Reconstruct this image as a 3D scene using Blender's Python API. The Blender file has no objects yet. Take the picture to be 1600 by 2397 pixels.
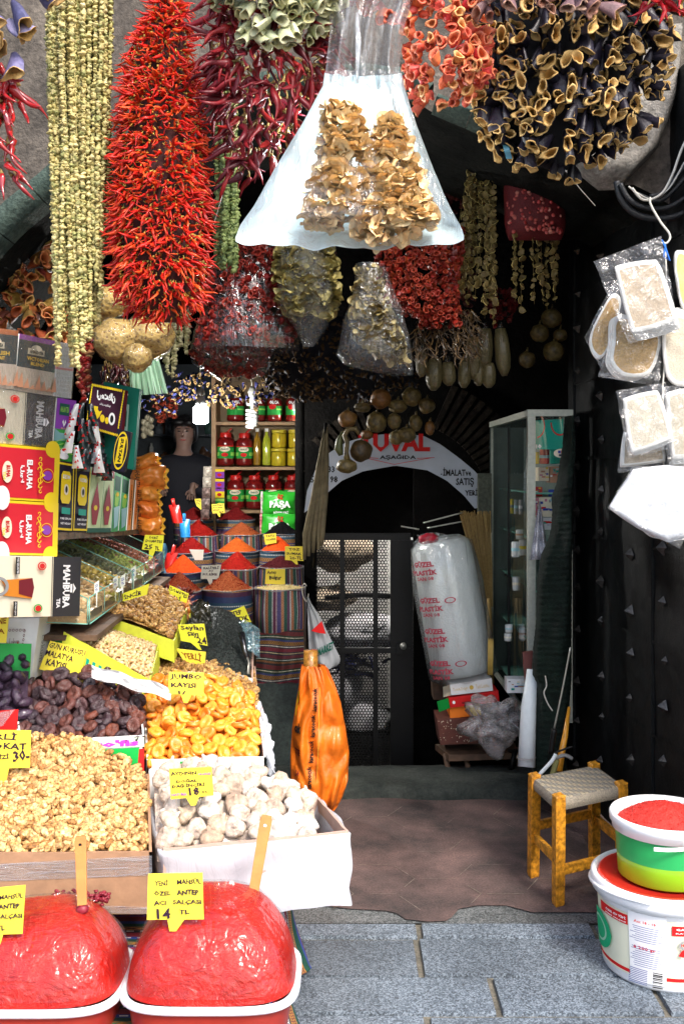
import bpy, math, random
import numpy as np
from mathutils import Vector, Matrix, Euler, noise as mnoise
R = math.radians
rnd = random.Random(7)
SC = bpy.context.scene
COL = SC.collection

# ------------------------------------------------------------------ camera, sky, sun, exposure
EYE = 1.55            # eye height over the street
FPX, CX, CY = 2330.0, 800.0, 1100.0
cd = bpy.data.cameras.new('camera'); cam = bpy.data.objects.new('camera', cd); COL.objects.link(cam)
cam.location = (0, 0, EYE); cam.rotation_euler = (R(90), 0, 0)
cd.sensor_fit = 'VERTICAL'; cd.sensor_height = 36; cd.lens = FPX / 2397 * 36
cd.shift_y = -(1198.5 - CY) / 2397; cd.clip_start = .05; cd.clip_end = 400
SC.camera = cam
W = bpy.data.worlds.new('World'); SC.world = W; W.use_nodes = True
wn = W.node_tree; bg = wn.nodes['Background']; sky = wn.nodes.new('ShaderNodeTexSky')
sky.sky_type = 'NISHITA'; sky.sun_disc = False; sky.sun_elevation = R(48); sky.sun_rotation = R(153)
sky.air_density = 1.0; sky.dust_density = 3.0
wn.links.new(sky.outputs[0], bg.inputs[0]); bg.inputs[1].default_value = .15
sl = bpy.data.lights.new('sun', 'SUN'); so = bpy.data.objects.new('sun', sl); COL.objects.link(so)
sl.energy = 1.6; sl.angle = R(14); sl.color = (1, .95, .88)
so.rotation_euler = (R(43), 0, R(27))      # from high behind the photographer
SC.view_settings.view_transform = 'Standard'; SC.view_settings.look = 'None'
SC.view_settings.exposure = 1.48; SC.view_settings.gamma = 1
SC.cycles.max_bounces = 7; SC.cycles.transparent_max_bounces = 14; SC.cycles.diffuse_bounces = 3
SC.cycles.glossy_bounces = 3; SC.cycles.transmission_bounces = 4
SC.cycles.use_denoising = True; SC.cycles.sample_clamp_indirect = 4
SC.cycles.caustics_reflective = False; SC.cycles.caustics_refractive = False

def P(px, py, Y):
    return Vector(((px - CX) * Y / FPX, Y, EYE - (py - CY) * Y / FPX))
def PX(px, Y): return (px - CX) * Y / FPX
def PZ(py, Y): return EYE - (py - CY) * Y / FPX

# ------------------------------------------------------------------ materials
MATS = {}
def ramp(nt, stops, interp='LINEAR'):
    n = nt.nodes.new('ShaderNodeValToRGB'); n.color_ramp.interpolation = interp
    e = n.color_ramp.elements
    while len(e) < len(stops): e.new(.5)
    for i, (p, c) in enumerate(stops):
        e[i].position = p
        e[i].color = (c[0], c[1], c[2], 1) if not isinstance(c, (int, float)) else (c, c, c, 1)
    return n
def math_n(nt, op, a, b=None, c=None):
    n = nt.nodes.new('ShaderNodeMath'); n.operation = op
    for i, v in enumerate((a, b, c)):
        if v is None: continue
        if isinstance(v, (int, float)): n.inputs[i].default_value = v
        else: nt.links.new(v, n.inputs[i])
    return n.outputs[0]
def mixc(nt, fac, a, b, mode='MIX'):
    n = nt.nodes.new('ShaderNodeMix'); n.data_type = 'RGBA'; n.blend_type = mode
    for k, v in ((0, fac), (6, a), (7, b)):
        if isinstance(v, (int, float)): n.inputs[k].default_value = v
        elif isinstance(v, tuple): n.inputs[k].default_value = (v[0], v[1], v[2], 1)
        else: nt.links.new(v, n.inputs[k])
    return n.outputs[2]
def noise_n(nt, scale, detail=3, rough=.55, coord=None, dist=0):
    n = nt.nodes.new('ShaderNodeTexNoise'); n.inputs['Scale'].default_value = scale
    n.inputs['Detail'].default_value = detail; n.inputs['Roughness'].default_value = rough
    n.inputs['Distortion'].default_value = dist
    if coord is None:
        coord = nt.nodes.new('ShaderNodeTexCoord').outputs['Object']
    nt.links.new(coord, n.inputs['Vector']); return n.outputs[0]
def base(name):
    m = bpy.data.materials.new(name); m.use_nodes = True
    return m, m.node_tree, m.node_tree.nodes['Principled BSDF']
def bump_n(nt, b, h, strength, dist=.01):
    n = nt.nodes.new('ShaderNodeBump'); n.inputs['Strength'].default_value = strength
    n.inputs['Distance'].default_value = dist
    nt.links.new(h, n.inputs['Height']); nt.links.new(n.outputs[0], b.inputs['Normal'])
def mat(name, cols, rough=.6, var=.25, scale=40, bump=0, bscale=90, metal=0, spec=.5, coat=0, sss=0, trans=0):
    """cols: one colour, or a list that is picked from at random for each loose piece"""
    if name in MATS: return MATS[name]
    m, nt, b = base(name)
    if isinstance(cols, tuple): cols = [cols]
    if len(cols) > 1:
        g = nt.nodes.new('ShaderNodeNewGeometry'); oi = nt.nodes.new('ShaderNodeObjectInfo')
        t = math_n(nt, 'FRACT', math_n(nt, 'ADD', g.outputs['Random Per Island'], oi.outputs['Random']))
        r = ramp(nt, [(i / (len(cols) - 1), c) for i, c in enumerate(cols)]); nt.links.new(t, r.inputs[0])
        col = r.outputs[0]
    else:
        col = cols[0]
    if var:
        nz = noise_n(nt, scale, 4)
        rr = ramp(nt, [(.3, 1 - var), (.7, 1 + var * .6)]); nt.links.new(nz, rr.inputs[0])
        col = mixc(nt, 1.0, col, rr.outputs[0], 'MULTIPLY')
        nt.links.new(col, b.inputs['Base Color'])
    elif isinstance(col, tuple): b.inputs['Base Color'].default_value = (*col, 1)
    else: nt.links.new(col, b.inputs['Base Color'])
    b.inputs['Roughness'].default_value = rough; b.inputs['Metallic'].default_value = metal
    b.inputs['Specular IOR Level'].default_value = spec; b.inputs['Coat Weight'].default_value = coat
    if sss:
        b.inputs['Subsurface Weight'].default_value = sss; b.inputs['Subsurface Radius'].default_value = (.02, .01, .005)
        b.inputs['Subsurface Scale'].default_value = .5
    if bump: bump_n(nt, b, noise_n(nt, bscale, 5), bump)
    if trans:
        tr = nt.nodes.new('ShaderNodeBsdfTranslucent'); tr.inputs[0].default_value = (*cols[0], 1)
        mx = nt.nodes.new('ShaderNodeMixShader'); mx.inputs[0].default_value = trans
        nt.links.new(b.outputs[0], mx.inputs[1]); nt.links.new(tr.outputs[0], mx.inputs[2])
        nt.links.new(mx.outputs[0], nt.nodes['Material Output'].inputs[0])
    MATS[name] = m; return m
def plastic(name, tint=(.9, .95, 1), haze=.05, gloss=.2, wr=60, rough=.12, stretch=(1, 1, .25)):
    """thin clear film: see-through, with creased glossy highlights and a little haze"""
    if name in MATS: return MATS[name]
    m = bpy.data.materials.new(name); m.use_nodes = True; nt = m.node_tree; nt.nodes.clear()
    out = nt.nodes.new('ShaderNodeOutputMaterial')
    tr = nt.nodes.new('ShaderNodeBsdfTransparent'); tr.inputs[0].default_value = (.97, .98, .98, 1)
    gl = nt.nodes.new('ShaderNodeBsdfGlossy'); gl.inputs['Roughness'].default_value = rough
    df = nt.nodes.new('ShaderNodeBsdfDiffuse'); df.inputs[0].default_value = (*tint, 1)
    mp = nt.nodes.new('ShaderNodeMapping'); mp.inputs['Scale'].default_value = stretch
    tc = nt.nodes.new('ShaderNodeTexCoord'); nt.links.new(tc.outputs['Object'], mp.inputs[0])
    h = noise_n(nt, wr, 3, .6, mp.outputs[0], .8)
    bp = nt.nodes.new('ShaderNodeBump'); bp.inputs['Strength'].default_value = .9; bp.inputs['Distance'].default_value = .02
    nt.links.new(h, bp.inputs['Height']); nt.links.new(bp.outputs[0], gl.inputs['Normal'])
    fr = nt.nodes.new('ShaderNodeLayerWeight'); fr.inputs[0].default_value = .35; nt.links.new(bp.outputs[0], fr.inputs['Normal'])
    a = math_n(nt, 'MULTIPLY_ADD', fr.outputs['Facing'], gloss * 1.6, gloss * .15)
    m1 = nt.nodes.new('ShaderNodeMixShader'); m1.inputs[0].default_value = haze
    nt.links.new(tr.outputs[0], m1.inputs[1]); nt.links.new(df.outputs[0], m1.inputs[2])
    m2 = nt.nodes.new('ShaderNodeMixShader'); nt.links.new(a, m2.inputs[0])
    nt.links.new(m1.outputs[0], m2.inputs[1]); nt.links.new(gl.outputs[0], m2.inputs[2])
    nt.links.new(m2.outputs[0], out.inputs[0]); MATS[name] = m; return m
def emis(name, col, s):
    m, nt, b = base(name); b.inputs['Base Color'].default_value = (*col, 1)
    b.inputs['Emission Color'].default_value = (*col, 1); b.inputs['Emission Strength'].default_value = s
    return m
def stripes(name, stops, n, dots=(), rough=.75, axis=1, dotfreq=60, zig=()):
    """woven cloth: bands across UV axis; dots: (pos, width, colour) rows of light stitches; zig: rows of diamonds"""
    m, nt, b = base(name)
    uv = nt.nodes.new('ShaderNodeTexCoord').outputs['UV']
    s = nt.nodes.new('ShaderNodeSeparateXYZ'); nt.links.new(uv, s.inputs[0])
    v, u = (s.outputs[1], s.outputs[0]) if axis == 1 else (s.outputs[0], s.outputs[1])
    t = math_n(nt, 'FRACT', math_n(nt, 'MULTIPLY', v, n))
    r = ramp(nt, stops, 'CONSTANT'); nt.links.new(t, r.inputs[0]); col = r.outputs[0]
    for p, w, c in dots:
        band = math_n(nt, 'LESS_THAN', math_n(nt, 'ABSOLUTE', math_n(nt, 'SUBTRACT', t, p)), w)
        d = math_n(nt, 'GREATER_THAN', math_n(nt, 'FRACT', math_n(nt, 'MULTIPLY', u, dotfreq)), .45)
        col = mixc(nt, math_n(nt, 'MULTIPLY', band, d), col, c)
    for p, w, c in zig:
        ph = math_n(nt, 'PINGPONG', math_n(nt, 'MULTIPLY', u, dotfreq * .7), .5)
        dv = math_n(nt, 'DIVIDE', math_n(nt, 'ABSOLUTE', math_n(nt, 'SUBTRACT', t, p)), w * 2)
        k = math_n(nt, 'ABSOLUTE', math_n(nt, 'SUBTRACT', ph, dv))
        band = math_n(nt, 'LESS_THAN', dv, .5)
        col = mixc(nt, math_n(nt, 'MULTIPLY', band, math_n(nt, 'LESS_THAN', k, .14)), col, c)
    nz = noise_n(nt, 160, 2); rr = ramp(nt, [(.3, .65), (.7, 1.1)]); nt.links.new(nz, rr.inputs[0])
    col = mixc(nt, 1.0, col, rr.outputs[0], 'MULTIPLY')
    nt.links.new(col, b.inputs['Base Color']); b.inputs['Roughness'].default_value = rough
    b.inputs['Coat Weight'].default_value = .25; b.inputs['Coat Roughness'].default_value = .2
    MATS[name] = m; return m

# ------------------------------------------------------------------ mesh building
class MB:
    def __init__(s): s.v = []; s.f = []; s.m = []; s.uv = []; s.n = 0
    def add(s, v, f, mi=0, M=None, uv=None):
        v = np.asarray(v, dtype=float).reshape(-1, 3)
        if M is not None:
            A = np.array(M); v = v @ A[:3, :3].T + A[:3, 3]
        s.v.append(v); n = s.n
        s.f += [tuple(i + n for i in q) for q in f]
        s.m += list(mi) if isinstance(mi, (list, tuple)) else [mi] * len(f)
        s.uv.append(np.zeros((len(v), 2)) if uv is None else np.asarray(uv, dtype=float).reshape(-1, 2))
        s.n += len(v); return s
    def box(s, c, d, rot=None, mi=0):
        x, y, z = d[0] / 2, d[1] / 2, d[2] / 2
        v = [(-x, -y, -z), (x, -y, -z), (x, y, -z), (-x, y, -z), (-x, -y, z), (x, -y, z), (x, y, z), (-x, y, z)]
        M = Matrix.Translation(c) @ (rot.to_matrix().to_4x4() if rot is not None else Matrix())
        return s.add(v, BOXF, mi, M)
    def hexa(s, front, back, mi=0):
        """front, back: TL, TR, BR, BL"""
        v = [tuple(p) for p in front] + [tuple(p) for p in back]
        return s.add(v, [(3, 2, 1, 0), (4, 5, 6, 7), (0, 1, 5, 4), (1, 2, 6, 5), (2, 3, 7, 6), (3, 0, 4, 7)], mi)
    def tube(s, pts, rad, n=8, mi=0, cap=True, sq=1.0):
        pts = [Vector(p) for p in pts]; k = len(pts)
        if isinstance(rad, (int, float)): rad = [rad] * k
        v = []; uv = []; up = None
        for i, p in enumerate(pts):
            t = (pts[min(i + 1, k - 1)] - pts[max(i - 1, 0)])
            t = t.normalized() if t.length > 1e-9 else Vector((0, 0, 1))
            if up is None: up = t.orthogonal().normalized()
            up = (up - t * up.dot(t)); up = up.normalized() if up.length > 1e-6 else t.orthogonal().normalized()
            w = t.cross(up)
            for j in range(n):
                a = 2 * math.pi * j / n
                v.append(p + (up * math.cos(a) + w * math.sin(a) * sq) * rad[i]); uv.append((j / n, i / max(1, k - 1)))
        f = [(i * n + j, i * n + (j + 1) % n, (i + 1) * n + (j + 1) % n, (i + 1) * n + j) for i in range(k - 1) for j in range(n)]
        if cap: f += [tuple(range(n))[::-1], tuple((k - 1) * n + j for j in range(n))]
        return s.add([tuple(q) for q in v], f, mi, None, uv)
    def lathe(s, prof, c=(0, 0, 0), n=32, mi=0, M=None, sx=1, sy=1, fn=None, cap=False):
        k = len(prof); v = []; uv = []
        L = [0]
        for i in range(1, k): L.append(L[-1] + math.dist(prof[i], prof[i - 1]))
        for i, (r, z) in enumerate(prof):
            for j in range(n + 1):
                a = 2 * math.pi * j / n; rr = r * (fn(a, z, r) if fn else 1)
                v.append((c[0] + rr * math.cos(a) * sx, c[1] + rr * math.sin(a) * sy, c[2] + z)); uv.append((j / n, L[i]))
        f = [(i * (n + 1) + j, i * (n + 1) + j + 1, (i + 1) * (n + 1) + j + 1, (i + 1) * (n + 1) + j) for i in range(k - 1) for j in range(n)]
        if isinstance(mi, (list, tuple)): mi = [mi[i] for i in range(k - 1) for j in range(n)]
        return s.add(v, f, mi, M, uv)
    def grid(s, fn, nu, nv, mi=0, flip=False):
        v = []; uv = []
        for i in range(nv + 1):
            for j in range(nu + 1):
                v.append(tuple(fn(j / nu, i / nv))); uv.append((j / nu, i / nv))
        f = []
        for i in range(nv):
            for j in range(nu):
                a = i * (nu + 1) + j; q = (a, a + 1, a + nu + 2, a + nu + 1); f.append(q[::-1] if flip else q)
        return s.add(v, f, mi, None, uv)
    def ell(s, c, r, n=12, k=8, mi=0, amp=0, fq=20, M=None, seed=0):
        v = [(0, 0, -1)]
        for i in range(1, k):
            t = math.pi * i / k
            for j in range(n):
                a = 2 * math.pi * j / n; v.append((math.sin(t) * math.cos(a), math.sin(t) * math.sin(a), -math.cos(t)))
        v.append((0, 0, 1)); o = []
        for p in v:
            q = 1.0
            if amp: q += amp * mnoise.noise(Vector(p) * fq * .1 + Vector((seed * 3.7, seed, 0)))
            o.append((c[0] + p[0] * r[0] * q, c[1] + p[1] * r[1] * q, c[2] + p[2] * r[2] * q))
        f = [(0, 1 + (j + 1) % n, 1 + j) for j in range(n)]
        for i in range(k - 2):
            a = 1 + i * n
            f += [(a + j, a + (j + 1) % n, a + n + (j + 1) % n, a + n + j) for j in range(n)]
        a = 1 + (k - 2) * n; f += [(a + j, a + (j + 1) % n, a + n) for j in range(n)]
        return s.add(o, f, mi, M)
    def merge(s, other, M=None):
        v, f, m, uv = other.arr(); return s.add(v, f, list(m), M, uv)
    def arr(s): return np.concatenate(s.v), s.f, s.m, np.concatenate(s.uv)
    def mesh(s, name, mats, smooth=True, center=None):
        v, f, m, uv = s.arr()
        if center is not None: v = v - np.array(center)
        me = bpy.data.meshes.new(name); me.from_pydata(v.tolist(), [], f)
        for x in mats: me.materials.append(x)
        me.polygons.foreach_set('material_index', m)
        if smooth: me.polygons.foreach_set('use_smooth', [True] * len(f))
        if np.any(uv):
            l = me.uv_layers.new(name='UVMap'); idx = np.empty(len(me.loops), dtype=int)
            me.loops.foreach_get('vertex_index', idx); l.data.foreach_set('uv', uv[idx].ravel())
        me.update(); return me
    def build(s, name, mats, parent=None, smooth=True, bevel=0):
        if not isinstance(mats, (list, tuple)): mats = [mats]
        v = np.concatenate(s.v); c = (v.min(0) + v.max(0)) / 2
        if parent is None: c[2] = v[:, 2].min()
        me = s.mesh(name, mats, smooth, c)
        o = bpy.data.objects.new(name, me); COL.objects.link(o); o.location = c
        if parent is not None: adopt(o, parent)
        if bevel:
            b = o.modifiers.new('bevel', 'BEVEL'); b.width = bevel; b.segments = 2; b.limit_method = 'ANGLE'
        return o
BOXF = [(0, 3, 2, 1), (4, 5, 6, 7), (0, 1, 5, 4), (1, 2, 6, 5), (2, 3, 7, 6), (3, 0, 4, 7)]
ORIG = {}
def adopt(o, parent):
    """o was placed in world space; all parents are only translated"""
    pw = ORIG.get(parent.name, Vector(parent.location))
    ORIG[o.name] = Vector(o.location)
    o.location = Vector(o.location) - pw
    o.parent = parent
def tag(o, label=None, cat=None, group=None, kind=None):
    if label: o['label'] = label
    if cat: o['category'] = cat
    if group: o['group'] = group
    if kind: o['kind'] = kind
    return o
def thing(name, loc, label, cat, group=None):
    o = bpy.data.objects.new(name, None); COL.objects.link(o); o.location = loc; o.empty_display_size = .05
    return tag(o, label, cat, group)

# ------------------------------------------------------------------ writing
TCACHE = {}
FONTS = {}
def glyphs(body, bold=0, wob=0):
    k = (body, bold, wob)
    if k not in TCACHE:
        c = bpy.data.curves.new('writing', 'FONT'); c.body = body; c.resolution_u = 1; c.offset = bold
        o = bpy.data.objects.new('writing', c); m = bpy.data.meshes.new_from_object(o)
        v = np.empty(len(m.vertices) * 3); m.vertices.foreach_get('co', v); v = v.reshape(-1, 3)[:, :2]
        f = [tuple(p.vertices) for p in m.polygons]
        if wob and len(v):
            ph = (len(body) * 1.7) % 6
            v = v.copy(); v[:, 1] += wob * np.sin(v[:, 0] * 3.1 + ph) + wob * .6 * np.sin(v[:, 0] * 7.3 + ph * 2)
            v[:, 0] += wob * .8 * np.sin(v[:, 1] * 6 + v[:, 0] * 2)
        if len(v):
            lo, hi = v.min(0), v.max(0); v = (v - lo) / np.maximum(hi - lo, 1e-6)
        bpy.data.objects.remove(o); bpy.data.curves.remove(c); bpy.data.meshes.remove(m)
        TCACHE[k] = (v, f)
    return TCACHE[k]
class Face:
    """a printed face: corners TL, TR, BR, BL in world space; art gathers in one mesh, u right, v down"""
    def __init__(s, tl, tr, br, bl, step=.0007):
        s.c = [np.array(x) for x in (tl, tr, br, bl)]; s.mb = MB(); s.mats = []; s.k = 0; s.step = step
        n = np.cross(s.c[1] - s.c[0], s.c[3] - s.c[0]); s.nrm = -n / np.linalg.norm(n)
        if np.dot(s.nrm, (s.c[0] + s.c[2]) / 2 - np.array([0, 0, EYE])) > 0: s.nrm = -s.nrm
    def pts(s, uv, off):
        uv = np.asarray(uv, dtype=float); u = uv[:, :1]; v = uv[:, 1:2]
        p = s.c[0] * (1 - u) * (1 - v) + s.c[1] * u * (1 - v) + s.c[2] * u * v + s.c[3] * (1 - u) * v
        return p + s.nrm * off
    def mi(s, m):
        if m not in s.mats: s.mats.append(m)
        return s.mats.index(m)
    def poly(s, uv, m, lvl=None):
        if lvl is None: s.k += 1; lvl = s.k
        s.mb.add(s.pts(uv, s.step * lvl), [tuple(range(len(uv)))], s.mi(m)); return s
    def rect(s, u0, v0, u1, v1, m): return s.poly([(u0, v0), (u1, v0), (u1, v1), (u0, v1)], m)
    def disc(s, u, v, ru, rv, m, n=20, a0=0):
        return s.poly([(u + ru * math.cos(a0 + 6.2832 * i / n), v + rv * math.sin(a0 + 6.2832 * i / n)) for i in range(n)], m)
    def ring(s, u, v, ru, rv, w, m, n=28, a0=0, a1=6.2832):
        s.k += 1; q = []
        for i in range(n + 1):
            a = a0 + (a1 - a0) * i / n
            q += [(u + ru * math.cos(a), v + rv * math.sin(a)), (u + (ru - w) * math.cos(a), v + (rv - w * rv / ru) * math.sin(a))]
        s.mb.add(s.pts(q, s.step * s.k), [(2 * i, 2 * i + 1, 2 * i + 3, 2 * i + 2) for i in range(n)], s.mi(m)); return s
    def line(s, pts, w, m, lvl=None):
        if lvl is None: s.k += 1; lvl = s.k
        q = []
        for i, p in enumerate(pts):
            a = pts[max(0, i - 1)]; b = pts[min(len(pts) - 1, i + 1)]
            d = np.array([b[0] - a[0], b[1] - a[1]]); d = d / (np.linalg.norm(d) + 1e-9)
            q += [(p[0] - d[1] * w / 2, p[1] + d[0] * w / 2), (p[0] + d[1] * w / 2, p[1] - d[0] * w / 2)]
        s.mb.add(s.pts(q, s.step * lvl), [(2 * i, 2 * i + 1, 2 * i + 3, 2 * i + 2) for i in range(len(pts) - 1)], s.mi(m)); return s
    def text(s, body, u0, v0, u1, v1, m, bold=0, wob=0, turn=0, slope=0):
        """fills the box; turn=1: reads downward (rotated clockwise)"""
        v, f = glyphs(body, bold, wob)
        if not len(v): return s
        a, b = v[:, 0], 1 - v[:, 1]
        if turn: a, b = 1 - b, a
        uv = np.stack([u0 + (u1 - u0) * a, v0 + (v1 - v0) * b + slope * a], 1)
        s.k += 1; s.mb.add(s.pts(uv, s.step * s.k), f, s.mi(m)); return s
    def build(s, name, parent):
        if s.mb.n: return s.mb.build(name, s.mats, parent, smooth=False)
class CFace(Face):
    """art wrapped on an upright cylinder or cone: u runs over the angles a0..a1, v down from z1 to z0"""
    def __init__(s, c, r1, r0, z1, z0, a0, a1, step=.0006):
        s.g = (c, r1, r0, z1, z0, a0, a1); s.mb = MB(); s.mats = []; s.k = 0; s.step = step
    def pts(s, uv, off):
        c, r1, r0, z1, z0, a0, a1 = s.g; uv = np.asarray(uv, dtype=float)
        a = a0 + (a1 - a0) * uv[:, 0]; rr = r1 + (r0 - r1) * uv[:, 1] + off
        return np.stack([c[0] + rr * np.cos(a), c[1] + rr * np.sin(a), z1 + (z0 - z1) * uv[:, 1]], 1)
    def poly(s, uv, m, lvl=None):
        s.k += 1; us = [p[0] for p in uv]; lo, hi = min(us), max(us); n = 2 + int(60 * (hi - lo)); q = []
        for i in range(n + 1):
            x = lo + (hi - lo) * (.001 + .998 * i / n); vs = []
            for a, b in zip(uv, uv[1:] + uv[:1]):
                if (a[0] - x) * (b[0] - x) <= 0 and abs(a[0] - b[0]) > 1e-9: vs.append(a[1] + (b[1] - a[1]) * (x - a[0]) / (b[0] - a[0]))
            q += [(x, min(vs)), (x, max(vs))]
        s.mb.add(s.pts(q, s.step * s.k), [(2 * i, 2 * i + 1, 2 * i + 3, 2 * i + 2) for i in range(n)], s.mi(m)); return s
    def rect(s, u0, v0, u1, v1, m, n=14):
        n = 3 + int(60 * (u1 - u0)); s.k += 1; q = []
        for i in range(n + 1):
            u = u0 + (u1 - u0) * i / n; q += [(u, v0), (u, v1)]
        s.mb.add(s.pts(q, s.step * s.k), [(2 * i, 2 * i + 1, 2 * i + 3, 2 * i + 2) for i in range(n)], s.mi(m)); return s
def ink(name, c, rough=.5): return mat('ink_' + name, c, .7, 0, spec=.2)
BLACK = ink('black', (.012, .012, .012)); WHITE = ink('white', (.85, .85, .85)); REDI = ink('red', (.6, .015, .015))
YEL = ink('yellow', (.85, .62, .02)); GRN = ink('green', (.01, .38, .06)); BLU = ink('blue', (.02, .05, .35))
DKG = ink('dark_green', (.005, .09, .06)); CREAM = ink('cream', (.82, .74, .56)); ORG = ink('orange', (.8, .2, .02))
PURP = ink('purple', (.25, .05, .4)); MAROON = ink('maroon', (.16, .01, .02)); GREY = ink('grey', (.3, .3, .3)); GOLD = ink('gold', (.6, .4, .08))
LGRN = ink('light_green', (.3, .6, .1)); TEAL = ink('teal', (.0, .33, .24)); NAVY = ink('navy', (.02, .02, .06))
MRK = ink('marker', (.03, .012, .03))
def box_from(name, parent, tl, tr, br, bl, depth, m, bevel=0, side=None):
    """a box whose front face has the given corners; returns its Face"""
    c = [Vector(x) for x in (tl, tr, br, bl)]
    n = (c[1] - c[0]).cross(c[3] - c[0]).normalized()
    if n.dot((c[0] + c[2]) / 2 - Vector((0, 0, EYE))) < 0: n = -n
    b = MB(); b.hexa(c, [x + n * depth for x in c], [0, 0, 0, 1 if side else 0, 0, 1 if side else 0] if side else 0)
    o = b.build(name, [m, side] if side else m, parent, smooth=False, bevel=bevel)
    return o, Face(*c)

def interp(tab, x):
    """tab: rows (x, a, b...) sorted by x"""
    if x <= tab[0][0]: return tab[0][1:]
    for p, q in zip(tab, tab[1:]):
        if x <= q[0]:
            t = (x - p[0]) / (q[0] - p[0] + 1e-9); return [a + (b - a) * t for a, b in zip(p[1:], q[1:])]
    return tab[-1][1:]
def aim(loc, d, roll=0, s=1.0):
    """matrix that sends local +Z to d"""
    q = Vector(d).normalized().to_track_quat('Z', 'Y')
    sc = (s, s, s) if isinstance(s, (int, float)) else s
    return Matrix.Translation(loc) @ q.to_matrix().to_4x4() @ Matrix.Rotation(roll, 4, 'Z') @ Matrix.Diagonal((*sc, 1))

def bundle(root, piece, templates, mats, mlist, rest='inner_pieces', keep=100, smooth=True, extra=None):
    """mlist: (template index, matrix); the keep nearest to the eye become parts, the others one mesh of kind stuff"""
    mlist = sorted(mlist, key=lambda t: t[1].translation.y)
    meshes = {}
    arrs = [t.arr() for t in templates]
    for i, M in mlist[:keep]:
        if i not in meshes: meshes[i] = templates[i].mesh(piece, mats, smooth)
        o = bpy.data.objects.new(piece, meshes[i]); COL.objects.link(o)
        pw = Vector(root.location); o.parent = root
        o.matrix_basis = Matrix.Translation(-pw) @ M
    b = MB()
    for i, M in mlist[keep:]:
        v, f, m, uv = arrs[i]; b.add(v, f, m, M, uv)
    if extra: b.merge(extra)
    if b.n:
        o = b.build(rest, mats, root, smooth); o['kind'] = 'stuff'
def hull_points(sil, Y0, D, n, jit=.02, back=False, seed=1):
    """points on the bulging front of a hanging bundle; sil rows: (py, xl, xr)"""
    r = random.Random(seed); out = []
    y0, y1 = sil[0][0], sil[-1][0]
    wmax = max(b - a for _, a, b in sil)
    while len(out) < n:
        py = r.uniform(y0, y1); a, b = interp(sil, py)
        if r.random() > (b - a) / wmax + .05: continue
        t = r.uniform(-1, 1); t = math.sin(t * math.pi / 2) if r.random() < .45 else t
        px = (a + b) / 2 + (b - a) / 2 * t; k = math.sqrt(max(0, 1 - t * t))
        sgn = -1 if (not back or r.random() < .75) else 1
        Y = Y0 + sgn * D * k * (b - a) / wmax + r.uniform(-jit, jit)
        p = P(px, py, Y0); p.y = Y
        nrm = Vector((t, sgn * k * .9, 0)); out.append((p, nrm, t, (py - y0) / (y1 - y0)))
    return out
def hull_mesh(sil, Y0, D, n=20, inset=1.0, amp=0, fq=8, closed=True, squash_top=False):
    b = MB(); w = max(q[2] - q[1] for q in sil); k = len(sil)
    rows = []
    y0, y1 = sil[0][0], sil[-1][0]; kk = max(10, int((y1 - y0) / 22))
    for i in range(kk + 1):
        py = y0 + (y1 - y0) * i / kk; a, c = interp(sil, py); m = (a + c) / 2; h = (c - a) / 2 * inset
        e = min(1, math.sqrt(max(.02, min(i, kk - i) / 2.0)))
        for j in range(n):
            an = 2 * math.pi * j / n
            p = P(m + h * math.cos(an), py, Y0); p.y = Y0 - D * inset * math.sin(an) * (c - a) / w * (e if closed else 1)
            if amp:
                q = mnoise.noise(Vector((p.x * fq, p.y * fq, p.z * fq * .4)))
                p.y += amp * q; p.x += amp * .5 * mnoise.noise(Vector((p.z * fq, p.x * fq, 3)))
            rows.append(tuple(p))
    f = [(i * n + j, (i + 1) * n + j, (i + 1) * n + (j + 1) % n, i * n + (j + 1) % n) for i in range(kk) for j in range(n)]
    if closed: f += [tuple(range(n)), tuple(kk * n + j for j in range(n))[::-1]]
    return b.add(rows, f, 0)

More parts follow.
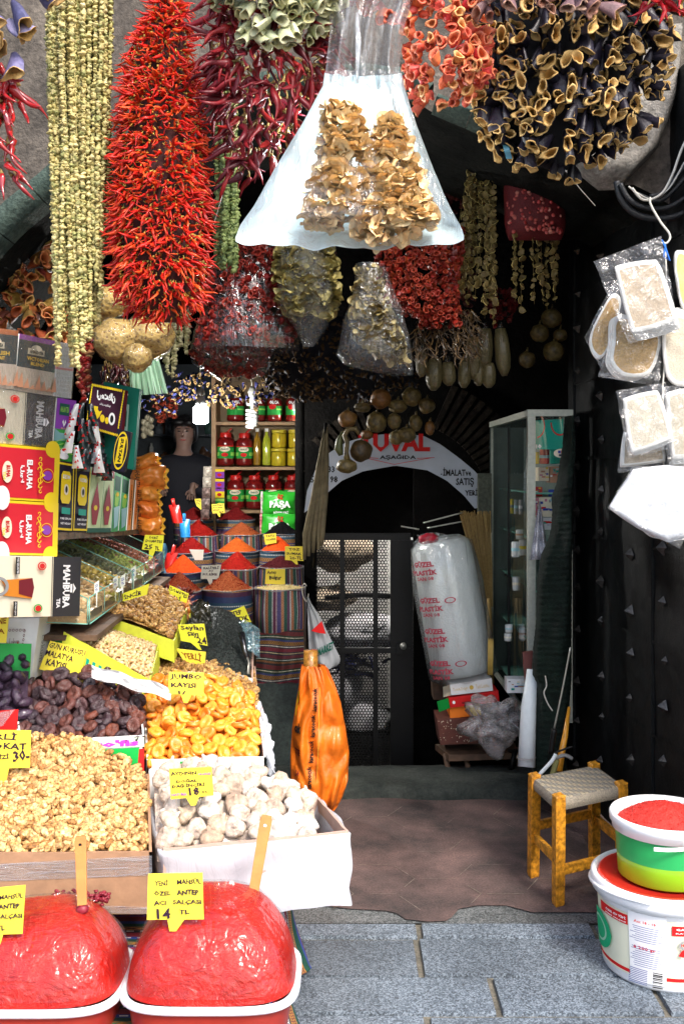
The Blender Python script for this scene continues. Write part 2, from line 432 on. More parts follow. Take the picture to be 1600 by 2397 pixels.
# ------------------------------------------------------------------ materials of the setting
def stone_mat(name, c1, c2, scale=6, fine=70, bump=.5, spec=.3, rough=.85):
    m, nt, b = base(name)
    n1 = noise_n(nt, scale, 6, .65); n2 = noise_n(nt, fine, 4, .7)
    r = ramp(nt, [(.32, c1), (.68, c2)]); nt.links.new(n1, r.inputs[0])
    r2 = ramp(nt, [(.3, .55), (.5, .95), (.72, 1.35)]); nt.links.new(n2, r2.inputs[0])
    nt.links.new(mixc(nt, 1.0, r.outputs[0], r2.outputs[0], 'MULTIPLY'), b.inputs['Base Color'])
    b.inputs['Roughness'].default_value = rough; b.inputs['Specular IOR Level'].default_value = spec
    h = math_n(nt, 'ADD', math_n(nt, 'MULTIPLY', n1, 1.0), math_n(nt, 'MULTIPLY', n2, .5))
    bump_n(nt, b, h, bump, .02); MATS[name] = m; return m
def speckle_mat(name, base_c, light, dark, sc=130, bump=.25):
    m, nt, b = base(name)
    tc = nt.nodes.new('ShaderNodeTexCoord').outputs['Object']
    vo = nt.nodes.new('ShaderNodeTexVoronoi'); vo.inputs['Scale'].default_value = sc; nt.links.new(tc, vo.inputs['Vector'])
    sx = nt.nodes.new('ShaderNodeSeparateXYZ'); nt.links.new(vo.outputs['Color'], sx.inputs[0])
    r = ramp(nt, [(0, dark), (.22, dark), (.3, base_c), (.62, base_c), (.74, light), (1, light)]); nt.links.new(sx.outputs[0], r.inputs[0])
    n1 = noise_n(nt, 3.2, 5, .6); r2 = ramp(nt, [(.3, .6), (.65, 1.15)]); nt.links.new(n1, r2.inputs[0])
    oi = nt.nodes.new('ShaderNodeNewGeometry'); r3 = ramp(nt, [(0, .78), (1, 1.15)]); nt.links.new(oi.outputs['Random Per Island'], r3.inputs[0])
    c = mixc(nt, 1.0, mixc(nt, 1.0, r.outputs[0], r2.outputs[0], 'MULTIPLY'), r3.outputs[0], 'MULTIPLY')
    nt.links.new(c, b.inputs['Base Color']); b.inputs['Roughness'].default_value = .55
    bump_n(nt, b, sx.outputs[0], bump, .004); MATS[name] = m; return m
GRANITE = speckle_mat('granite', (.105, .13, .158), (.21, .25, .29), (.05, .062, .075), 240, .12)
CONCRETE = stone_mat('passage_concrete', (.032, .030, .030), (.165, .105, .095), 3.2, 130, .6)
THRESH = stone_mat('threshold_stone', (.012, .018, .016), (.055, .062, .054), 6, 70, .6)
MORTAR = stone_mat('mortar', (.09, .085, .07), (.2, .18, .14), 12, 90, .5)
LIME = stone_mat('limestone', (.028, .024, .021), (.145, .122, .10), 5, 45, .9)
GREENSTONE = stone_mat('mossy_stone', (.015, .03, .024), (.07, .10, .08), 8, 60, .9)
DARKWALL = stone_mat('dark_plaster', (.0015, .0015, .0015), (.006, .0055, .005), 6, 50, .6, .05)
BRICKM = stone_mat('old_brick', (.004, .003, .0025), (.022, .017, .012), 12, 60, .8, .1)
WHITEWALL = stone_mat('whitewash', (.55, .53, .5), (.8, .78, .74), 4, 40, .2)
IRON = stone_mat('black_iron', (.002, .0025, .0025), (.008, .009, .0095), 7, 150, .35, .2, .42)
CARD = mat('cardboard', (.36, .2, .11), .85, .18, 25, .1)
CARDW = mat('white_board', (.72, .72, .7), .6, .08, 20)
CARDP = mat('pinkish_cardboard', (.5, .33, .26), .85, .15, 25)
WOODD = mat('old_wood', (.10, .055, .03), .7, .5, 18, .3)
WOODL = mat('pale_wood', (.34, .2, .09), .6, .25, 18, .1)
WOODO = mat('orange_wood', (.5, .2, .045), .5, .2, 22, .1)
YWOOD = mat('yellow_varnish', (.62, .27, .02), .35, .3, 30, .15)
SILV = mat('aluminium', (.42, .41, .36), .35, .12, 20, metal=.6)
DKMET = mat('dark_metal', (.006, .006, .006), .5, .2, 40, metal=.5)
STRING = mat('string', (.55, .52, .46), .8, 0)
CLEAR = plastic('clear_film'); CLEARB = plastic('hazy_film', haze=.2, gloss=.3); CLEARL = plastic('light_film', haze=.02, gloss=.22, wr=45)
LINER = plastic('bag_liner', (.85, .88, .95), .55, .2, 35)
YCARD = mat('yellow_card', (.84, .68, .05), .55, .04, 8)
YGCARD = mat('lime_card', (.74, .72, .03), .55, .04, 8)

# ------------------------------------------------------------------ ground
def sheet(name, poly, z, m, kind='structure'):
    b = MB(); b.add([(x, y, z) for x, y in poly], [tuple(range(len(poly)))])
    return tag(b.build(name, m, None, False), kind=kind)
sheet('ground', [(-60, -60), (60, -60), (60, 60), (-60, 60)], -.9, stone_mat('earth', (.08, .08, .08), (.14, .14, .14)))
sheet('street_bed', [(-14, -20), (14, -20), (14, 4.4), (-14, 4.4)], -.012, MORTAR)
# granite slabs: courses read off the photograph (y of the joint on the ground)
def YG(py): return EYE * FPX / (py - CY)
courses = [-6, -4.6, -3.3, -2.1, -1.1, -.2, .6, 1.3, 1.9, YG(2560), YG(2375), YG(2285) - .0, YG(2195), YG(2160)]
b = MB(); r = random.Random(3)
joints = {10: [-1.5, -.7, .45, .93, 1.6], 11: [-1.3, -.75, .245, 1.3], 12: [-1.2, -.5, .26, .85, 1.5], 9: [-1.4, -.6, .24, 1.1]}
for i in range(len(courses) - 1):
    y0, y1 = courses[i] + .006, courses[i + 1] - .006
    xs = joints.get(i)
    if not xs:
        x = -6 + r.random(); xs = []
        while x < 6: xs.append(x); x += r.uniform(.5, 1.0)
    xs = [-7] + xs + [7]
    for a, c in zip(xs, xs[1:]):
        a += .005; c -= .005; h = r.uniform(-.003, .003); e = .006
        sk = .02 * (i % 3)
        v = [(a, y0, -.05), (c, y0, -.05), (c, y1, -.05), (a, y1, -.05), (a + e, y0 + e, h), (c - e, y0 + e, h), (c - e, y1 - e, h), (a + e, y1 - e, h)]
        b.add(v, BOXF)
tag(b.build('street_pavement', GRANITE, None, False), kind='structure')
# passage floor of worn reddish concrete with impressed hexagons, wavy front edge
edge = [(-7, 3.42), (-1, 3.42), (-.2, YG(2110)), (PX(820, 3.5), YG(2128)), (PX(900, 3.5), YG(2132)), (PX(930, 3.4), YG(2138)), (PX(950, 3.4), YG(2152)), (PX(1000, 3.4), YG(2158)), (PX(1045, 3.4), YG(2156)), (PX(1062, 3.4), YG(2146)),
        (PX(1082, 3.4), YG(2128)), (PX(1130, 3.4), YG(2120)), (PX(1200, 3.4), YG(2120)), (PX(1255, 3.4), YG(2136)), (7, YG(2138))]
nb = [(x, y) for x, y in edge]
sheet('granite_edge_strip', [(-7, YG(2160) + .004), (7, YG(2160) + .004), (7, 3.9), (-7, 3.9)], -.004, speckle_mat('granite_worn', (.09, .098, .10), (.17, .18, .18), (.04, .045, .045), 220))
sheet('passage_floor', nb + [(7, 4.72), (-7, 4.72)], .001, CONCRETE)
def hexes():
    """thin pale joints between the hexagons, only where the concrete is worn"""
    bb = MB(); s = .155; w = .0035; rr = random.Random(5)
    for i in range(-8, 10):
        for j in range(0, 9):
            cx = i * s * 1.5 + .12; cy = 3.5 + j * s * 1.732 + (i % 2) * s * .866
            for k in range(3):
                if rr.random() < .42: continue
                a0, a1 = R(60 * k), R(60 * k + 60)
                p = Vector((cx + s * math.cos(a0), cy + s * math.sin(a0), .0035)); q = Vector((cx + s * math.cos(a1), cy + s * math.sin(a1), .0035))
                if max(p.y, q.y) > 4.66 or min(p.y, q.y) < 3.5 or abs(p.x) > 1.3: continue
                d = (q - p).normalized(); n = Vector((-d.y, d.x, 0)) * w / 2 * rr.uniform(.5, 1.1)
                e = p.lerp(q, rr.uniform(.5, 1))
                bb.add([tuple(p + n), tuple(e + n), tuple(e - n), tuple(p - n)], [(0, 1, 2, 3)])
    return tag(bb.build('passage_floor_joints', stone_mat('joint', (.13, .10, .08), (.26, .22, .18), 30), None, False), kind='structure')
hexes()
# threshold slab and the landing that drops away behind it
b = MB()
def thr(u, v):
    x = -1.35 + u * 3.0
    prof = [(4.68, .0), (4.70, .045), (4.76, .058), (4.9, .06), (5.02, .06), (5.03, -.4)]
    k = v * 5; i = min(4, int(k)); t = k - i
    y, z = prof[i][0] + (prof[i + 1][0] - prof[i][0]) * t, prof[i][1] + (prof[i + 1][1] - prof[i][1]) * t
    nz = mnoise.noise(Vector((x * 3, y * 3, 1)))
    return (x, y + (.05 * nz if v < .5 else 0), z + .008 * mnoise.noise(Vector((x * 9, y * 9, 4))) * (v < .85))
b.grid(thr, 60, 15)
tag(b.build('threshold', THRESH, None), kind='structure')
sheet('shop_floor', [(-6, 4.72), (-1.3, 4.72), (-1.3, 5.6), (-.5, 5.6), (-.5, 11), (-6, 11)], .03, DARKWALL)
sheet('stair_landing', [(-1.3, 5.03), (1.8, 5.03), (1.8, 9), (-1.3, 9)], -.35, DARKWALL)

# ------------------------------------------------------------------ facade: stone wall with the wide arch
YW = 3.72
curve = [(-900, 2300), (-420, 1500), (-200, 900), (-60, 690), (0, 600), (60, 535), (110, 495), (200, 420), (350, 330), (480, 275), (560, 240), (700, 215), (850, 210),
         (950, 222), (1010, 262), (1100, 300), (1200, 345), (1330, 405), (1400, 432), (1440, 440), (1475, 432), (1520, 455), (1600, 505), (1700, 560), (1790, 700), (1800, 2300)]
def wall_rows(u, v, depth=0):
    x = -1800 + u * 5200
    lo = interp(curve, x)[0] if -900 <= x <= 1800 else 2400
    top = -1900
    py = top + (lo - top) * (v ** .6)
    p = P(x, py, YW)
    p.y += .035 * mnoise.noise(Vector((p.x * 1.3, p.z * 1.3, 0))) + .014 * mnoise.noise(Vector((p.x * 6, p.z * 6, 2)))
    return p
t = thing('stone_arch_wall', (0, YW, 0), 'weathered tan stone front wall with the wide arch of the shop', 'wall')
b = MB(); b.grid(wall_rows, 260, 40)
def soffit(u, v):
    x = -900 + u * 2700; lo = interp(curve, x)[0]; p = P(x, lo, YW)
    d = v * .85
    return (p.x, p.y + d + .03 * mnoise.noise(Vector((p.x * 1.3, p.z * 1.3, 0))) * (1 - v), p.z + .02 * mnoise.noise(Vector((p.x * 5, d * 5, 7))) * (v > 0))
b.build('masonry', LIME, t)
b = MB(); b.grid(soffit, 160, 8); b.build('soffit', stone_mat('near_black_stone', (.004, .005, .0045), (.016, .017, .015), 6, 50, .8, .05), t)  # soffit stone darkened to near black so the arch underside hardly shows
# moulded arch ring of separate blocks, left part mossy
def ring_blocks(xs, th0, m):
    out = []
    for a, c in zip(xs, xs[1:]):
        bb = MB(); n = 5
        def f(u, v, a=a, c=c):
            x = a + (c - a) * (.01 + .98 * u); e = 4
            lo = interp(curve, x)[0]; l2 = interp(curve, x + e)[0]
            nx, ny = (l2 - lo), -e; L = math.hypot(nx, ny); nx /= L; ny /= L
            prof = [(6, .0), (0, -.10), (-th0 * .35, -.13), (-th0 * .8, -.12), (-th0, -.06), (-th0 - 4, .02)]
            k = v * 5; i = min(4, int(k)); tt = k - i
            q = prof[i][0] + (prof[i + 1][0] - prof[i][0]) * tt; dy = prof[i][1] + (prof[i + 1][1] - prof[i][1]) * tt
            p = P(x - nx * q, lo - ny * q if False else lo + ny * (-q), YW)
            p.y += dy + .012 * mnoise.noise(Vector((p.x * 9, p.z * 9, a)))
            return p
        bb.grid(f, 8, 10); bb.build('arch_block', m, t)
ring_blocks([-420, -200, -60, 30, 120, 215], 62, GREENSTONE)
ring_blocks([215, 330, 450, 570, 700, 830, 930, 990], 40, GREENSTONE)
ring_blocks([1010, 1090, 1180, 1270], 22, GREENSTONE)
# limestone block of the right haunch, its light painted in as paler stone, its corner rounded off towards the cables
b = MB()
def haunch(u, v):
    top = interp([(1330, 240), (1480, 100), (1600, -60), (1700, -160)], 1330)[0]
    x0 = interp([(60, 1470), (160, 1455), (240, 1400), (330, 1335), (400, 1340), (445, 1400)], 60 + v * 385)[0]
    x1 = interp([(60, 1585), (160, 1580), (240, 1572), (300, 1555), (360, 1530), (445, 1440)], 60 + v * 385)[0]
    e = min(u, 1 - u, v, 1 - v) * 10
    p = P(x0 + (x1 - x0) * u, 60 + v * 385, YW)
    p.y -= .11 * min(1, e) ** .5 + .02 * mnoise.noise(Vector((p.x * 5, p.z * 5, 3)))
    return p
b.grid(haunch, 24, 24); b.build('haunch_block', stone_mat('lit_limestone', (.12, .11, .095), (.34, .31, .27), 7, 60, .8), t)

# ------------------------------------------------------------------ interior shell
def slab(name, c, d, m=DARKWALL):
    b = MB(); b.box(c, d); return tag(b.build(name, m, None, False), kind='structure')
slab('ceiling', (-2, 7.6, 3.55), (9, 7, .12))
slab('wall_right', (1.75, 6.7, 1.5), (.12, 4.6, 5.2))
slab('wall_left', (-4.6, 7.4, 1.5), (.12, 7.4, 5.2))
slab('wall_back', (-2.5, 11, 1.5), (5, .12, 5.2))
# dividing wall with the brick arch over the stairs
YB = 5.85
t = thing('stair_wall', (.5, YB, 0), 'dark brick wall with the arched opening to the stairs', 'wall')
b = MB()
inner = [(742, 1900), (742, 1300), (752, 1190), (775, 1140), (815, 1100), (865, 1075), (925, 1066), (985, 1073), (1040, 1098), (1085, 1140), (1112, 1190), (1120, 1300), (1120, 1900)]
xs = [p[0] for p in inner[2:11]]
def dw(u, v):
    x = 742 + u * 378; lo = interp([(a, c) for a, c in inner[2:11]], x)[0]
    return P(x, -300 + (lo + 300) * v, YB)
b.grid(dw, 30, 20)
for x0, x1 in ((712, 742), (1120, 1520)):
    b.grid(lambda u, v: P(x0 + (x1 - x0) * u, -300 + 2300 * v, YB), 2, 2)
b.box((PX(714, YB) - .03, YB + 1.2, 1.5), (.06, 2.4, 5))
b.build('masonry', DARKWALL, t)
b = MB()
def brick_fan(cx, cy, r0, r1, a0, a1, n, Y):
    for i in range(n):
        a = R(a0 + (a1 - a0) * (i + .5) / n); h = R((a1 - a0) / n) * .32
        q = []
        for rr_, s in ((r0, -1), (r0, 1), (r1, 1), (r1, -1)):
            q.append(P(cx + rr_ * math.cos(a + s * h), cy - rr_ * math.sin(a + s * h) * .95, Y))
        b.hexa([q[3], q[2], q[1], q[0]], [x + Vector((0, .05, 0)) for x in (q[3], q[2], q[1], q[0])])
brick_fan(930, 1190, 215, 330, 20, 68, 11, YB - .04); brick_fan(930, 1190, 195, 262, 108, 141, 7, YB - .04)
b.build('brick_arch_ring', BRICKM, t, False)

# stairwell beyond the gate: whitewashed, lit by its own tube lamp
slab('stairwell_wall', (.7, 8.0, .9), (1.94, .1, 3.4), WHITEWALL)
slab('added_stairwell_dark_panel', (.7, 6.1, 2.05), (1.8, .1, 1.82))  # dark panel added so the opening above the gate stays black
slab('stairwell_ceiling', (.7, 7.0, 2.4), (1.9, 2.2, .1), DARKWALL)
slab('added_gate_side_dark_panel', (PX(1045, 5.95), 5.95, .6), (.40, .08, 2.2))  # dark panel added to keep the opening right of the gate black
t = thing('tube_lamp', (PX(850, 7.1), 7.0, 1.95), 'white fluorescent tube lamp up inside the stairwell', 'lamp')
b = MB(); b.tube([(-.45 + t.location.x, 7.0, 1.95), (.45 + t.location.x, 7.0, 1.95)], .02, 10); b.build('tube', emis('tube_glow', (1, .97, .92), 110), t)
b = MB(); b.box((t.location.x, 7.0, 1.99), (1.0, .06, .04)); b.build('fitting', mat('lamp_white', (.8, .8, .8), .4, 0), t, False)
for i, (px, py, w_, h_, m_) in enumerate([(800, 1290, 150, 95, 'sand'), (770, 1400, 120, 60, 'sand'), (845, 1480, 200, 90, 'pale'), (770, 1610, 150, 170, 'pale'), (850, 1690, 120, 120, 'pale')]):
    mm = mat('sack_sand', (.55, .45, .33), .9, .25, 12) if m_ == 'sand' else mat('sack_pale', (.75, .74, .76), .8, .15, 10)
    b = MB(); c = P(px, py, 7.4); b.ell(c, (w_ * 7.4 / FPX * .5, .16, h_ * 7.4 / FPX * .5), 20, 12, amp=.35, fq=22, seed=i)
    tag(b.build('stuffed_sack', mm, None), ['sand coloured stuffed sack seen high through the gate', 'small sand coloured sack lying under the high one behind the gate', 'wide white stuffed sack behind the middle of the gate',
        'tall white sack low behind the gate', 'white sack beside the tall one low behind the gate'][i], 'sack', 'sacks stored behind the gate')
b = MB()
for i in range(26):
    p = P(rnd.uniform(760, 930), rnd.uniform(1530, 1590), 7.15); d = Vector((rnd.uniform(-.12, .12), rnd.uniform(-.05, .05), rnd.uniform(-.04, .04)))
    b.tube([p - d, p + Vector((0, 0, .02)), p + d], .011, 5)
tag(b.build('cable_tangle', mat('blue_cable', [(.01, .015, .12), (.02, .02, .03), (.03, .05, .25)], .5, 0), None), 'tangle of dark blue cables behind the lower gate panel', 'cables', kind='stuff')
b = MB(); b.tube([P(760, 1400, 7.1), P(850, 1392, 7.1), P(940, 1398, 7.1)], .02, 8)
tag(b.build('iron_bar', DKMET, None), 'dark bar lying across the sacks behind the gate', 'bar')

# ------------------------------------------------------------------ iron gate with pierced panels
YGt = 5.7
t = thing('iron_gate', (PX(840, YGt), YGt, -.2), 'black iron gate with pierced sheet panels at the head of the stairs', 'gate')
def pierced(x0, y0, x1, y1):
    bb = MB(); pitch = 7.4; A, B = P(x0, y0, YGt), P(x1, y1, YGt); s = pitch * YGt / FPX
    nx = int((B.x - A.x) / s); nz = int((A.z - B.z) / (s * .866)); v = []; f = []
    for j in range(nz):
        for i in range(nx):
            cx = A.x + (i + .5 + .5 * (j % 2)) * s; cz = A.z - (j + .5) * s * .866; k = len(v)
            for ro in (s * .5774, s * .40):
                for a in range(6):
                    v.append((cx + ro * math.sin(R(60 * a)), YGt, cz + ro * math.cos(R(60 * a))))
            f += [(k + a, k + (a + 1) % 6, k + 6 + (a + 1) % 6, k + 6 + a) for a in range(6)]
    bb.add(v, f); return bb.build('pierced_sheet', DKMET, t, False)
pierced(738, 1262, 806, 1830); pierced(802, 1262, 880, 1830); pierced(876, 1262, 912, 1830)
def bar(x0, y0, x1, y1, Y=YGt - .015, d=.035, m=DKMET, name='gate_bar', par=None):
    a, c = P(min(x0, x1), min(y0, y1), Y), P(max(x0, x1), max(y0, y1), Y); bb = MB()
    bb.box(((a.x + c.x) / 2, Y, (a.z + c.z) / 2), (abs(c.x - a.x), d, abs(a.z - c.z))); return bb.build(name, m, par or t, False)
bar(735, 1248, 960, 1264); bar(795, 1264, 806, 1830); bar(873, 1264, 884, 1830); bar(735, 1516, 960, 1528, YGt - .03)
bar(913, 1264, 965, 1830, YGt - .02, name='lock_panel'); bar(928, 1505, 945, 1530, YGt - .055, .04, name='lock_box')
b = MB(); b.lathe([(.0, -.02), (.018, -.018), (.018, .02), (0, .022)], n=16, M=aim(P(943, 1512, YGt - .09), (0, -1, 0))); b.build('gate_knob', SILV, t)

# crescent sign over the opening
YS = 5.55
t = thing('arched_sign', P(925, 1100, YS), 'pale crescent shaped sign with red and black lettering over the stair opening', 'sign')
outer = [(712, 1200), (718, 1150), (740, 1095), (770, 1060), (810, 1035), (860, 1020), (925, 1014), (990, 1020), (1030, 1040), (1075, 1073), (1105, 1098), (1118, 1110), (1119, 1189)]
innr = [(740, 1180), (768, 1152), (800, 1125), (850, 1103), (925, 1090), (1000, 1101), (1045, 1125), (1085, 1160), (1110, 1190)]
SIGNW = mat('sign_enamel', (.42, .47, .56), .45, .12, 8)
b = MB(); n = 48
def along(tab, u):
    L = [0]
    for p, q in zip(tab, tab[1:]): L.append(L[-1] + math.dist(p, q))
    return interp([(l, *p) for l, p in zip(L, tab)], u * L[-1])
b.grid(lambda u, v: P(*[a + (c - a) * v for a, c in zip(along(outer, u), along(innr, u))], YS), n, 3)
b.grid(lambda u, v: P(*along(innr, u), YS + v * .04), n, 1, 1)
b.grid(lambda u, v: P(*along(outer, u), YS + v * .04), n, 1, 1)
b.build('board', [SIGNW, DKMET], t, False)
F_ = Face(P(700, 1000, YS), P(1120, 1000, YS), P(1120, 1200, YS), P(700, 1200, YS))
def uvp(px, py, x0, y0, x1, y1): return ((px - x0) / (x1 - x0), (py - y0) / (y1 - y0))
def ftext(Fc, bx, body, x0, y0, x1, y1, m, bold=.02, wob=0, **k):
    a, c = uvp(x0, y0, *bx), uvp(x1, y1, *bx); Fc.text(body, a[0], a[1], c[0], c[1], m, bold, wob, **k)
bx = (700, 1000, 1120, 1200)
ftext(F_, bx, 'TUVAL', 838, 1015, 1006, 1058, REDI, .05)
ftext(F_, bx, 'AŞAĞIDA', 888, 1063, 973, 1077, BLACK, .03)
for pts in ([(850, 1070), (885, 1073)], [(850, 1071), (922, 1087), (1012, 1071)], [(975, 1073), (1016, 1071)]):
    F_.line([uvp(*p, *bx) for p in pts], .006, REDI)
ftext(F_, bx, 'İMALATve', 1036, 1094, 1102, 1114, BLACK, .03); ftext(F_, bx, 'SATIŞ', 1066, 1118, 1108, 1140, BLACK, .03); ftext(F_, bx, 'YERİ', 1087, 1143, 1117, 1160, BLACK, .03)
ftext(F_, bx, '5', 727, 1114, 735, 1130, BLACK); ftext(F_, bx, '33', 768, 1091, 783, 1106, BLACK, .03); ftext(F_, bx, '98', 772, 1114, 790, 1130, BLACK, .03)
F_.disc(*uvp(1032, 1110, *bx), .004, .008, BLACK, 8)
F_.build('lettering', t)

# ------------------------------------------------------------------ templates of small goods
def T(fn): b = MB(); fn(b); return b
def t_walnut(seed):
    b = MB(); r = random.Random(seed)
    def half(off, flip):
        v = []; n, k = 9, 6
        for i in range(k + 1):
            t = math.pi * i / k
            for j in range(n):
                a = 2 * math.pi * j / n
                q = 1 + .28 * math.sin(a * 3 + seed + i * 1.3) * math.sin(t) + .12 * math.sin(a * 5 + i * 2.2 + seed)
                v.append((off[0] + .0085 * math.sin(t) * math.cos(a) * q, off[1] + .0075 * math.sin(t) * math.sin(a) * q, off[2] - .0155 * math.cos(t)))
        f = [(i * n + j, i * n + (j + 1) % n, (i + 1) * n + (j + 1) % n, (i + 1) * n + j) for i in range(k) for j in range(n)]
        b.add(v, f, 0)
    half((0, 0, 0), 0)
    if seed % 3: half((.011, .002 * (seed % 2), .002), 1)
    return b
WALN = [t_walnut(i) for i in range(6)]
def t_apricot(seed, r0=.026, th=.009, wr=.08):
    prof = [(0, -th * .55), (r0 * .5, -th * .9), (r0 * .86, -th * .7), (r0, 0), (r0 * .9, th * .75), (r0 * .62, th * 1.0), (r0 * .3, th * .55), (0, th * .25)]
    b = MB(); fn = lambda a, z, r: 1 + wr * math.sin(a * 2 + seed) + wr * .6 * math.sin(a * 5 + seed * 2 + z * 300) + wr * .3 * math.sin(a * 9 + seed)
    b.lathe(prof, n=16, fn=fn, sx=1, sy=.86)
    for v in b.v:
        v[:, 2] += .25 * th * np.sin(v[:, 0] * 90 + seed) + .2 * th * np.sin(v[:, 1] * 160 + seed * 3)
    return b
APR = [t_apricot(i) for i in range(6)]; DAPR = [t_apricot(i + 7, .0275, .011, .06) for i in range(6)]
def t_fig(seed):
    b = MB(); s = .033
    prof = [(0, -.55 * s), (.5 * s, -.55 * s), (.9 * s, -.35 * s), (1.0 * s, -.02 * s), (.82 * s, .3 * s), (.45 * s, .48 * s), (.2 * s, .62 * s), (.1 * s, .95 * s), (0, 1.0 * s)]
    b.lathe(prof, n=16, fn=lambda a, z, r: 1 + .09 * math.sin(a * 3 + seed) + .05 * math.sin(a * 7 + seed * 2) + .03 * math.sin(a * 13 + z * 200))
    for v in b.v: v[:, 0] += .25 * np.maximum(v[:, 2], 0) * math.sin(seed * 2.1)
    return b
FIG = [t_fig(i) for i in range(6)]
def t_oval(l, w, seed, amp=.1, n=9, k=6): return MB().ell((0, 0, 0), (w, w * .8, l), n, k, 0, amp, 25, None, seed)
def t_date(seed):
    b = MB(); l = .03
    prof = [(0, -l), (.008, -l * .9), (.014, -l * .5), (.0155, 0), (.0135, l * .55), (.007, l * .92), (0, l)]
    b.lathe(prof, n=22, fn=lambda a, z, r: 1 + .07 * math.sin(a * 7 + seed + z * 60) + .05 * math.sin(a * 11 - z * 90)); return b
DATE = [t_date(i) for i in range(4)]
def t_chilli(seed, L=.05, r0=.0052, n=6, k=6, curve=.3, stem=True):
    r = random.Random(seed); pts = []; rad = []
    bx, by = r.uniform(-1, 1) * curve * L, r.uniform(-1, 1) * curve * L
    for i in range(k + 1):
        t = i / k; pts.append((bx * t * t, by * t * t + .1 * L * math.sin(t * 5 + seed), L * t)); rad.append(r0 * max(.12, (1 - t) ** .6 * (1 + .3 * math.sin(t * 7 + seed))) if i else r0 * .6)
    b = MB(); b.tube(pts, rad, n, 0, sq=.7)
    if stem: b.tube([(0, 0, .001), (-.2 * bx, 0, -L * .12), (-.2 * bx, .1 * L, -L * .3)], [r0 * .6, r0 * .3, r0 * .22], 5, 1)
    return b
def t_cup(seed, L=.045, r0=.007, r1=.017, th=.0022, ruf=.12, n=16, sq=.7, mi=(0, 1)):
    """a dried hollow vegetable shell: closed tip at -Z, open lip at +Z"""
    r = random.Random(seed); p1, p2, p3 = r.random() * 6, r.random() * 6, r.random() * 6; s2 = r.uniform(.6, 1) * sq
    prof = [(0, 0), (r0 * .8, L * .03), (r0 * 1.3, L * .25), ((r0 + r1) * .55, L * .5), (r1 * .92, L * .8), (r1, L * .97), (r1 * 1.02, L), (r1 - th, L * .99), (r1 * .8 - th, L * .75), ((r0 + r1) * .4, L * .45), (0, L * .3)]
    m = [mi[0]] * 5 + [mi[1]] * 5
    b = MB()
    b.lathe(prof, n=n, mi=m, sy=s2, fn=lambda a, z, rr: 1 + ruf * (z / L) * (math.sin(a * 2 + p1) + .6 * math.sin(a * 3 + p2) + .35 * math.sin(a * 5 + p3)) + .04 * math.sin(a * 9 + z * 200))
    for v in b.v:
        v[:, 0] += .18 * L * np.sin(v[:, 2] / L * 2.2 + p1) ; v[:, 2] += .10 * L * np.sin(np.arctan2(v[:, 1], v[:, 0]) * 2 + p2) * (v[:, 2] > L * .6)
    return b
def t_slice(seed, r=.012):
    rr = random.Random(seed); p = rr.random() * 6; b = MB()
    b.lathe([(0, -.0012), (r * .75, -.0015), (r, -.0002), (r * .96, .0022), (r * .7, .001), (0, .0002)], n=11, mi=[1, 1, 1, 0, 0], fn=lambda a, z, q: 1 + .18 * math.sin(a * 2 + p) + .12 * math.sin(a * 3 + p * 2) + .08 * math.sin(a * 5))
    for v in b.v: v[:, 2] += .3 * r * np.sin(v[:, 0] / r * 1.5 + p) + .15 * r * np.sin(v[:, 1] / r * 2.5 + p)
    return b

# ------------------------------------------------------------------ open boxes and heaps
def tray(name, label, cat, FL, FR, BR, BL, h, m, th=.006, group=None, liner=False, hb=None):
    """open box: four top corners, height h of the walls"""
    c = [Vector(x) for x in (FL, FR, BR, BL)]
    ctr = sum(c, Vector()) / 4
    t = thing(name, (ctr.x, ctr.y, min(p.z for p in c) - h), label, cat, group)
    b = MB(); dn = Vector((0, 0, -h)); rr = random.Random(len(label))
    for i in range(4):
        p, q = c[i], c[(i + 1) % 4]; inw = ((ctr - (p + q) / 2)); inw.z = 0; inw = inw.normalized() * th
        n = 8; dirv = (q - p)
        pr = []
        for k in range(n + 1):
            w = Vector((0, 0, rr.uniform(-.002, .002))); a = p + dirv * (k / n) + w
            e = .0005 if i % 2 else 0
            pr += [a, a + inw + Vector((0, 0, e)), a + inw + dn, a + dn]
        f = []
        for k in range(n):
            for j in range(4): f.append((k * 4 + j, k * 4 + (j + 1) % 4, (k + 1) * 4 + (j + 1) % 4, (k + 1) * 4 + j))
        f += [(0, 1, 2, 3), (n * 4 + 3, n * 4 + 2, n * 4 + 1, n * 4)]
        b.add([tuple(x) for x in pr], f)
    b.add([tuple(x + dn * .96) for x in c], [(0, 1, 2, 3)])
    b.build('box_walls', m, t, False)
    return t, c
def bil(c, u, v): return c[0] * (1 - u) * (1 - v) + c[1] * u * (1 - v) + c[2] * u * v + c[3] * (1 - u) * v
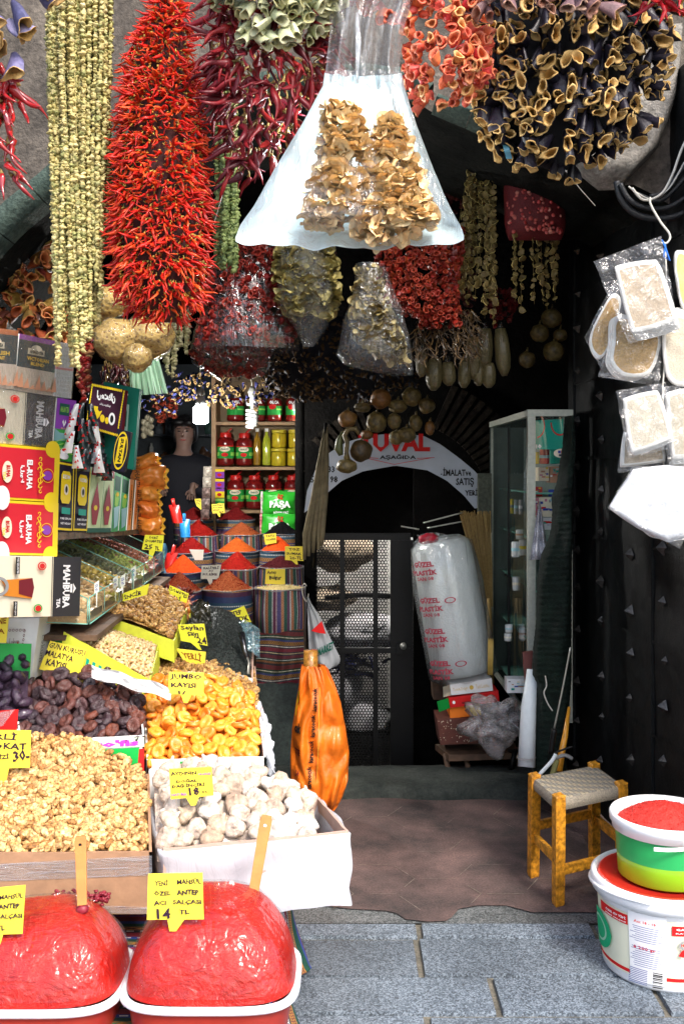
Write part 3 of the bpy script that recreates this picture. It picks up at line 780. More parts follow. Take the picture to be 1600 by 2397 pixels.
def heap(piece, label, cat, group, templates, mats, c, bulge, n, mind, tilt=.5, keep=300, s=(.9, 1.12), rest=None, fill=None, fillmat=None, inset=.03, lift=.0, seed=1, flat=True, layers=1, power=.7):
    """c: four corners (front left, front right, back right, back left) of the heap's foot; bulge(u,v) lifts it"""
    r = random.Random(seed); pts = []
    surf = lambda u, v: bil(c, u, v) + Vector((0, 0, bulge(u, v)))
    tries = 0
    while len(pts) < n and tries < n * 60:
        tries += 1; u, v = r.uniform(inset, 1 - inset), r.uniform(inset, 1 - inset); p = surf(u, v)
        if all((p - q[0]).length_squared > mind * mind for q in pts): pts.append((p, u, v))
    order = sorted(pts, key=lambda q: q[0].y)
    meshes = [t.mesh(piece, mats) for t in templates]; arrs = [t.arr() for t in templates]; rb = MB()
    for k, (p, u, v) in enumerate(order):
        e = .01; du = surf(min(1, u + e), v) - surf(max(0, u - e), v); dv = surf(u, min(1, v + e)) - surf(u, max(0, v - e))
        nrm = du.cross(dv).normalized()
        nrm = (nrm + Vector((r.gauss(0, tilt), r.gauss(0, tilt) - .12, r.gauss(0, tilt * .5))))
        if not flat: nrm = Vector((r.gauss(0, 1), r.gauss(0, 1), r.gauss(0, .6)))
        i = r.randrange(len(templates)); M = aim(p + Vector((0, 0, lift + r.uniform(-.3, .3) * mind * .3)), nrm, r.random() * 6.3, r.uniform(*s))
        if k < keep:
            o = bpy.data.objects.new(piece, meshes[i]); COL.objects.link(o); o.matrix_basis = M
            tag(o, label, cat, group)
        else: rb.add(*arrs[i][:3], M)
    if rb.n: tag(rb.build(rest or 'more_' + piece, mats, None), (rest or piece) and label, cat, None, 'stuff')
    if fill:
        b = MB(); b.grid(lambda u, v: surf(u, v) - Vector((0, 0, mind * .75 + .004 * mnoise.noise(Vector((u * 20, v * 20, 1))))), 26, 20)
        b.grid(lambda u, v: bil(c, u, v) - Vector((0, 0, .03)), 2, 2)
        o = b.build(fill, fillmat or mats, None); tag(o, 'packed goods under the heap: ' + group, 'filling', None, 'stuff')
    return surf
def dome(h, pu=.5, pv=.6, k=1.0):
    def g(u, v):
        a = max(0, 1 - abs((u - pu) / (pu if u < pu else 1 - pu)) ** 2.2); b_ = max(0, 1 - abs((v - pv) / (pv if v < pv else 1 - pv)) ** 2.2)
        return h * (a * b_) ** .6 * (1 + .12 * mnoise.noise(Vector((u * 5, v * 5, h * 30))))
    return g

# ------------------------------------------------------------------ price cards
def price_card(label, tl, tr, br, bl, Y, lines, spike=None, m=None, holder=False, dy=None, group='handwritten price cards', bold=.03):
    """corners in photo pixels; lines: (text, u0, v0, u1, v1[, ink])"""
    c = [P(*q, Y) for q in (tl, tr, br, bl)]
    if dy: c = [p + Vector((0, d, 0)) for p, d in zip(c, dy)]
    base_ = P(*(spike or ((bl[0] + br[0]) / 2, bl[1])), Y)
    t = thing('price_card', base_, label, 'price card', group)
    m = m or YGCARD
    n = (c[1] - c[0]).cross(c[3] - c[0]).normalized(); n = n if n.y > 0 else -n
    b = MB(); b.hexa(c, [p + n * .0025 for p in c]); b.build('card', m, t, False)
    if spike:
        s = Vector(P(*spike, Y)); a = c[3].lerp(c[2], .36); d = c[3].lerp(c[2], .66); e = (d - a) * .38
        b = MB(); b.hexa([a, d, s + e, s], [p + n * .0022 for p in (a, d, s + e, s)]); b.build('spike', m, t, False)
    f = Face(*c)
    for L in lines:
        f.text(L[0], *L[1:5], L[5] if len(L) > 5 else MRK, bold, .05)
    f.build('lettering', t); return t, f

# ================================================================== LEFT STALL, front to back
# trestle and its woven cloth
CL_STOPS = [(0, (.28, .01, .015)), (.09, (.01, .02, .06)), (.16, (.3, .1, .01)), (.25, (.002, .03, .02)), (.33, (.02, .04, .2)), (.4, (.2, .01, .02)), (.52, (.01, .012, .02)), (.6, (.35, .16, .03)), (.7, (.002, .05, .03)), (.8, (.03, .05, .22)), (.88, (.18, .01, .015))]
KILIM = stripes('woven_cloth', CL_STOPS, 5.0, [(.13, .012, (.75, .7, .6)), (.57, .012, (.7, .7, .65)), (.37, .01, (.8, .75, .6))], zig=[(.21, .035, (.02, .1, .05)), (.65, .04, (.1, .01, .02)), (.05, .03, (.02, .05, .3))], dotfreq=46)
t = thing('market_table', (-.9, 2.8, 0), 'low stall table under a patterned woven cloth at the front', 'table')
b = MB(); b.box((-1.05, 2.68, .12), (1.72, .95, .2)); b.build('table_top', WOODD, t, False)
b = MB()
edge_x = [(2.1, PX(742, 2.35)), (2.3, PX(735, 2.35)), (2.6, PX(705, 2.6)), (3.1, PX(690, 3.0))]
def cloth(u, v):
    y = 2.12 + v * 1.0; x0 = -.20 + .04 * math.sin(y * 17) + .012 * math.sin(y * 41)
    z = .235 - .235 * min(1, u * 1.0); x = x0 + .045 * u + .02 * math.sin(y * 30 + u * 3) * u
    return (x, y, max(.006, z))
b.grid(cloth, 14, 60)
b.grid(lambda u, v: (-2.0 + 1.8 * u + .04 * math.sin((2.12 + v) * 17) * (u > .95), 2.12 + v * 1.0, .237), 10, 10)
b.grid(lambda u, v: (-2.0 + 1.8 * u, 2.12 + .012 * math.sin(u * 60), .237 * (1 - v) + .004), 60, 8)
cl = b.build('woven_tablecloth', [KILIM], None); tag(cl, 'multicoloured woven cloth hanging at the corner of the front table', 'tablecloth')
adj = cl
# plastic tubs heaped with pepper paste under cling film
PASTE = None
def paste_mat():
    m, nt, b = base('pepper_paste'); n1 = noise_n(nt, 9, 5, .6); n2 = noise_n(nt, 160, 4, .7)
    r = ramp(nt, [(.3, (.30, .004, .002)), (.6, (.54, .012, .004))]); nt.links.new(n1, r.inputs[0])
    nt.links.new(r.outputs[0], b.inputs['Base Color']); b.inputs['Roughness'].default_value = .42
    b.inputs['Coat Weight'].default_value = .4; b.inputs['Coat Roughness'].default_value = .16; b.inputs['Specular IOR Level'].default_value = .1
    mp = nt.nodes.new('ShaderNodeMapping'); mp.inputs['Scale'].default_value = (1, 3.2, 1.2); mp.inputs['Rotation'].default_value = (0, .3, .5)
    tc = nt.nodes.new('ShaderNodeTexCoord'); nt.links.new(tc.outputs['Object'], mp.inputs[0]); n3 = noise_n(nt, 22, 4, .6, mp.outputs[0], 1.2)
    bp = nt.nodes.new('ShaderNodeBump'); bp.inputs['Strength'].default_value = .8; bp.inputs['Distance'].default_value = .014
    nt.links.new(math_n(nt, 'ADD', n3, math_n(nt, 'MULTIPLY', n2, .25)), bp.inputs['Height'])
    nt.links.new(bp.outputs[0], b.inputs['Coat Normal']); nt.links.new(bp.outputs[0], b.inputs['Normal']); return m
PASTE = paste_mat(); CLING = plastic('cling_film', (.9, .5, .5), .0, .17, 14, .16, (1, .35, 1))
TUBW = mat('tub_plastic', (.82, .82, .86), .3, .05, 10, sss=.2)
def superell(a, n=4.0): 
    c, s = math.cos(a), math.sin(a); return (abs(c) ** n + abs(s) ** n) ** (-1 / n)
def tub(label, cx, cy, hw, hd, z, h, top, seed):
    t = thing('paste_tub', (cx, cy, z - .12), label, 'tub', 'white tubs of red pepper paste')
    b = MB(); fn = lambda a, zz, r: superell(a)
    b.lathe([(hw * .86, -.12), (hw * .93, -.02), (hw * .94, 0)], (cx, cy, z), 72, 0, sy=hd / hw, fn=fn); b.build('tub_body', [mat('paste_through_tub', (.3, .025, .015), .35, .1), TUBW], t)
    o = t.children[0]
    b = MB(); b.lathe([(hw * .95, -.004), (hw * 1.0, .0), (hw * 1.03, .006), (hw * 1.028, .016), (hw * .98, .020), (hw * .95, .016)], (cx, cy, z), 72, 0, sy=hd / hw, fn=fn)
    b.build('rim', TUBW, t)
    b = MB()
    def mound(u, v):
        a = 2 * math.pi * u; e = superell(a, 3.4 if v > .5 else 2.6)
        rr = v; x = cx + hw * .97 * rr * e * math.cos(a); y = cy + hd * .97 * rr * e * math.sin(a)
        zz = z + .02 + top * (1 - rr ** 2.6) ** .62 + .016 * mnoise.noise(Vector((x * 7, y * 7, seed))) * (1 - rr ** 4)
        k = .02 * (1 - rr); return (x - k * math.sin(seed), y + .25 * top * (1 - rr) , zz)
    b.grid(mound, 72, 26, flip=True); b.build('paste_heap', PASTE, t)
    def film(u, v): q = Vector(mound(u, .03 + .965 * v)); a = 2 * math.pi * u; return q + Vector((0, 0, .003)) + Vector((math.cos(a), math.sin(a), .3)) * (.003 + .0022 * mnoise.noise(Vector((u * 60, v * 3, seed))) + .003 * mnoise.noise(Vector((u * 16, v * 9, 2))))
    b = MB(); b.grid(film, 200, 20, flip=True); b.build('cling_film', CLING, t)
    return t
tub('white tub of red pepper paste next to the woven cloth', PX(500, 2.43), 2.43, .207, .165, .306, .12, .19, 1)
tub('white tub of red pepper paste with dark paste on its ridge', PX(95, 2.43), 2.43, .214, .165, .300, .12, .165, 5)
b = MB()
for i in range(260):
    p = P(rnd.uniform(118, 250), 0, 2.5); b.ell((p.x, 2.52 + rnd.gauss(0, .012), .468 + rnd.uniform(-.01, .008)), (.006, .005, .0035), 6, 4, amp=.6, seed=i)
tag(b.build('dark_paste_crumbs', mat('dark_paste', (.2, .008, .02), .5, .2), None), 'darker crumbly paste along the ridge of the left tub', 'paste', kind='stuff')
def spatula(label, top, bot, Y, w, tilt=0):
    a, c = P(*top, Y), P(*bot, Y); a.y += .05; t = thing('wooden_spatula', c, label, 'spatula', 'wooden spatulas standing in the paste')
    d = (a - c).normalized(); s = d.cross(Vector((0, 1, 0))).normalized(); b = MB(); k = 8; L = (a - c).length
    hy = [(0, .8), (.5, .9), (.93, 1.0), (1.0, .8)]
    prof = [(c + d * L * q - s * w / 2 * x, c + d * L * q + s * w / 2 * x) for q, x in hy]
    v = []
    for p, q in prof: v += [p + Vector((0, -.004, 0)), q + Vector((0, -.004, 0)), q + Vector((0, .004, 0)), p + Vector((0, .004, 0))]
    f = [(i * 4 + j, i * 4 + (j + 1) % 4, i * 4 + 4 + (j + 1) % 4, i * 4 + 4 + j) for i in range(3) for j in range(4)] + [(3, 2, 1, 0), (12, 13, 14, 15)]
    b.add([tuple(x) for x in v], f); b.build('handle', WOODO, t, False, .001)
    b = MB(); hc = c + d * L * .88 + Vector((0, -.0048, 0)); b.lathe([(0, 0), (.0042, 0)], n=14, M=aim(hc, (0, -1, 0))); b.build('hanging_hole', WHITE if tilt else BLACK, t)
    b = MB(); b.ell(c + Vector((0, 0, -.012)), (w * .55, .010, .012), 12, 8, amp=.3); b.build('paste_smear', mat('dark_paste', (.2, .008, .02)), t)
spatula('orange wooden spatula leaning right in the right tub of paste', (621, 1925), (592, 2098), 2.5, .031, 1)
spatula('orange wooden spatula upright before the cardboard box of walnuts', (176, 1975), (193, 2118), 2.42, .029, 0)
price_card('yellow card YENİ MAHSÜL ÖZEL ANTEP ACI SALÇASI 14 TL in the right tub', (347, 2046), (474, 2043), (477, 2152), (344, 2153), 2.33,
    [('YENİ', .12, .12, .37, .27), ('MAHSÜL', .53, .10, .97, .24), ('ÖZEL', .12, .35, .42, .47), ('ANTEP', .53, .34, .93, .47), ('ACI', .12, .57, .34, .68), ('SALÇASI', .46, .55, .97, .68), ('14', .17, .73, .42, .97), ('TL', .57, .76, .76, .87)], (397, 2180), YCARD)
price_card('yellow card cut off at the left edge, lettered MAHSÜL ANTEP SALÇASI TL', (-75, 2085), (60, 2072), (53, 2186), (-80, 2190), 2.33,
    [('YENİ', .08, .15, .40, .29), ('MAHSÜL', .56, .13, .97, .26), ('ÖZEL', .08, .37, .42, .5), ('ANTEP', .56, .34, .93, .46), ('ACI', .1, .58, .4, .7), ('SALÇASI', .55, .55, .99, .68), ('14', .2, .74, .42, .95), ('TL', .55, .78, .70, .9)], (-15, 2215), YCARD)

# walnut box
c0 = [P(-180, 1998, 2.72), P(356, 1995, 2.72), P(350, 1812, 3.1), P(-120, 1812, 3.1)]
t, c = tray('walnut_box', 'brown cardboard box full of walnut kernels at the front left', 'box', *c0, .17, [CARD], .008)
f = Face(P(-180, 2000, 2.718), P(356, 1997, 2.718), P(356, 2140, 2.718), P(-180, 2140, 2.718)); TAPE = plastic('packing_tape', haze=.12, gloss=.5, wr=20, stretch=(.3, 1, 2))
f.poly([(.0, .22), (1, .04), (1, .36), (0, .5)], TAPE); f.poly([(.0, .75), (1, .88), (1, 1), (0, .9)], TAPE); f.build('packing_tape', t)
WALM = mat('walnut_kernel', [(.64, .36, .12), (.82, .56, .25), (.36, .16, .04), (.74, .45, .17)], .65, .75, 150, .4, 260)  # strong noise contrast paints dark crevices into the kernel colour
wc = [x + Vector((0, 0, -.01)) for x in c0]
wc = [P(-170, 1992, 2.74), P(345, 1992, 2.74), P(345, 1815, 3.1), P(-110, 1815, 3.1)]
bl = dome(.10, .42, .85)
def wb(u, v): return max(0, .125 * (1 - abs((u - .5) / .52) ** 1.7)) * (v ** 1.1) * (1 + .25 * mnoise.noise(Vector((u * 7, v * 5, 2)))) + .012 * mnoise.noise(Vector((u * 12, v * 9, 8)))
heap('walnut_kernel', 'pale walnut kernel in the big heap at the front left', 'walnut', 'walnut kernels heaped in the front left box', WALN, [WALM], wc, wb, 1150, .0145, keep=300, s=(.95, 1.3), fill='walnut_filling', fillmat=mat('walnut_gap_shade', (.16, .075, .025), .8, .4, 90), flat=False, inset=.01, seed=11)  # filling painted darker than the nuts to stand for shade in the gaps
price_card('yellow card YERLİ TOKAT CEVİZİ 30 stuck in the walnut heap', (-70, 1708), (73, 1710), (70, 1797), (-72, 1800), 2.95,
    [('YERLİ', .12, .05, .78, .27), ('TOKAT', .25, .32, .94, .52), ('CEVİZİ', .3, .6, .66, .76), ('30-', .72, .5, 1.0, .83)], (-5, 1845), YCARD)

# fig box with a plastic liner
c0 = [P(382, 1988, 2.72), P(815, 1945, 2.68), P(748, 1868, 3.06), P(355, 1868, 3.06)]
t, c = tray('fig_box', 'cardboard box of dried figs lined with white plastic, front right of the table', 'box', *c0, .185, [CARDP], .008)
b = MB()
def lin(u, v):
    k = u * 4; i = min(3, int(k)); w = k - i; order = [c0[3], c0[0], c0[1], c0[2], c0[3]]
    p = order[i].lerp(order[i + 1], w); ctr = sum(c0, Vector()) / 4; o = (p - ctr); o.z = 0; o = o.normalized()
    if v < .2: return p - o * (.02 * (1 - v * 5)) + Vector((0, 0, -.09 * (1 - v * 5)))
    q = (v - .2) / .8
    return p + o * (.010 + .012 * mnoise.noise(Vector((u * 14, q * 3, 2))) + .006 * math.sin(u * 90 + q * 5) * q) + Vector((0, 0, .008 - .208 * q + .012 * mnoise.noise(Vector((u * 10, 5, 2))) * q))
b.grid(lin, 90, 16); b.build('plastic_liner', LINER, t)
FIGM = mat('dried_fig', [(.60, .52, .44), (.50, .38, .27), (.68, .62, .56), (.40, .27, .18)], .8, .4, 75, .45, 120, sss=.1)
fc = [P(368, 1990, 2.74), P(735, 1962, 2.74), P(735, 1890, 3.02), P(360, 1870, 3.04)]
heap('dried_fig', 'white floury dried fig in the lined box', 'fig', 'dried figs heaped in the lined box', FIG, [FIGM], fc, lambda u, v: .105 * max(0, 1 - abs((u - .36) / .66) ** 1.6) * v ** .8 + .02 * v, 62, .043, tilt=.55, fill='fig_filling', inset=.04, lift=.008, seed=4)
heap('dried_fig', 'white floury dried fig in the lined box', 'fig', 'dried figs heaped in the lined box', FIG, [FIGM], [p - Vector((0, 0, .022)) for p in fc], lambda u, v: .08 * max(0, 1 - abs((u - .36) / .66) ** 1.6) * v ** .8, 34, .05, tilt=.7, inset=.08, seed=9)
price_card('pale yellow card AYDININ DOĞAL DAĞ İNCİRİ 18 TL over the figs', (396, 1800), (495, 1795), (500, 1862), (400, 1871), 2.80,
    [('AYDININ', .03, .1, .64, .24), ('DOĞAL', .15, .35, .65, .48), ('DAĞ İNCİRİ', .05, .5, .82, .64), ('18', .43, .65, .68, .93), ('TL.', .72, .8, .92, .88), ('ORGANİK', .68, .16, .99, .26, PURP), ('NATUREL', .03, .8, .4, .9, PURP)], (447, 1886), YCARD)

# dark apricots in their box, printed face
c0 = [P(42, 1738, 3.12), P(338, 1722, 3.12), P(330, 1640, 3.42), P(20, 1640, 3.42)]
t, c = tray('printed_fruit_box', 'printed carton of dark dried apricots with a green and red front', 'box', *c0, .22, [CARDW], .006)
f = Face(*[P(*q, 3.117) for q in ((42, 1740), (338, 1724), (338, 1862), (42, 1862))])
PALEG = ink('pale_green', (.6, .75, .55))
f.rect(0, .01, 1, .17, PALEG); f.poly([(.12, .2), (.96, .18), (.97, .7), (.93, 1), (.1, 1)], GRN); f.poly([(.96, .2), (1, .2), (1, 1), (.85, 1), (.94, .72)], REDI)
f.text("so'fis", .6, .03, .96, .15, ink('magenta', (.6, .05, .5)), .05); f.text('96', .91, .62, .98, .74, WHITE, .03); f.build('print', t)
DAPM = mat('dark_apricot', [(.04, .022, .028), (.055, .03, .034), (.14, .035, .018), (.03, .022, .034)], .5, .45, 38, .7, 110, coat=.05)
fc = [P(45, 1728, 3.15), P(330, 1716, 3.15), P(330, 1650, 3.42), P(40, 1650, 3.42)]
heap('dark_apricot', 'dark brown sun dried apricot in the printed carton', 'dried apricot', 'dark sun dried apricots', DAPR, [DAPM], fc, lambda u, v: .115 * v ** .8 * max(.15, 1 - abs((u - .5) / .6) ** 2.5), 75, .036, tilt=.6, fill='dark_apricot_filling', inset=.01, lift=.006, seed=21)
heap('dark_apricot', 'dark brown sun dried apricot in the printed carton', 'dried apricot', 'dark sun dried apricots', DAPR, [DAPM], [p - Vector((0, .012, .018)) for p in fc], lambda u, v: .10 * v ** .8 * max(.15, 1 - abs((u - .5) / .6) ** 2.5), 60, .04, tilt=.9, inset=.01, seed=22)
# dates at the left edge
DATM = mat('date_skin', [(.05, .025, .045), (.09, .05, .09), (.03, .015, .03)], .3, .5, 90, .6, 160, coat=.3)
fc = [P(-120, 1700, 3.16), P(60, 1690, 3.2), P(70, 1610, 3.45), P(-120, 1610, 3.45)]
c0 = [P(-130, 1712, 3.14), P(48, 1708, 3.14), P(38, 1640, 3.42), P(-130, 1640, 3.42)]
t, c = tray('date_box', 'red and white carton of glossy dates at the left edge', 'box', *c0, .2, [CARDW], .006)
f = Face(*[P(*q, 3.137) for q in ((-130, 1672), (44, 1660), (40, 1712), (-130, 1712))]); f.poly([(0, 0), (1, 0), (1, 1), (0, 1)], REDI); f.poly([(.5, .2), (.95, 0), (.8, .75), (.3, .9)], CLEARB); f.build('print', t)
heap('date', 'wrinkled purple brown date at the left edge', 'date', 'dates heaped at the left edge', DATE, [DATM], fc, lambda u, v: .13 * v, 44, .034, tilt=.9, fill='date_filling', inset=.01, lift=.01, seed=8, flat=False)

# yellow apricots
c0 = [P(344, 1778, 3.1), P(622, 1772, 3.1), P(606, 1650, 3.5), P(336, 1650, 3.5)]
t, c = tray('apricot_box', 'white carton of jumbo yellow apricots with fruit printed on its front', 'box', *c0, .2, [CARDW], .006)
f = Face(*[P(*q, 3.097) for q in ((344, 1780), (622, 1774), (622, 1872), (344, 1880))])
f.rect(.28, .04, .52, .15, GRN); f.text('Kayısının', .31, .06, .44, .13, WHITE, .02)
for k in range(5): f.rect(.6, .1 + k * .055, .8, .115 + k * .055, ink('faint_green', (.3, .55, .4)))
f.poly([(.78, .62), (.8, .5), (.84, .45), (.83, .62), (.79, .68)], GRN); f.disc(.9, .6, .08, .14, ORG, 20); f.disc(.88, .55, .05, .1, CREAM, 20); f.build('print', t)
b = MB()
def frill(u, v):
    p = c0[1].lerp(c0[2], u); k = .02 + .02 * mnoise.noise(Vector((u * 9, v * 3, 1)))
    return (p.x + k * v * 1.6 + .008 * math.sin(u * 40), p.y, p.z + .012 - .09 * v + .012 * math.sin(u * 55 + v * 4))
b.grid(frill, 50, 8); b.build('plastic_liner', LINER, t)
APRM = mat('yellow_apricot', [(.76, .25, .012), (.80, .32, .03), (.70, .15, .008), (.82, .38, .05)], .42, .14, 40, .2, 100, sss=.3, coat=.1)
fc = [P(345, 1776, 3.12), P(600, 1770, 3.14), P(598, 1660, 3.5), P(345, 1650, 3.5)]
lam = lambda u, v: .105 * v ** .75 * max(.1, 1 - abs((u - .42) / .68) ** 2.4)
heap('yellow_apricot', 'round yellow orange dried apricot in the white carton', 'dried apricot', 'yellow jumbo apricots', APR, [APRM], fc, lam, 85, .036, tilt=.55, fill='apricot_filling', inset=.01, lift=.008, seed=31)
heap('yellow_apricot', 'round yellow orange dried apricot in the white carton', 'dried apricot', 'yellow jumbo apricots', APR, [APRM], [p - Vector((0, .012, .016)) for p in fc], lam, 65, .04, tilt=.9, inset=.01, seed=32)
price_card('yellow card JUMBO KAYISI in the yellow apricots', (396, 1573), (478, 1575), (476, 1628), (394, 1624), 3.28,
    [('JUMBO', .04, .06, .94, .36), ('KAYISI', .07, .45, .78, .7), ('1/', .28, .82, .5, .99)], (430, 1645), YCARD)
price_card('large yellow card GÜN KURUSU MALATYA KAYISI leaning behind the dark apricots', (118, 1500), (205, 1520), (186, 1592), (92, 1566), 3.5,
    [('GÜN KURUSU', .02, .0, .98, .24), ('MALATYA', .0, .3, .72, .52), ('KAYISI', .1, .56, .6, .82), ('16', .5, .84, .75, .98)], None, YCARD, bold=.02)

# YERLİ walnuts box behind the yellow apricots
WALM2 = mat('walnut_amber', [(.50, .26, .07), (.68, .42, .14), (.30, .13, .03), (.58, .34, .10)], .6, .8, 150, .4, 260)  # crevice darkening mixed into the amber colour by the same noise
c0 = [P(352, 1650, 3.72), P(606, 1668, 3.66), P(598, 1560, 4.25), P(375, 1540, 4.25)]
t, c = tray('walnut_carton', 'low open carton of amber walnuts behind the yellow apricots', 'box', *c0, .09, [CARDP], .006)
fc = [P(352, 1640, 3.74), P(600, 1655, 3.7), P(590, 1580, 4.2), P(372, 1560, 4.2)]
heap('amber_walnut', 'amber walnut kernel in the carton behind the yellow apricots', 'walnut', 'amber walnut kernels behind the apricots', WALN, [WALM2], fc, lambda u, v: .075 * max(0, 1 - abs((u - .33) / .75) ** 1.7) * (.35 + .65 * math.sin(min(1, v * 1.1) * 2.2)), 620, .016, keep=300, s=(.95, 1.25), fill='amber_walnut_filling', fillmat=mat('walnut_gap_shade', (.16, .075, .025)), flat=False, inset=.005, seed=41)  # shade between the nuts painted in by the dark filling colour
price_card('yellow card YERLİ standing in the amber walnuts before the black tea', (412, 1518), (482, 1526), (479, 1562), (430, 1548), 4.0, [('YERLİ', .1, .1, .85, .72, ink('brown', (.25, .08, .01)))], None, YCARD)
# black tea
c0 = [P(380, 1530, 4.1), P(592, 1592, 3.98), P(594, 1480, 4.6), P(395, 1440, 4.6)]
t, c = tray('tea_carton', 'carton of loose black tea with a steel scoop', 'box', *c0, .1, [CARDP], .006)
f = Face(P(500, 1562, 4.02), P(592, 1588, 3.975), P(592, 1612, 3.975), P(500, 1598, 4.02)); f.rect(0, 0, 1, 1, CARDW); f.build('flap', t)
TEA = mat('black_tea', [(.008, .012, .011), (.018, .026, .023), (.004, .005, .005)], .6, .4, 200)
tleaf = [MB().tube([(-.006, 0, 0), (0, .001 * (i - 1), .001), (.006, 0, 0)], [.0006, .0014, .0005], 4) for i in range(3)]
b = MB(); r = random.Random(5)
def teah(u, v): return bil([P(378, 1535, 4.08), P(585, 1590, 4.0), P(590, 1500, 4.5), P(400, 1450, 4.5)], u, v) + Vector((0, 0, .12 * max(0, 1 - ((u - .62) / .45) ** 2) * max(0, 1 - ((v - .75) / .75) ** 2) + .06 * max(0, 1 - ((u - .12) / .2) ** 2) * max(0, 1 - ((v - .35) / .5) ** 2)))
b.grid(teah, 40, 30)
for i in range(5200):
    u, v = r.random(), r.random(); b.add(*tleaf[i % 3].arr()[:3], aim(teah(u, v) + Vector((0, 0, .001)), (r.gauss(0, 1), r.gauss(0, 1), r.gauss(0, .5)), r.random() * 6, r.uniform(.7, 1.5)))
tag(b.build('black_tea', TEA, None, False), 'loose black tea heaped in two peaks', 'tea', kind='stuff')
t = thing('tea_scoop', P(580, 1560, 4.1), 'steel scoop with a dark handle stuck in the black tea', 'scoop')
b = MB(); b.tube([P(565, 1480, 4.12), P(572, 1520, 4.1), P(578, 1540, 4.08)], [.014, .012, .01], 12); b.build('handle', mat('dark_handle', (.01, .01, .012), .2, 0, coat=1), t)
b = MB(); b.tube([P(578, 1538, 4.08), P(583, 1552, 4.06), P(581, 1578, 4.03)], [.006, .005, .008], 8, sq=.4); b.build('blade', SILV, t)
price_card('bright card Seylan çayı 24 over the black tea', (416, 1462), (478, 1460), (486, 1512), (424, 1500), 4.02, [('Seylan', .08, .05, .96, .36), ('çayı', .3, .4, .72, .7), ('24', .62, .6, .99, .96)], (465, 1520))
b = MB(); pb = [P(440, 1412, 4.35), P(470, 1410, 4.4), P(495, 1475, 4.3), P(445, 1470, 4.2)]
b.grid(lambda u, v: P(443 + 45 * u + 10 * v, 1412 + 62 * v - 10 * u + 6 * math.sin(u * 9), 4.35 - .1 * v + .05 * mnoise.noise(Vector((u * 4, v * 4, 2)))), 14, 14)
tag(b.build('rolled_foil_pouch', mat('dark_foil', (.03, .03, .02), .25, .5, 30, .5, coat=.6), None), 'dark shiny foil pouch between the lime card and the black tea', 'pouch')
b = MB(); b.grid(lambda u, v: P(500 + 108 * u, 1445 + 70 * v + 22 * u + 8 * math.sin(u * 7) - 14 * math.sin(v * 3), 4.5 - .28 * v + .07 * mnoise.noise(Vector((u * 6, v * 6, 2)))), 30, 22)
tag(b.build('blue_plastic_bag', plastic('blue_film', (.2, .42, .5), .45, .5, 40), None), 'crumpled blue clear bag beside the black tea', 'plastic bag')

# pistachios
PISM = mat('pistachio', [(.62, .42, .2), (.5, .3, .12), (.68, .5, .28), (.36, .36, .1)], .5, .25, 90, .1)
PIST = [t_oval(.0105, .0062, i, .12) for i in range(4)]
YGCART = mat('lime_carton', (.62, .66, .05), .6, .1)
c0 = [P(190, 1500, 3.55), P(352, 1592, 3.45), P(374, 1506, 3.95), P(150, 1440, 4.1)]
t, c = tray('pistachio_carton', 'low yellow carton of shelled pistachios printed LU', 'box', *c0, .09, [YGCART], .005)
f = Face(P(150, 1478, 3.545), P(348, 1594, 3.445), P(340, 1640, 3.445), P(140, 1540, 3.545)); f.rect(0, 0, 1, 1, YGCART); f.text('LU', .3, .5, .48, .8, TEAL, .06); f.text('HAVI', .3, .86, .45, .96, GRN, .02); f.build('print', t)
fc = [P(140, 1490, 3.6), P(352, 1585, 3.47), P(366, 1510, 3.9), P(160, 1450, 4.05)]
heap('pistachio', 'tan shelled pistachio in the yellow carton', 'pistachio', 'pistachios heaped in the yellow carton', PIST, [PISM], fc, lambda u, v: .035 * math.sin(u * 3) * math.sin(v * 3), 560, .0125, keep=300, s=(.95, 1.25), fill='pistachio_filling', flat=False, inset=.01, seed=51)
price_card('small tilted card ANTEP FISTIK 20 in the pistachios', (224, 1505), (251, 1486), (262, 1518), (236, 1524), 3.75, [('ANTEP', .0, .05, .95, .35), ('FISTIK', .1, .4, .85, .6), ('20 TL', .2, .65, .95, .95)], None, YCARD)
# white inner paper between pistachio carton and dark apricots
b = MB(); b.grid(lambda u, v: P(215 + 185 * u, 1556 + 58 * u * .9 + 30 * v + 3 * math.sin(u * 14), 3.30 - .06 * v + .03 * mnoise.noise(Vector((u * 8, v * 4, 2)))), 30, 8)
tag(b.build('wrapping_paper', mat('white_paper', (.5, .5, .5), .7, .05), None), 'crumpled white paper between the pistachio carton and the apricots', 'paper')

# back walnuts in the lime carton
c0 = [P(205, 1425, 3.98), P(408, 1500, 3.92), P(438, 1425, 4.4), P(310, 1390, 4.6)]
t, c = tray('lime_walnut_carton', 'lime green carton of walnuts behind the pistachios', 'box', *c0, .085, [YGCART], .006)
fc = [P(215, 1425, 4.0), P(402, 1490, 3.94), P(430, 1430, 4.35), P(305, 1395, 4.55)]
heap('shelled_walnut', 'shelled walnut in the lime carton behind the pistachios', 'walnut', 'shelled walnuts in the lime carton', WALN, [WALM2], fc, lambda u, v: .05 * math.sin(u * 3) * (.4 + v), 330, .018, keep=300, s=(1.0, 1.35), fill='shelled_walnut_filling', flat=False, inset=.005, seed=61)
price_card('lime card YERLİ over the walnuts in the lime carton', (310, 1414), (370, 1411), (369, 1440), (312, 1430), 4.25, [('YERLİ', .08, .15, .9, .85)])
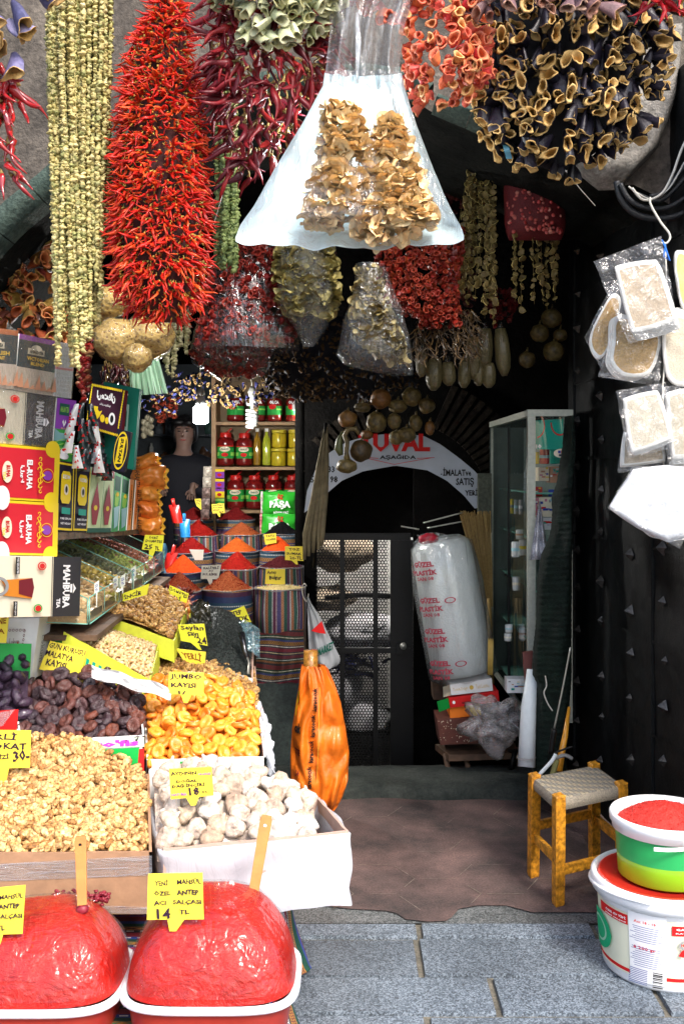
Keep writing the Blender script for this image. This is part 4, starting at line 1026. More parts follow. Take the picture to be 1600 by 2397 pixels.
# wild apricots
c0 = [P(330, 1440, 4.5), P(440, 1462, 4.4), P(450, 1420, 4.8), P(380, 1400, 4.9)]
t, c = tray('wild_apricot_carton', 'small carton of brown orange wild apricots beside the ZERDALİ card', 'box', *c0, .08, [YGCART], .006)
ZAP = mat('wild_apricot', [(.42, .12, .02), (.6, .24, .04), (.3, .08, .02)], .35, .3, 50, .3)
heap('wild_apricot', 'brown orange wild apricot under the ZERDALİ card', 'dried apricot', 'wild apricots', APR, [ZAP], c0, lambda u, v: .04 * math.sin(u * 3), 60, .024, tilt=.8, s=(.55, .75), fill='wild_apricot_filling', inset=.02, seed=71)
price_card('lime card ZERDALİ behind the shelled walnuts', (378, 1375), (428, 1393), (420, 1422), (364, 1410), 4.55, [('ZERDALİ', .03, .15, .97, .55), ('1L', .4, .65, .6, .95)])
price_card('lime card DOMATES half hidden behind the ZERDALİ card', (398, 1370), (442, 1390), (436, 1412), (392, 1392), 4.62, [('DOMATES', .04, .1, .97, .6)])
price_card('long lime card half hidden under the glass bins, lettered İNCİR', (285, 1390), (350, 1366), (344, 1392), (288, 1408), 4.05, [('İNCİR', .06, .2, .75, .85)])
b = MB()
for i in range(170):
    u, v = rnd.random(), rnd.random(); p = P(332 + 110 * u, 1366 + 40 * v + 16 * u, 5.0 - .3 * v); b.merge(t_chilli(i % 9, .05, .009, 5, 4, .5, False), aim(p, (rnd.gauss(0, 1), rnd.gauss(0, 1), .2), rnd.random() * 6))
tag(b.build('dried_tomatoes', mat('dried_tomato', [(.1, .012, .01), (.2, .03, .015), (.06, .01, .01)], .5, .3), None), 'dark red dried tomato halves heaped before the spice sacks', 'dried tomatoes', kind='stuff')

# ------------------------------------------------------------------ spice sacks in striped cloth on their steps
H_ST = [(0, (.5, .28, .1)), (.09, (.02, .05, .09)), (.2, (.25, .3, .28)), (.23, (.015, .06, .06)), (.36, (.10, .03, .07)), (.46, (.03, .04, .16)), (.55, (.4, .22, .07)), (.64, (.02, .07, .12)), (.78, (.02, .04, .13)), (.9, (.08, .02, .06))]
HS = stripes('sack_cloth_bands', H_ST, 3.9, [(.215, .012, (.75, .75, .7)), (.335, .014, (.6, .45, .1)), (.51, .012, (.65, .5, .15)), (.71, .012, (.7, .7, .65))], zig=[(.045, .04, (.25, .08, .02)), (.595, .04, (.15, .05, .02))], dotfreq=70)
V_ST = [(0, (.5, .22, .1)), (.11, (.03, .10, .08)), (.27, (.3, .33, .33)), (.3, (.11, .02, .06)), (.45, (.06, .05, .16)), (.6, (.5, .25, .12)), (.7, (.02, .08, .06)), (.83, (.10, .03, .08)), (.93, (.3, .33, .33))]
VS = stripes('sack_cloth_uprights', V_ST, 6, [(.285, .014, (.8, .8, .78)), (.43, .012, (.8, .75, .7)), (.965, .012, (.7, .7, .7))], zig=[(.055, .05, (.2, .04, .02)), (.65, .045, (.2, .05, .02))], axis=0, dotfreq=160)
def spice(name, cols, grain=240, bump=.5, rough=.8): return mat(name, cols, rough, .35, grain, bump, grain, spec=.12)
SP_RED = spice('red_pepper_flakes', [(.34, .008, .006), (.46, .02, .008), (.22, .005, .006)]); SP_DK = spice('dark_pepper_flakes', [(.15, .006, .008), (.2, .01, .01), (.08, .004, .006)])
SP_OR = spice('sweet_pepper_powder', [(.50, .09, .012)], 90, .25); SP_OR2 = spice('bright_pepper_powder', [(.72, .07, .008)], 90, .25); SP_BR = spice('roasted_flakes', [(.3, .05, .015), (.16, .015, .01), (.42, .10, .03)])
SP_BK = spice('black_isot', [(.007, .006, .008)]); SP_SU = spice('sumac', [(.10, .012, .015), (.06, .008, .012)]); SP_BG = spice('bulgur_grain', [(.62, .50, .22)], 200, .5)
SP_MX = spice('seeded_flakes', [(.3, .008, .006), (.42, .014, .008), (.18, .004, .005), (.45, .12, .04)])
flake = MB().add([(-.0032, 0, 0), (0, -.0016, .0006), (.0034, .0003, 0), (.0004, .0018, .0008)], [(0, 1, 2), (0, 2, 3)])
ROWY = dict(A=5.33, B=5.62, C=5.93, D=6.24, E=6.55)
def sack(row, cx, ry, w, ay, cloth, sp, lab, hlab, h=.25, flakes=900, seed=1):
    Y = ROWY[row]; r = w * Y / FPX / 2; c = P(cx, ry, Y + r); c.z = PZ(ry, Y + .6 * r)
    t = thing('spice_sack', (c.x, c.y, c.z - h), lab, 'sack', 'striped cloth sacks of spices')
    rf = random.Random(seed); ph = rf.random() * 6
    fn = lambda a, z, q: 1 + .025 * math.sin(a * 3 + ph) + .012 * math.sin(a * 9 + z * 40 + ph) + .01 * math.sin(a * 17 + ph * 2)
    b = MB(); b.lathe([(r * .9, -h), (r * 1.0, -h * .93), (r * 1.03, -h * .5), (r * .99, -.02), (r * 1.0, 0), (r * .975, .003), (r * .93, -.008), (r * .9, -.03)], c, 40, 0, fn=fn)
    b.build('cloth', cloth, t)
    b = MB(); pts = [(c.x + r * 1.012 * math.cos(a), c.y + r * 1.012 * math.sin(a), c.z - .002 + .003 * math.sin(a * 5 + ph)) for a in [k * math.pi / 24 for k in range(49)]]
    b.tube(pts, .0035, 6, cap=False); b.build('rim_cord', mat('rim_cord', (.22, .2, .2), .6, .4, 80), t)
    top = PZ(ay, Y + r) - c.z; b = MB(); rr = r * .955
    def cone(u, v):
        a = 2 * math.pi * u; q = v; x = c.x + rr * q * math.cos(a) * fn(a, 0, 0); y = c.y + rr * q * math.sin(a) * fn(a, 0, 0)
        z = c.z - .004 + top * (1 - q) ** 1.04 * (1 if q > .1 else 1) - .05 * top * math.exp(-(q / .09) ** 2) + .0035 * mnoise.noise(Vector((x * 30, y * 30, seed)))
        return (x, y, z)
    b.grid(cone, 44, 22, flip=True)
    if flakes:
        v, f, m, uv = flake.arr()
        for i in range(flakes):
            q = math.sqrt(rf.random()); u = rf.uniform(.42, 1.08); p = Vector(cone(u, q)); b.add(v, f, 0, aim(p + Vector((0, 0, .001)), (rf.gauss(0, 1), rf.gauss(0, 1), rf.gauss(0, 1)), rf.random() * 6, rf.uniform(.7, 1.5)))
    tag(b.build('spice_heap', sp, None), hlab, 'spice')
    # the spice fills its sack: an open bowl of cloth holds it
    return t, c, r
G = 'in the'
sack('A', 655, 1378, 120, 1366, VS, SP_BG, 'upright striped sack of pale bulgur at the front right of the spices', 'flat pale yellow bulgur in the front right sack', .245, 500, 1)
sack('A', 533, 1380, 117, 1331, HS, SP_MX, 'large banded sack in the middle of the front row of spices', 'red seeded pepper flakes in the large middle front sack', .26, 1500, 2)
sack('A', 420, 1384, 106, 1334, HS, SP_MX, 'banded sack in the front row left of the large middle one', 'red seeded pepper flakes in the front left sack', .25, 1400, 3)
sack('B', 657, 1328, 107, 1298, VS, SP_SU, 'upright striped sack of sumac beneath the TOZ SUMAK card', 'dark purple sumac under the TOZ SUMAK card', .22, 900, 4)
sack('B', 555, 1332, 104, 1287, VS, SP_MX, 'upright striped sack right behind the large middle sack', 'red flakes heaped behind the large middle sack', .22, 1000, 5)
sack('B', 429, 1340, 100, 1294, HS, SP_OR2, 'banded sack of orange red powder with a red scoop', 'orange red pepper powder with the red scoop behind it', .22, 0, 6)
sack('C', 650, 1289, 88, 1251, HS, SP_OR2, 'banded sack of orange powder behind the TOZ SUMAK card', 'orange powder behind the TOZ SUMAK card', .2, 0, 7)
sack('C', 554, 1291, 103, 1254, HS, SP_OR, 'banded sack of light orange powder in the middle of the steps', 'light orange powder cone in the middle of the steps', .2, 0, 8)
sack('C', 448, 1294, 103, 1254, HS, SP_RED, 'banded sack of red flakes behind the orange red powder', 'red flakes cone behind the orange red powder', .2, 800, 9)
sack('D', 660, 1250, 90, 1216, HS, SP_BK, 'banded sack of black pepper flakes in front of the green pouches', 'black flakes cone in front of the green pouches', .19, 500, 10)
sack('D', 565, 1252, 97, 1219, VS, SP_BR, 'upright striped sack of roasted brown red flakes', 'roasted brown red flakes cone', .19, 900, 11)
sack('D', 465, 1254, 98, 1213, VS, SP_RED, 'upright striped sack of bright red flakes with a blue scoop', 'bright red flakes cone beside the blue scoop', .19, 800, 12)
sack('E', 551, 1217, 92, 1183, HS, SP_DK, 'banded sack of dark red flakes right under the shelf unit', 'dark red flakes cone under the shelf unit', .18, 700, 13)
sack('E', 453, 1217, 92, 1184, HS, SP_DK, 'banded sack of dark red flakes in front of the standing woman', 'dark red flakes cone in front of the standing woman', .18, 700, 14)
b = MB(); b.grid(lambda u, v: P(362 + 26 * u + 4 * math.sin(v * 7), 1272 + 70 * v, 5.45 + .04 * math.sin(u * 8 + v * 5)), 12, 16); tag(b.build('blue_film', mat('blue_sheet', (.12, .32, .5), .4, .2, 20), None), 'light blue plastic film bunched at the left end of the spice stand', 'plastic film')
# stepped stand, covered by a striped cloth in front
t = thing('stepped_stand', (-.7, 6.0, .03), 'stepped wooden stand that carries the spice sacks', 'stand')
for (Y, py, dx) in ((5.33, 1478, 0), (5.62, 1425, .0), (5.93, 1368, 0), (6.24, 1330, 0), (6.55, 1290, 0)):
    z = {5.33: .665, 5.62: .775, 5.93: .86, 6.24: .95, 6.55: 1.04}[Y]
    x0, x1 = PX(372, 5.5), PX(712, 5.5); b = MB(); b.box(((x0 + x1) / 2, Y + .2, (z + .04) / 2), (x1 - x0, .44 if Y > 6.5 else .31, z - .04)); b.build('step', WOODD, t, False)
STAND = stripes('stand_cloth', [(0, (.10, .01, .012)), (.12, (.008, .03, .014)), (.24, (.02, .03, .12)), (.30, (.30, .14, .02)), (.40, (.02, .02, .03)), (.5, (.13, .008, .02)), (.6, (.015, .018, .03)), (.7, (.09, .01, .02)), (.8, (.01, .04, .03)), (.88, (.25, .1, .02)), (.94, (.01, .01, .015))], 2.6,
    [(.18, .012, (.7, .65, .5)), (.45, .014, (.75, .72, .65)), (.65, .012, (.7, .6, .3)), (.84, .01, (.7, .7, .65))], zig=[(.35, .045, (.04, .02, .01)), (.91, .03, (.05, .02, .01))], dotfreq=38)
b = MB()
b.grid(lambda u, v: P(598 + 112 * u + 3 * v, 1478 + 202 * v + 5 * math.sin(u * 5 + v * 3), 5.28 + .018 * math.sin(u * 16 + v * 5) * (.3 + v)), 40, 24)
for uv in b.uv: uv[:] = uv + np.stack([0 * uv[:, 0], .035 * np.sin(uv[:, 0] * 5 + uv[:, 1] * 4)], 1)
t2 = b.build('hanging_cloth', STAND, None); tag(t2, 'dark striped woven cloth hanging down under the bulgur sack', 'cloth')
b = MB(); b.box((PX(650, 5.25), 5.3, .19), (.30, .1, .46)); b.box((PX(640, 5.1) - .4, 5.5, .2), (1.1, .2, .42)); tag(b.build('painted_plinth', stone_mat('painted_plinth', (.02, .03, .03), (.05, .065, .06), 5, 60, .2, .3, .6), None, False), 'dark painted plinth under the striped cloth', 'plinth')

price_card('yellow card TOZ SUMAK 20 TL over the dark sumac', (667, 1279), (710, 1279), (710, 1313), (667, 1311), 5.62, [('TOZ', .2, .1, .8, .3), ('SUMAK', .08, .42, .9, .62), ('20-TL', .25, .7, .92, .95)], (692, 1321), YCARD)
price_card('yellow card Antep Bulgur above the bulgur sack', (622, 1332), (667, 1332), (667, 1368), (620, 1367), 5.42, [('Antep', .08, .1, .55, .38), ('Bulgur', .2, .42, .82, .75)], None, YCARD)
price_card('yellow card TATLI TOZ BİBER by the black flakes', (617, 1251), (646, 1248), (647, 1271), (621, 1275), 5.98, [('TATLI', .15, .1, .85, .32), ('TOZ BİBER', .1, .45, .95, .65)], None, YCARD)
price_card('white green card ACI PUL BİBER between the two front heaps', (472, 1324), (518, 1322), (511, 1356), (470, 1355), 5.45, [('KALİTELİ', .1, .05, .9, .3), ('ACI', .4, .33, .62, .48), ('PUL BİBER', .1, .52, .9, .75)], (492, 1372), mat('white_card', (.75, .78, .68), .5, .05))
price_card('blank white card in the red flakes beside the orange red powder', (443, 1286), (477, 1287), (475, 1311), (456, 1311), 5.8, [], None, MATS['white_card'])
price_card('yellow card KALİTELİ ACI İPEK BİBERİ 24 before the shelf unit', (495, 1180), (525, 1178), (526, 1201), (497, 1202), 6.4, [('KALİTELİ', .1, .05, .9, .25), ('ACI İPEK', .1, .3, .9, .48), ('BİBERİ', .1, .55, .6, .72), ('24', .55, .76, .9, .95)], (512, 1210), YCARD)
price_card('small yellow card TATLI PUL in the dark flakes before the woman', (455, 1168), (470, 1167), (473, 1196), (460, 1184), 6.5, [('TATLI', .15, .1, .9, .3), ('PUL', .2, .4, .8, .6)], None, YCARD)
price_card('lime card ANTEP FISTIK between the front sack and the blue bag', (518, 1440), (571, 1418), (588, 1456), (530, 1462), 5.0, [('ANTEP', .08, .08, .82, .42), ('FISTIK', .15, .52, .98, .92)])
price_card('lime card DERİ DOMATES 25 TL standing by the glass bins', (340, 1252), (384, 1253), (380, 1291), (332, 1286), 4.85, [('DERİ', .25, .05, .7, .25), ('DOMATES', .1, .3, .95, .5), ('25', .1, .6, .5, .95), ('TL', .62, .7, .85, .95)], (348, 1312))

def scoop(label, col, top, bot, Y, down=True):
    m = mat('scoop_' + label.split()[0], col, .3, 0, coat=.5); a, c = P(*top, Y), P(*bot, Y); d = (a - c).normalized()
    t = thing('plastic_scoop', c, label, 'scoop', 'coloured plastic scoops in the spices'); b = MB(); b.tube([a, a.lerp(c, .5), c + d * .05], [.012, .011, .010], 10, sq=.6); b.build('handle', m, t)
    b = MB(); b.grid(lambda u, v: c + d * (.06 - .11 * v) + Vector((math.cos(u * math.pi) * .032, -.03 * math.sin(u * math.pi) * math.sin(min(1, v * 1.4) * 1.57), 0)), 12, 8); b.build('bowl', m, t)
scoop('red plastic scoop standing high by the orange tea packets', (.7, .02, .015), (404, 1167), (412, 1205), 6.0)
scoop('bright red plastic scoop leaning in the orange red powder', (.7, .02, .015), (408, 1276), (398, 1318), 5.75)
scoop('blue plastic scoop in the bright red flakes', (.03, .3, .75), (431, 1202), (433, 1238), 6.1)
b = MB(); b.tube([P(703, 1235, 6.1), P(703, 1258, 6.0), P(705, 1275, 5.95)], [.003, .003, .003], 6); b.ell(P(700, 1272, 5.93), (.016, .008, .022), 10, 6, mi=1)
tag(b.build('ladle', [SILV, SP_OR2], None), 'small metal ladle with orange powder stuck behind the sumac sack', 'ladle')

# ------------------------------------------------------------------ shelf unit with jars
YS_ = 6.95
t = thing('shelf_unit', (PX(606, YS_), YS_, .3), 'wooden shelf unit of jars behind the spice sacks', 'shelf')
def sbox(x0, y0, x1, y1, ya, yb, m, name):
    a, c = P(x0, y0, ya), P(x1, y1, ya); b = MB(); b.box(((a.x + c.x) / 2, (ya + yb) / 2, (a.z + c.z) / 2), (abs(c.x - a.x), yb - ya, abs(a.z - c.z))); return b.build(name, m, t, False)
sbox(495, 880, 505, 1380, YS_, YS_ + .3, WOODL, 'side_post'); sbox(706, 880, 716, 1380, YS_, YS_ + .3, WOODL, 'side_post')
for y in (988, 1093, 1194): sbox(505, y, 706, y + 7, YS_, YS_ + .27, WOODL, 'shelf_board')
sbox(505, 868, 706, 874, YS_, YS_ + .27, WOODL, 'shelf_board')
sbox(505, 874, 706, 1380, YS_ + .275, YS_ + .295, mat('back_board', (.16, .11, .06), .8, .25, 8), 'back_board')
JARR = mat('red_paste_jar', (.16, .008, .008), .12, .1, 8, coat=1); LIDR = mat('red_lid', (.5, .015, .012), .35, 0); LIDD = mat('dark_lid', (.02, .02, .02), .3, 0); HONEY = mat('honey_jar', (.52, .40, .02), .12, .15, 8, coat=1, sss=.2); LIDY = mat('yellow_lid', (.62, .5, .04), .4, 0)
def jar(label, x0, x1, y0, y1, kind, brand=None):
    z0, z1 = PZ(y1, YS_ + .1), PZ(y0, YS_ + .1); cx = PX((x0 + x1) / 2, YS_ + .1); r = (x1 - x0) / 2 * (YS_ + .1) / FPX; h = z1 - z0; c = (cx, YS_ + .05 + r, z0)
    t = thing('jar', c, label, 'jar', {'r': 'red paste jars on the shelf', 'd': 'dark red jars on the top shelf', 'h': 'honey jars on the shelf'}[kind])
    b = MB()
    if kind == 'h': pr = [(0, 0), (r * .85, 0), (r * .95, .01), (r * .95, h * .72), (r * .85, h * .8)]
    else: pr = [(0, 0), (r * .85, 0), (r * .98, h * .06), (r, h * .12), (r * .93, h * .3), (r * .93, h * .55), (r, h * .62), (r * .98, h * .74), (r * .7, h * .84), (r * .58, h * .86)]
    b.lathe(pr, c, 28, fn=lambda a, z, q: 1 + (.02 * math.sin(a * 20) if (kind == 'r' and z > h * .62) else 0)); b.build('jar_body', HONEY if kind == 'h' else JARR, t)
    rl = r * .95 if kind == 'h' else r * .62; b = MB(); b.lathe([(rl, h * .82), (rl * 1.02, h * .83), (rl * 1.02, h * .97), (rl * .9, h), (0, h)], c, 28); b.build('lid', LIDY if kind == 'h' else (LIDR if kind == 'r' else LIDD), t)
    if kind == 'r':
        b = MB(); b.tube([(c[0] + rl * .2, c[1], c[2] + h * .99), (c[0] + rl * .8, c[1] - .01, c[2] + h * 1.08), (c[0] + rl * 1.1, c[1] - .01, c[2] + h * 1.12)], .006, 6); b.build('lid_tab', LIDR, t)
        f = CFace(c, r * .955, r * .955, c[2] + h * .60, c[2] + h * .22, R(180), R(360)); f.rect(0, 0, 1, 1, ink('jar_green', (.02, .3, .05))); f.rect(0, 0, 1, .08, REDI); f.rect(0, .52, .3, .8, LGRN); f.rect(.72, .52, 1, .8, LGRN)
        f.disc(.5, .28, .2, .2, CREAM, 18); f.text('ÖNCÜ', .36, .19, .64, .38, ink('dark_green', (.005, .09, .06)), .05); f.disc(.5, .72, .12, .16, REDI, 14); f.build('label', t)
    elif kind == 'd':
        f = CFace(c, r * .955, r * .955, c[2] + h * .55, c[2] + h * .22, R(180), R(360)); f.rect(0, .0, 1, 1, ink('jar_green', (.02, .3, .05))); f.disc(.42, .1, .16, .3, REDI, 16); f.rect(.6, .3, .95, .45, LGRN); f.build('label', t)
        f = CFace(c, r * .99, r * 1.0, c[2] + h * .76, c[2] + h * .6, R(180), R(360)); f.text('OLCA', .3, .1, .7, .9, WHITE, .06); f.build('lettering', t)
jar('dark red jar lettered OLCA at the left of the top shelf', 530, 572, 922, 986, 'd'); jar('dark red jar on the top shelf behind the spiral bulb', 582, 622, 922, 986, 'd'); jar('dark red jar second from the right on the top shelf', 624, 661, 922, 986, 'd'); jar('dark red jar at the right end of the top shelf', 668, 706, 922, 986, 'd')
jar('red paste jar at the left end of the middle shelf', 506, 549, 1012, 1090, 'r'); jar('red paste jar on the middle shelf beside the oil bottles', 551, 592, 1014, 1090, 'r')
for lab, a, b_ in (('red paste jar on the lower shelf beside the packet strip', 530, 573), ('second red paste jar from the packet strip on the lower shelf', 574, 617), ('red paste jar on the lower shelf behind the left end of the pouches', 620, 660), ('red paste jar at the right end of the lower shelf', 664, 705)): jar(lab, a, b_, 1112, 1191, 'r')
jar('upper left honey jar on the middle shelf', 635, 671, 1006, 1048, 'h'); jar('upper right honey jar on the middle shelf', 674, 707, 1006, 1048, 'h'); jar('lower left honey jar on the middle shelf', 634, 670, 1049, 1091, 'h'); jar('lower right honey jar on the middle shelf', 671, 706, 1050, 1091, 'h')
def bottle(label, x0, x1, y0, y1, col):
    z0, z1 = PZ(y1, YS_ + .1), PZ(y0, YS_ + .1); cx = PX((x0 + x1) / 2, YS_ + .1); r = (x1 - x0) / 2 * (YS_ + .1) / FPX; h = z1 - z0; c = (cx, YS_ + .1, z0)
    t = thing('oil_bottle', c, label, 'bottle', 'oil bottles on the shelf'); b = MB(); b.lathe([(0, 0), (r * .95, 0), (r, .01), (r, h * .6), (r * .8, h * .72), (r * .36, h * .82), (r * .34, h * .92)], c, 20, fn=lambda a, z, q: superell(a, 5) ** .6); b.build('bottle_body', mat('oil_' + label.split()[0], col, .08, .1, 6, coat=1), t)
    b = MB(); b.lathe([(r * .4, h * .91), (r * .42, h), (0, h)], c, 14); b.build('cap', WHITE, t)
bottle('amber oil bottle beside the red paste jar', 593, 611, 1003, 1089, (.28, .15, .01)); bottle('green yellow oil bottle beside the honey jars', 614, 634, 1003, 1089, (.38, .42, .03))
t = thing('seasoning_strip', P(514, 1195, YS_ - .02), 'strip of small purple, yellow and green seasoning packets on the shelf post', 'packets')
for i, (c1, c2) in enumerate(((YEL, PURP), (YEL, PURP), (PURP, YEL), (LGRN, GRN))):
    y = 1098 + i * 23; o, f = box_from('packet', t, P(504, y, YS_ - .02), P(525, y, YS_ - .02), P(525, y + 21, YS_ - .02), P(504, y + 21, YS_ - .02), .01, CARDW)
    f.rect(0, .0, 1, .3, c1); f.rect(0, .3, 1, 1, c2); f.disc(.45, .65, .25, .18, REDI if i < 3 else YEL); f.build('print', t)
PASAG = mat('green_pouch', (.03, .42, .03), .3, .1, 6, coat=.4)
def pouch(label, x0, y0, x1, y1, Y):
    t = thing('green_pouch', P((x0 + x1) / 2, y1, Y), label, 'pouch', 'green pouches before the shelf unit'); b = MB()
    sf = lambda u, v, k: P(x0 + (x1 - x0) * u + 2 * math.sin(v * 7), y0 + (y1 - y0) * v + 1.5 * math.sin(u * 9), Y - k * .045 * (max(0, math.sin(u * math.pi) * math.sin(v * math.pi))) ** .5 + .004 * mnoise.noise(Vector((u * 6, v * 6, k))))
    b.grid(lambda u, v: sf(u, v, 1), 16, 12); b.grid(lambda u, v: sf(u, v, -1), 16, 12, flip=True); b.build('pouch_body', PASAG, t)
    f = Face(P(x0 + 6, y0, Y - .048), P(x1 - 6, y0, Y - .048), P(x1 - 6, y1, Y - .048), P(x0 + 6, y1, Y - .048)); f.text('ÖZ', .42, .1, .64, .36, REDI, .05); f.text('PAŞA', .15, .4, .9, .78, WHITE, .06); f.text('BİBERLERİ', .3, .85, .82, .97, WHITE, .03); f.build('lettering', t)
    b = MB()
    for s, x in ((-1, x0), (1, x1)): b.grid(lambda u, v: P(x + s * u * 5, y0 + (y1 - y0) * v + 2 * math.sin(v * 30), Y + .008 * math.sin(v * 40)), 2, 16)
    b.build('sealed_edge', [mat('pouch_edge', [(.6, .6, .6), (.6, .05, .05)], .4, .4, 60)], t)
pouch('upper green pepper pouch lettered ÖZ PAŞA', 615, 1150, 692, 1204, 6.45); pouch('lower green pepper pouch lettered ÖZ PAŞA', 613, 1202, 694, 1256, 6.4)

# ------------------------------------------------------------------ glass bins along the left shelf
XB = -.90
t = thing('glass_bin_row', (XB, 4.2, .98), 'row of open glass bins of nuts and dried fruit on the left', 'display bins')
GLASS = plastic('bin_glass', (.5, .8, .7), .05, .22, 6, .05); GEDGE = mat('glass_edge', (.18, .45, .36), .2, 0, coat=.5)
ys = [3.55, 3.8, 4.05, 4.3, 4.55, 4.8, 5.05]
zb = lambda y: 1.0 + (y - 3.55) * .03
def glass_quad(q, edges=True):
    b = MB(); b.add([tuple(p) for p in q], [(0, 1, 2, 3)]); b.build('glass_pane', GLASS, t, False)
    b = MB()
    for i in range(4): b.tube([q[i], q[(i + 1) % 4]], .0022, 5)
    b.build('pane_edge', GEDGE, t)
for a, c in ((ys[0], ys[3]), (ys[3], ys[6])):
    glass_quad([Vector((XB, a + .003, zb(a))), Vector((XB, c - .003, zb(c))), Vector((XB, c - .003, zb(c) + .095)), Vector((XB, a + .003, zb(a) + .095))])
for y in ys:
    z = zb(y); glass_quad([Vector((XB - .005, y, z)), Vector((XB - .005, y, z + .09)), Vector((XB - .45, y, z + .30)), Vector((XB - .45, y, z + .02))])
b = MB(); b.box((XB - .22, 4.3, .975), (.5, 1.52, .02), Euler((R(1.7), 0, 0))); b.build('bin_base', WOODD, t, False)
HAZ = [MB().ell((0, 0, 0), (.0105, .0105, .0118), 10, 7, 0, .12, 20, None, i) for i in range(3)]
binspec = [('hazelnut', 'pale round hazelnut in the nearest glass bin', 'hazelnut', 'hazelnuts in the nearest glass bin', HAZ, mat('hazelnut_skin', [(.62, .42, .18), (.5, .3, .12), (.72, .55, .3)], .45, .2, 90), 170, .021, (.95, 1.1)),
           ('almond', 'tan almond in the second glass bin', 'almond', 'almonds in the second glass bin', [t_oval(.0125, .008, i, .1) for i in range(3)], mat('almond_skin', [(.5, .27, .09), (.62, .4, .16)], .55, .25, 100), 150, .019, (.9, 1.2)),
           ('golden_raisin', 'golden sultana in the third glass bin', 'raisin', 'golden sultanas in the third glass bin', [t_oval(.014, .01, i, .4) for i in range(4)], mat('golden_fruit', [(.5, .34, .03), (.42, .3, .05), (.6, .42, .08)], .35, .3, 60), 120, .02, (.8, 1.3)),
           ('dried_mulberry', 'greenish dark mulberry in the fourth glass bin', 'dried mulberry', 'dried mulberries in the fourth glass bin', [t_oval(.013, .007, i, .5) for i in range(4)], mat('mulberry_skin', [(.12, .10, .04), (.2, .19, .07), (.08, .05, .03)], .5, .3, 80), 120, .02, (.8, 1.3)),
           ('green_raisin', 'green sultana in the fifth glass bin', 'raisin', 'green sultanas in the fifth glass bin', [t_oval(.013, .007, i, .3) for i in range(4)], mat('green_raisin', [(.28, .32, .05), (.36, .4, .08)], .4, .3, 80), 110, .02, (.8, 1.2)),
           ('goji_berry', 'red brown dried berry in the farthest glass bin', 'dried berry', 'dried red berries in the farthest glass bin', [t_oval(.008, .005, i, .3) for i in range(3)], mat('berry_skin', [(.25, .03, .01), (.35, .08, .02), (.15, .02, .01)], .45, .3, 80), 260, .0135, (.8, 1.2))]
for i, (nm, lb, ct, gp, tp, mm, n, md, sc) in enumerate(binspec):
    a, c_ = ys[i] + .008, ys[i + 1] - .008; z = zb(a)
    fc = [Vector((XB - .012, a, z + .035)), Vector((XB - .012, c_, z + .035)), Vector((XB - .42, c_, z + .17)), Vector((XB - .42, a, z + .17))]
    heap(nm, lb, ct, gp, tp, [mm], fc, lambda u, v: .02 * math.sin(u * 3.1) + .02 * math.sin(v * 3), n, md, fill=nm + '_filling', flat=False, inset=.03, lift=.004, seed=80 + i, s=sc, keep=300)
    b = MB(); q = [Vector((XB - .012, a, z + .01)), Vector((XB - .012, c_, z + .01)), fc[1] + Vector((0, 0, .0)), fc[0]]; b.add([tuple(p) for p in q], [(0, 1, 2, 3)])
    q2 = [Vector((XB - .012, a, z)), Vector((XB - .42, a, z)), fc[3], fc[0]]; b.add([tuple(p) for p in q2], [(0, 1, 2, 3)])
    b.grid(lambda u, v: Vector((XB - .012, a + (c_ - a) * u, z + .035 * v)), 2, 2)
    tag(b.build(nm + '_filling', mm, None, False), 'packed goods in the bin: ' + gp, 'filling', None, 'stuff')
    if i == 0:   # hazelnuts seen through the near end pane
        hm = [k.mesh(nm, [mm]) for k in tp]
        for ix in range(17):
            for iz in range(8):
                x = XB - .022 - ix * .0235 + (.012 if iz % 2 else 0); zz = z + .012 + iz * .0205
                if zz > z + .04 + (XB - x) * .33 or x < XB - .42: continue
                o = bpy.data.objects.new(nm, rnd.choice(hm)); COL.objects.link(o); o.location = (x, a - .001 + rnd.uniform(-.001, .002) + .010, zz); o.rotation_euler = (rnd.random() * 6, rnd.random() * 6, 0); tag(o, lb, ct, gp)
for i, (py, px, Y) in enumerate(((1380, 226, 3.62), (1368, 270, 3.98), (1365, 287, 4.05), (1345, 312, 4.3))):
    price_card(['small white bin tag with blue figures at the near glass corner', 'small white bin tag at the glass joint', 'small white bin tag just past the glass joint', 'small white bin tag on the far glass pane'][i], (px - 5, py - 14), (px + 6, py - 22), (px + 6, py + 4), (px - 5, py + 10), Y, [('22', .2, .2, .8, .5, BLU), ('TL', .2, .6, .8, .85, BLU)], (px, py + 40), MATS['white_card'], group='small white tags on the glass bins')

# ------------------------------------------------------------------ tea boxes on the left shelf, faces towards the aisle
XT = -1.0
def YT(px): return FPX * 1.0 / (800 - px)
def tp(px, py): return P(px, py, YT(px))
def teabox(label, tl, tr, br, bl, art, m=CARDW, depth=.09, name='tea_box', dx=0, group='tea boxes stacked on the left shelf', wrap=False, fy=None):
    c = [P(*q, fy) if fy else tp(*q) + Vector((dx, 0, 0)) for q in (tl, tr, br, bl)]; ctr = (c[2] + c[3]) / 2
    t = thing(name, ctr, label, 'tea box', group)
    o, f = box_from('carton', t, *c, depth, m, bevel=.001)
    art(f); f.build('print', t)
    if wrap:
        b = MB(); off = Vector((.004, -.001, 0)); b.grid(lambda u, v: bil([c[3], c[2], c[1], c[0]], u, v) + off + Vector((.003 * mnoise.noise(Vector((u * 5, v * 5, 1))), 0, 0)), 14, 14); b.build('clear_wrap', plastic('crinkled_wrap', (.9, .9, .95), .05, .3, 30, .15, (1, 1, 1)), t)
    return t
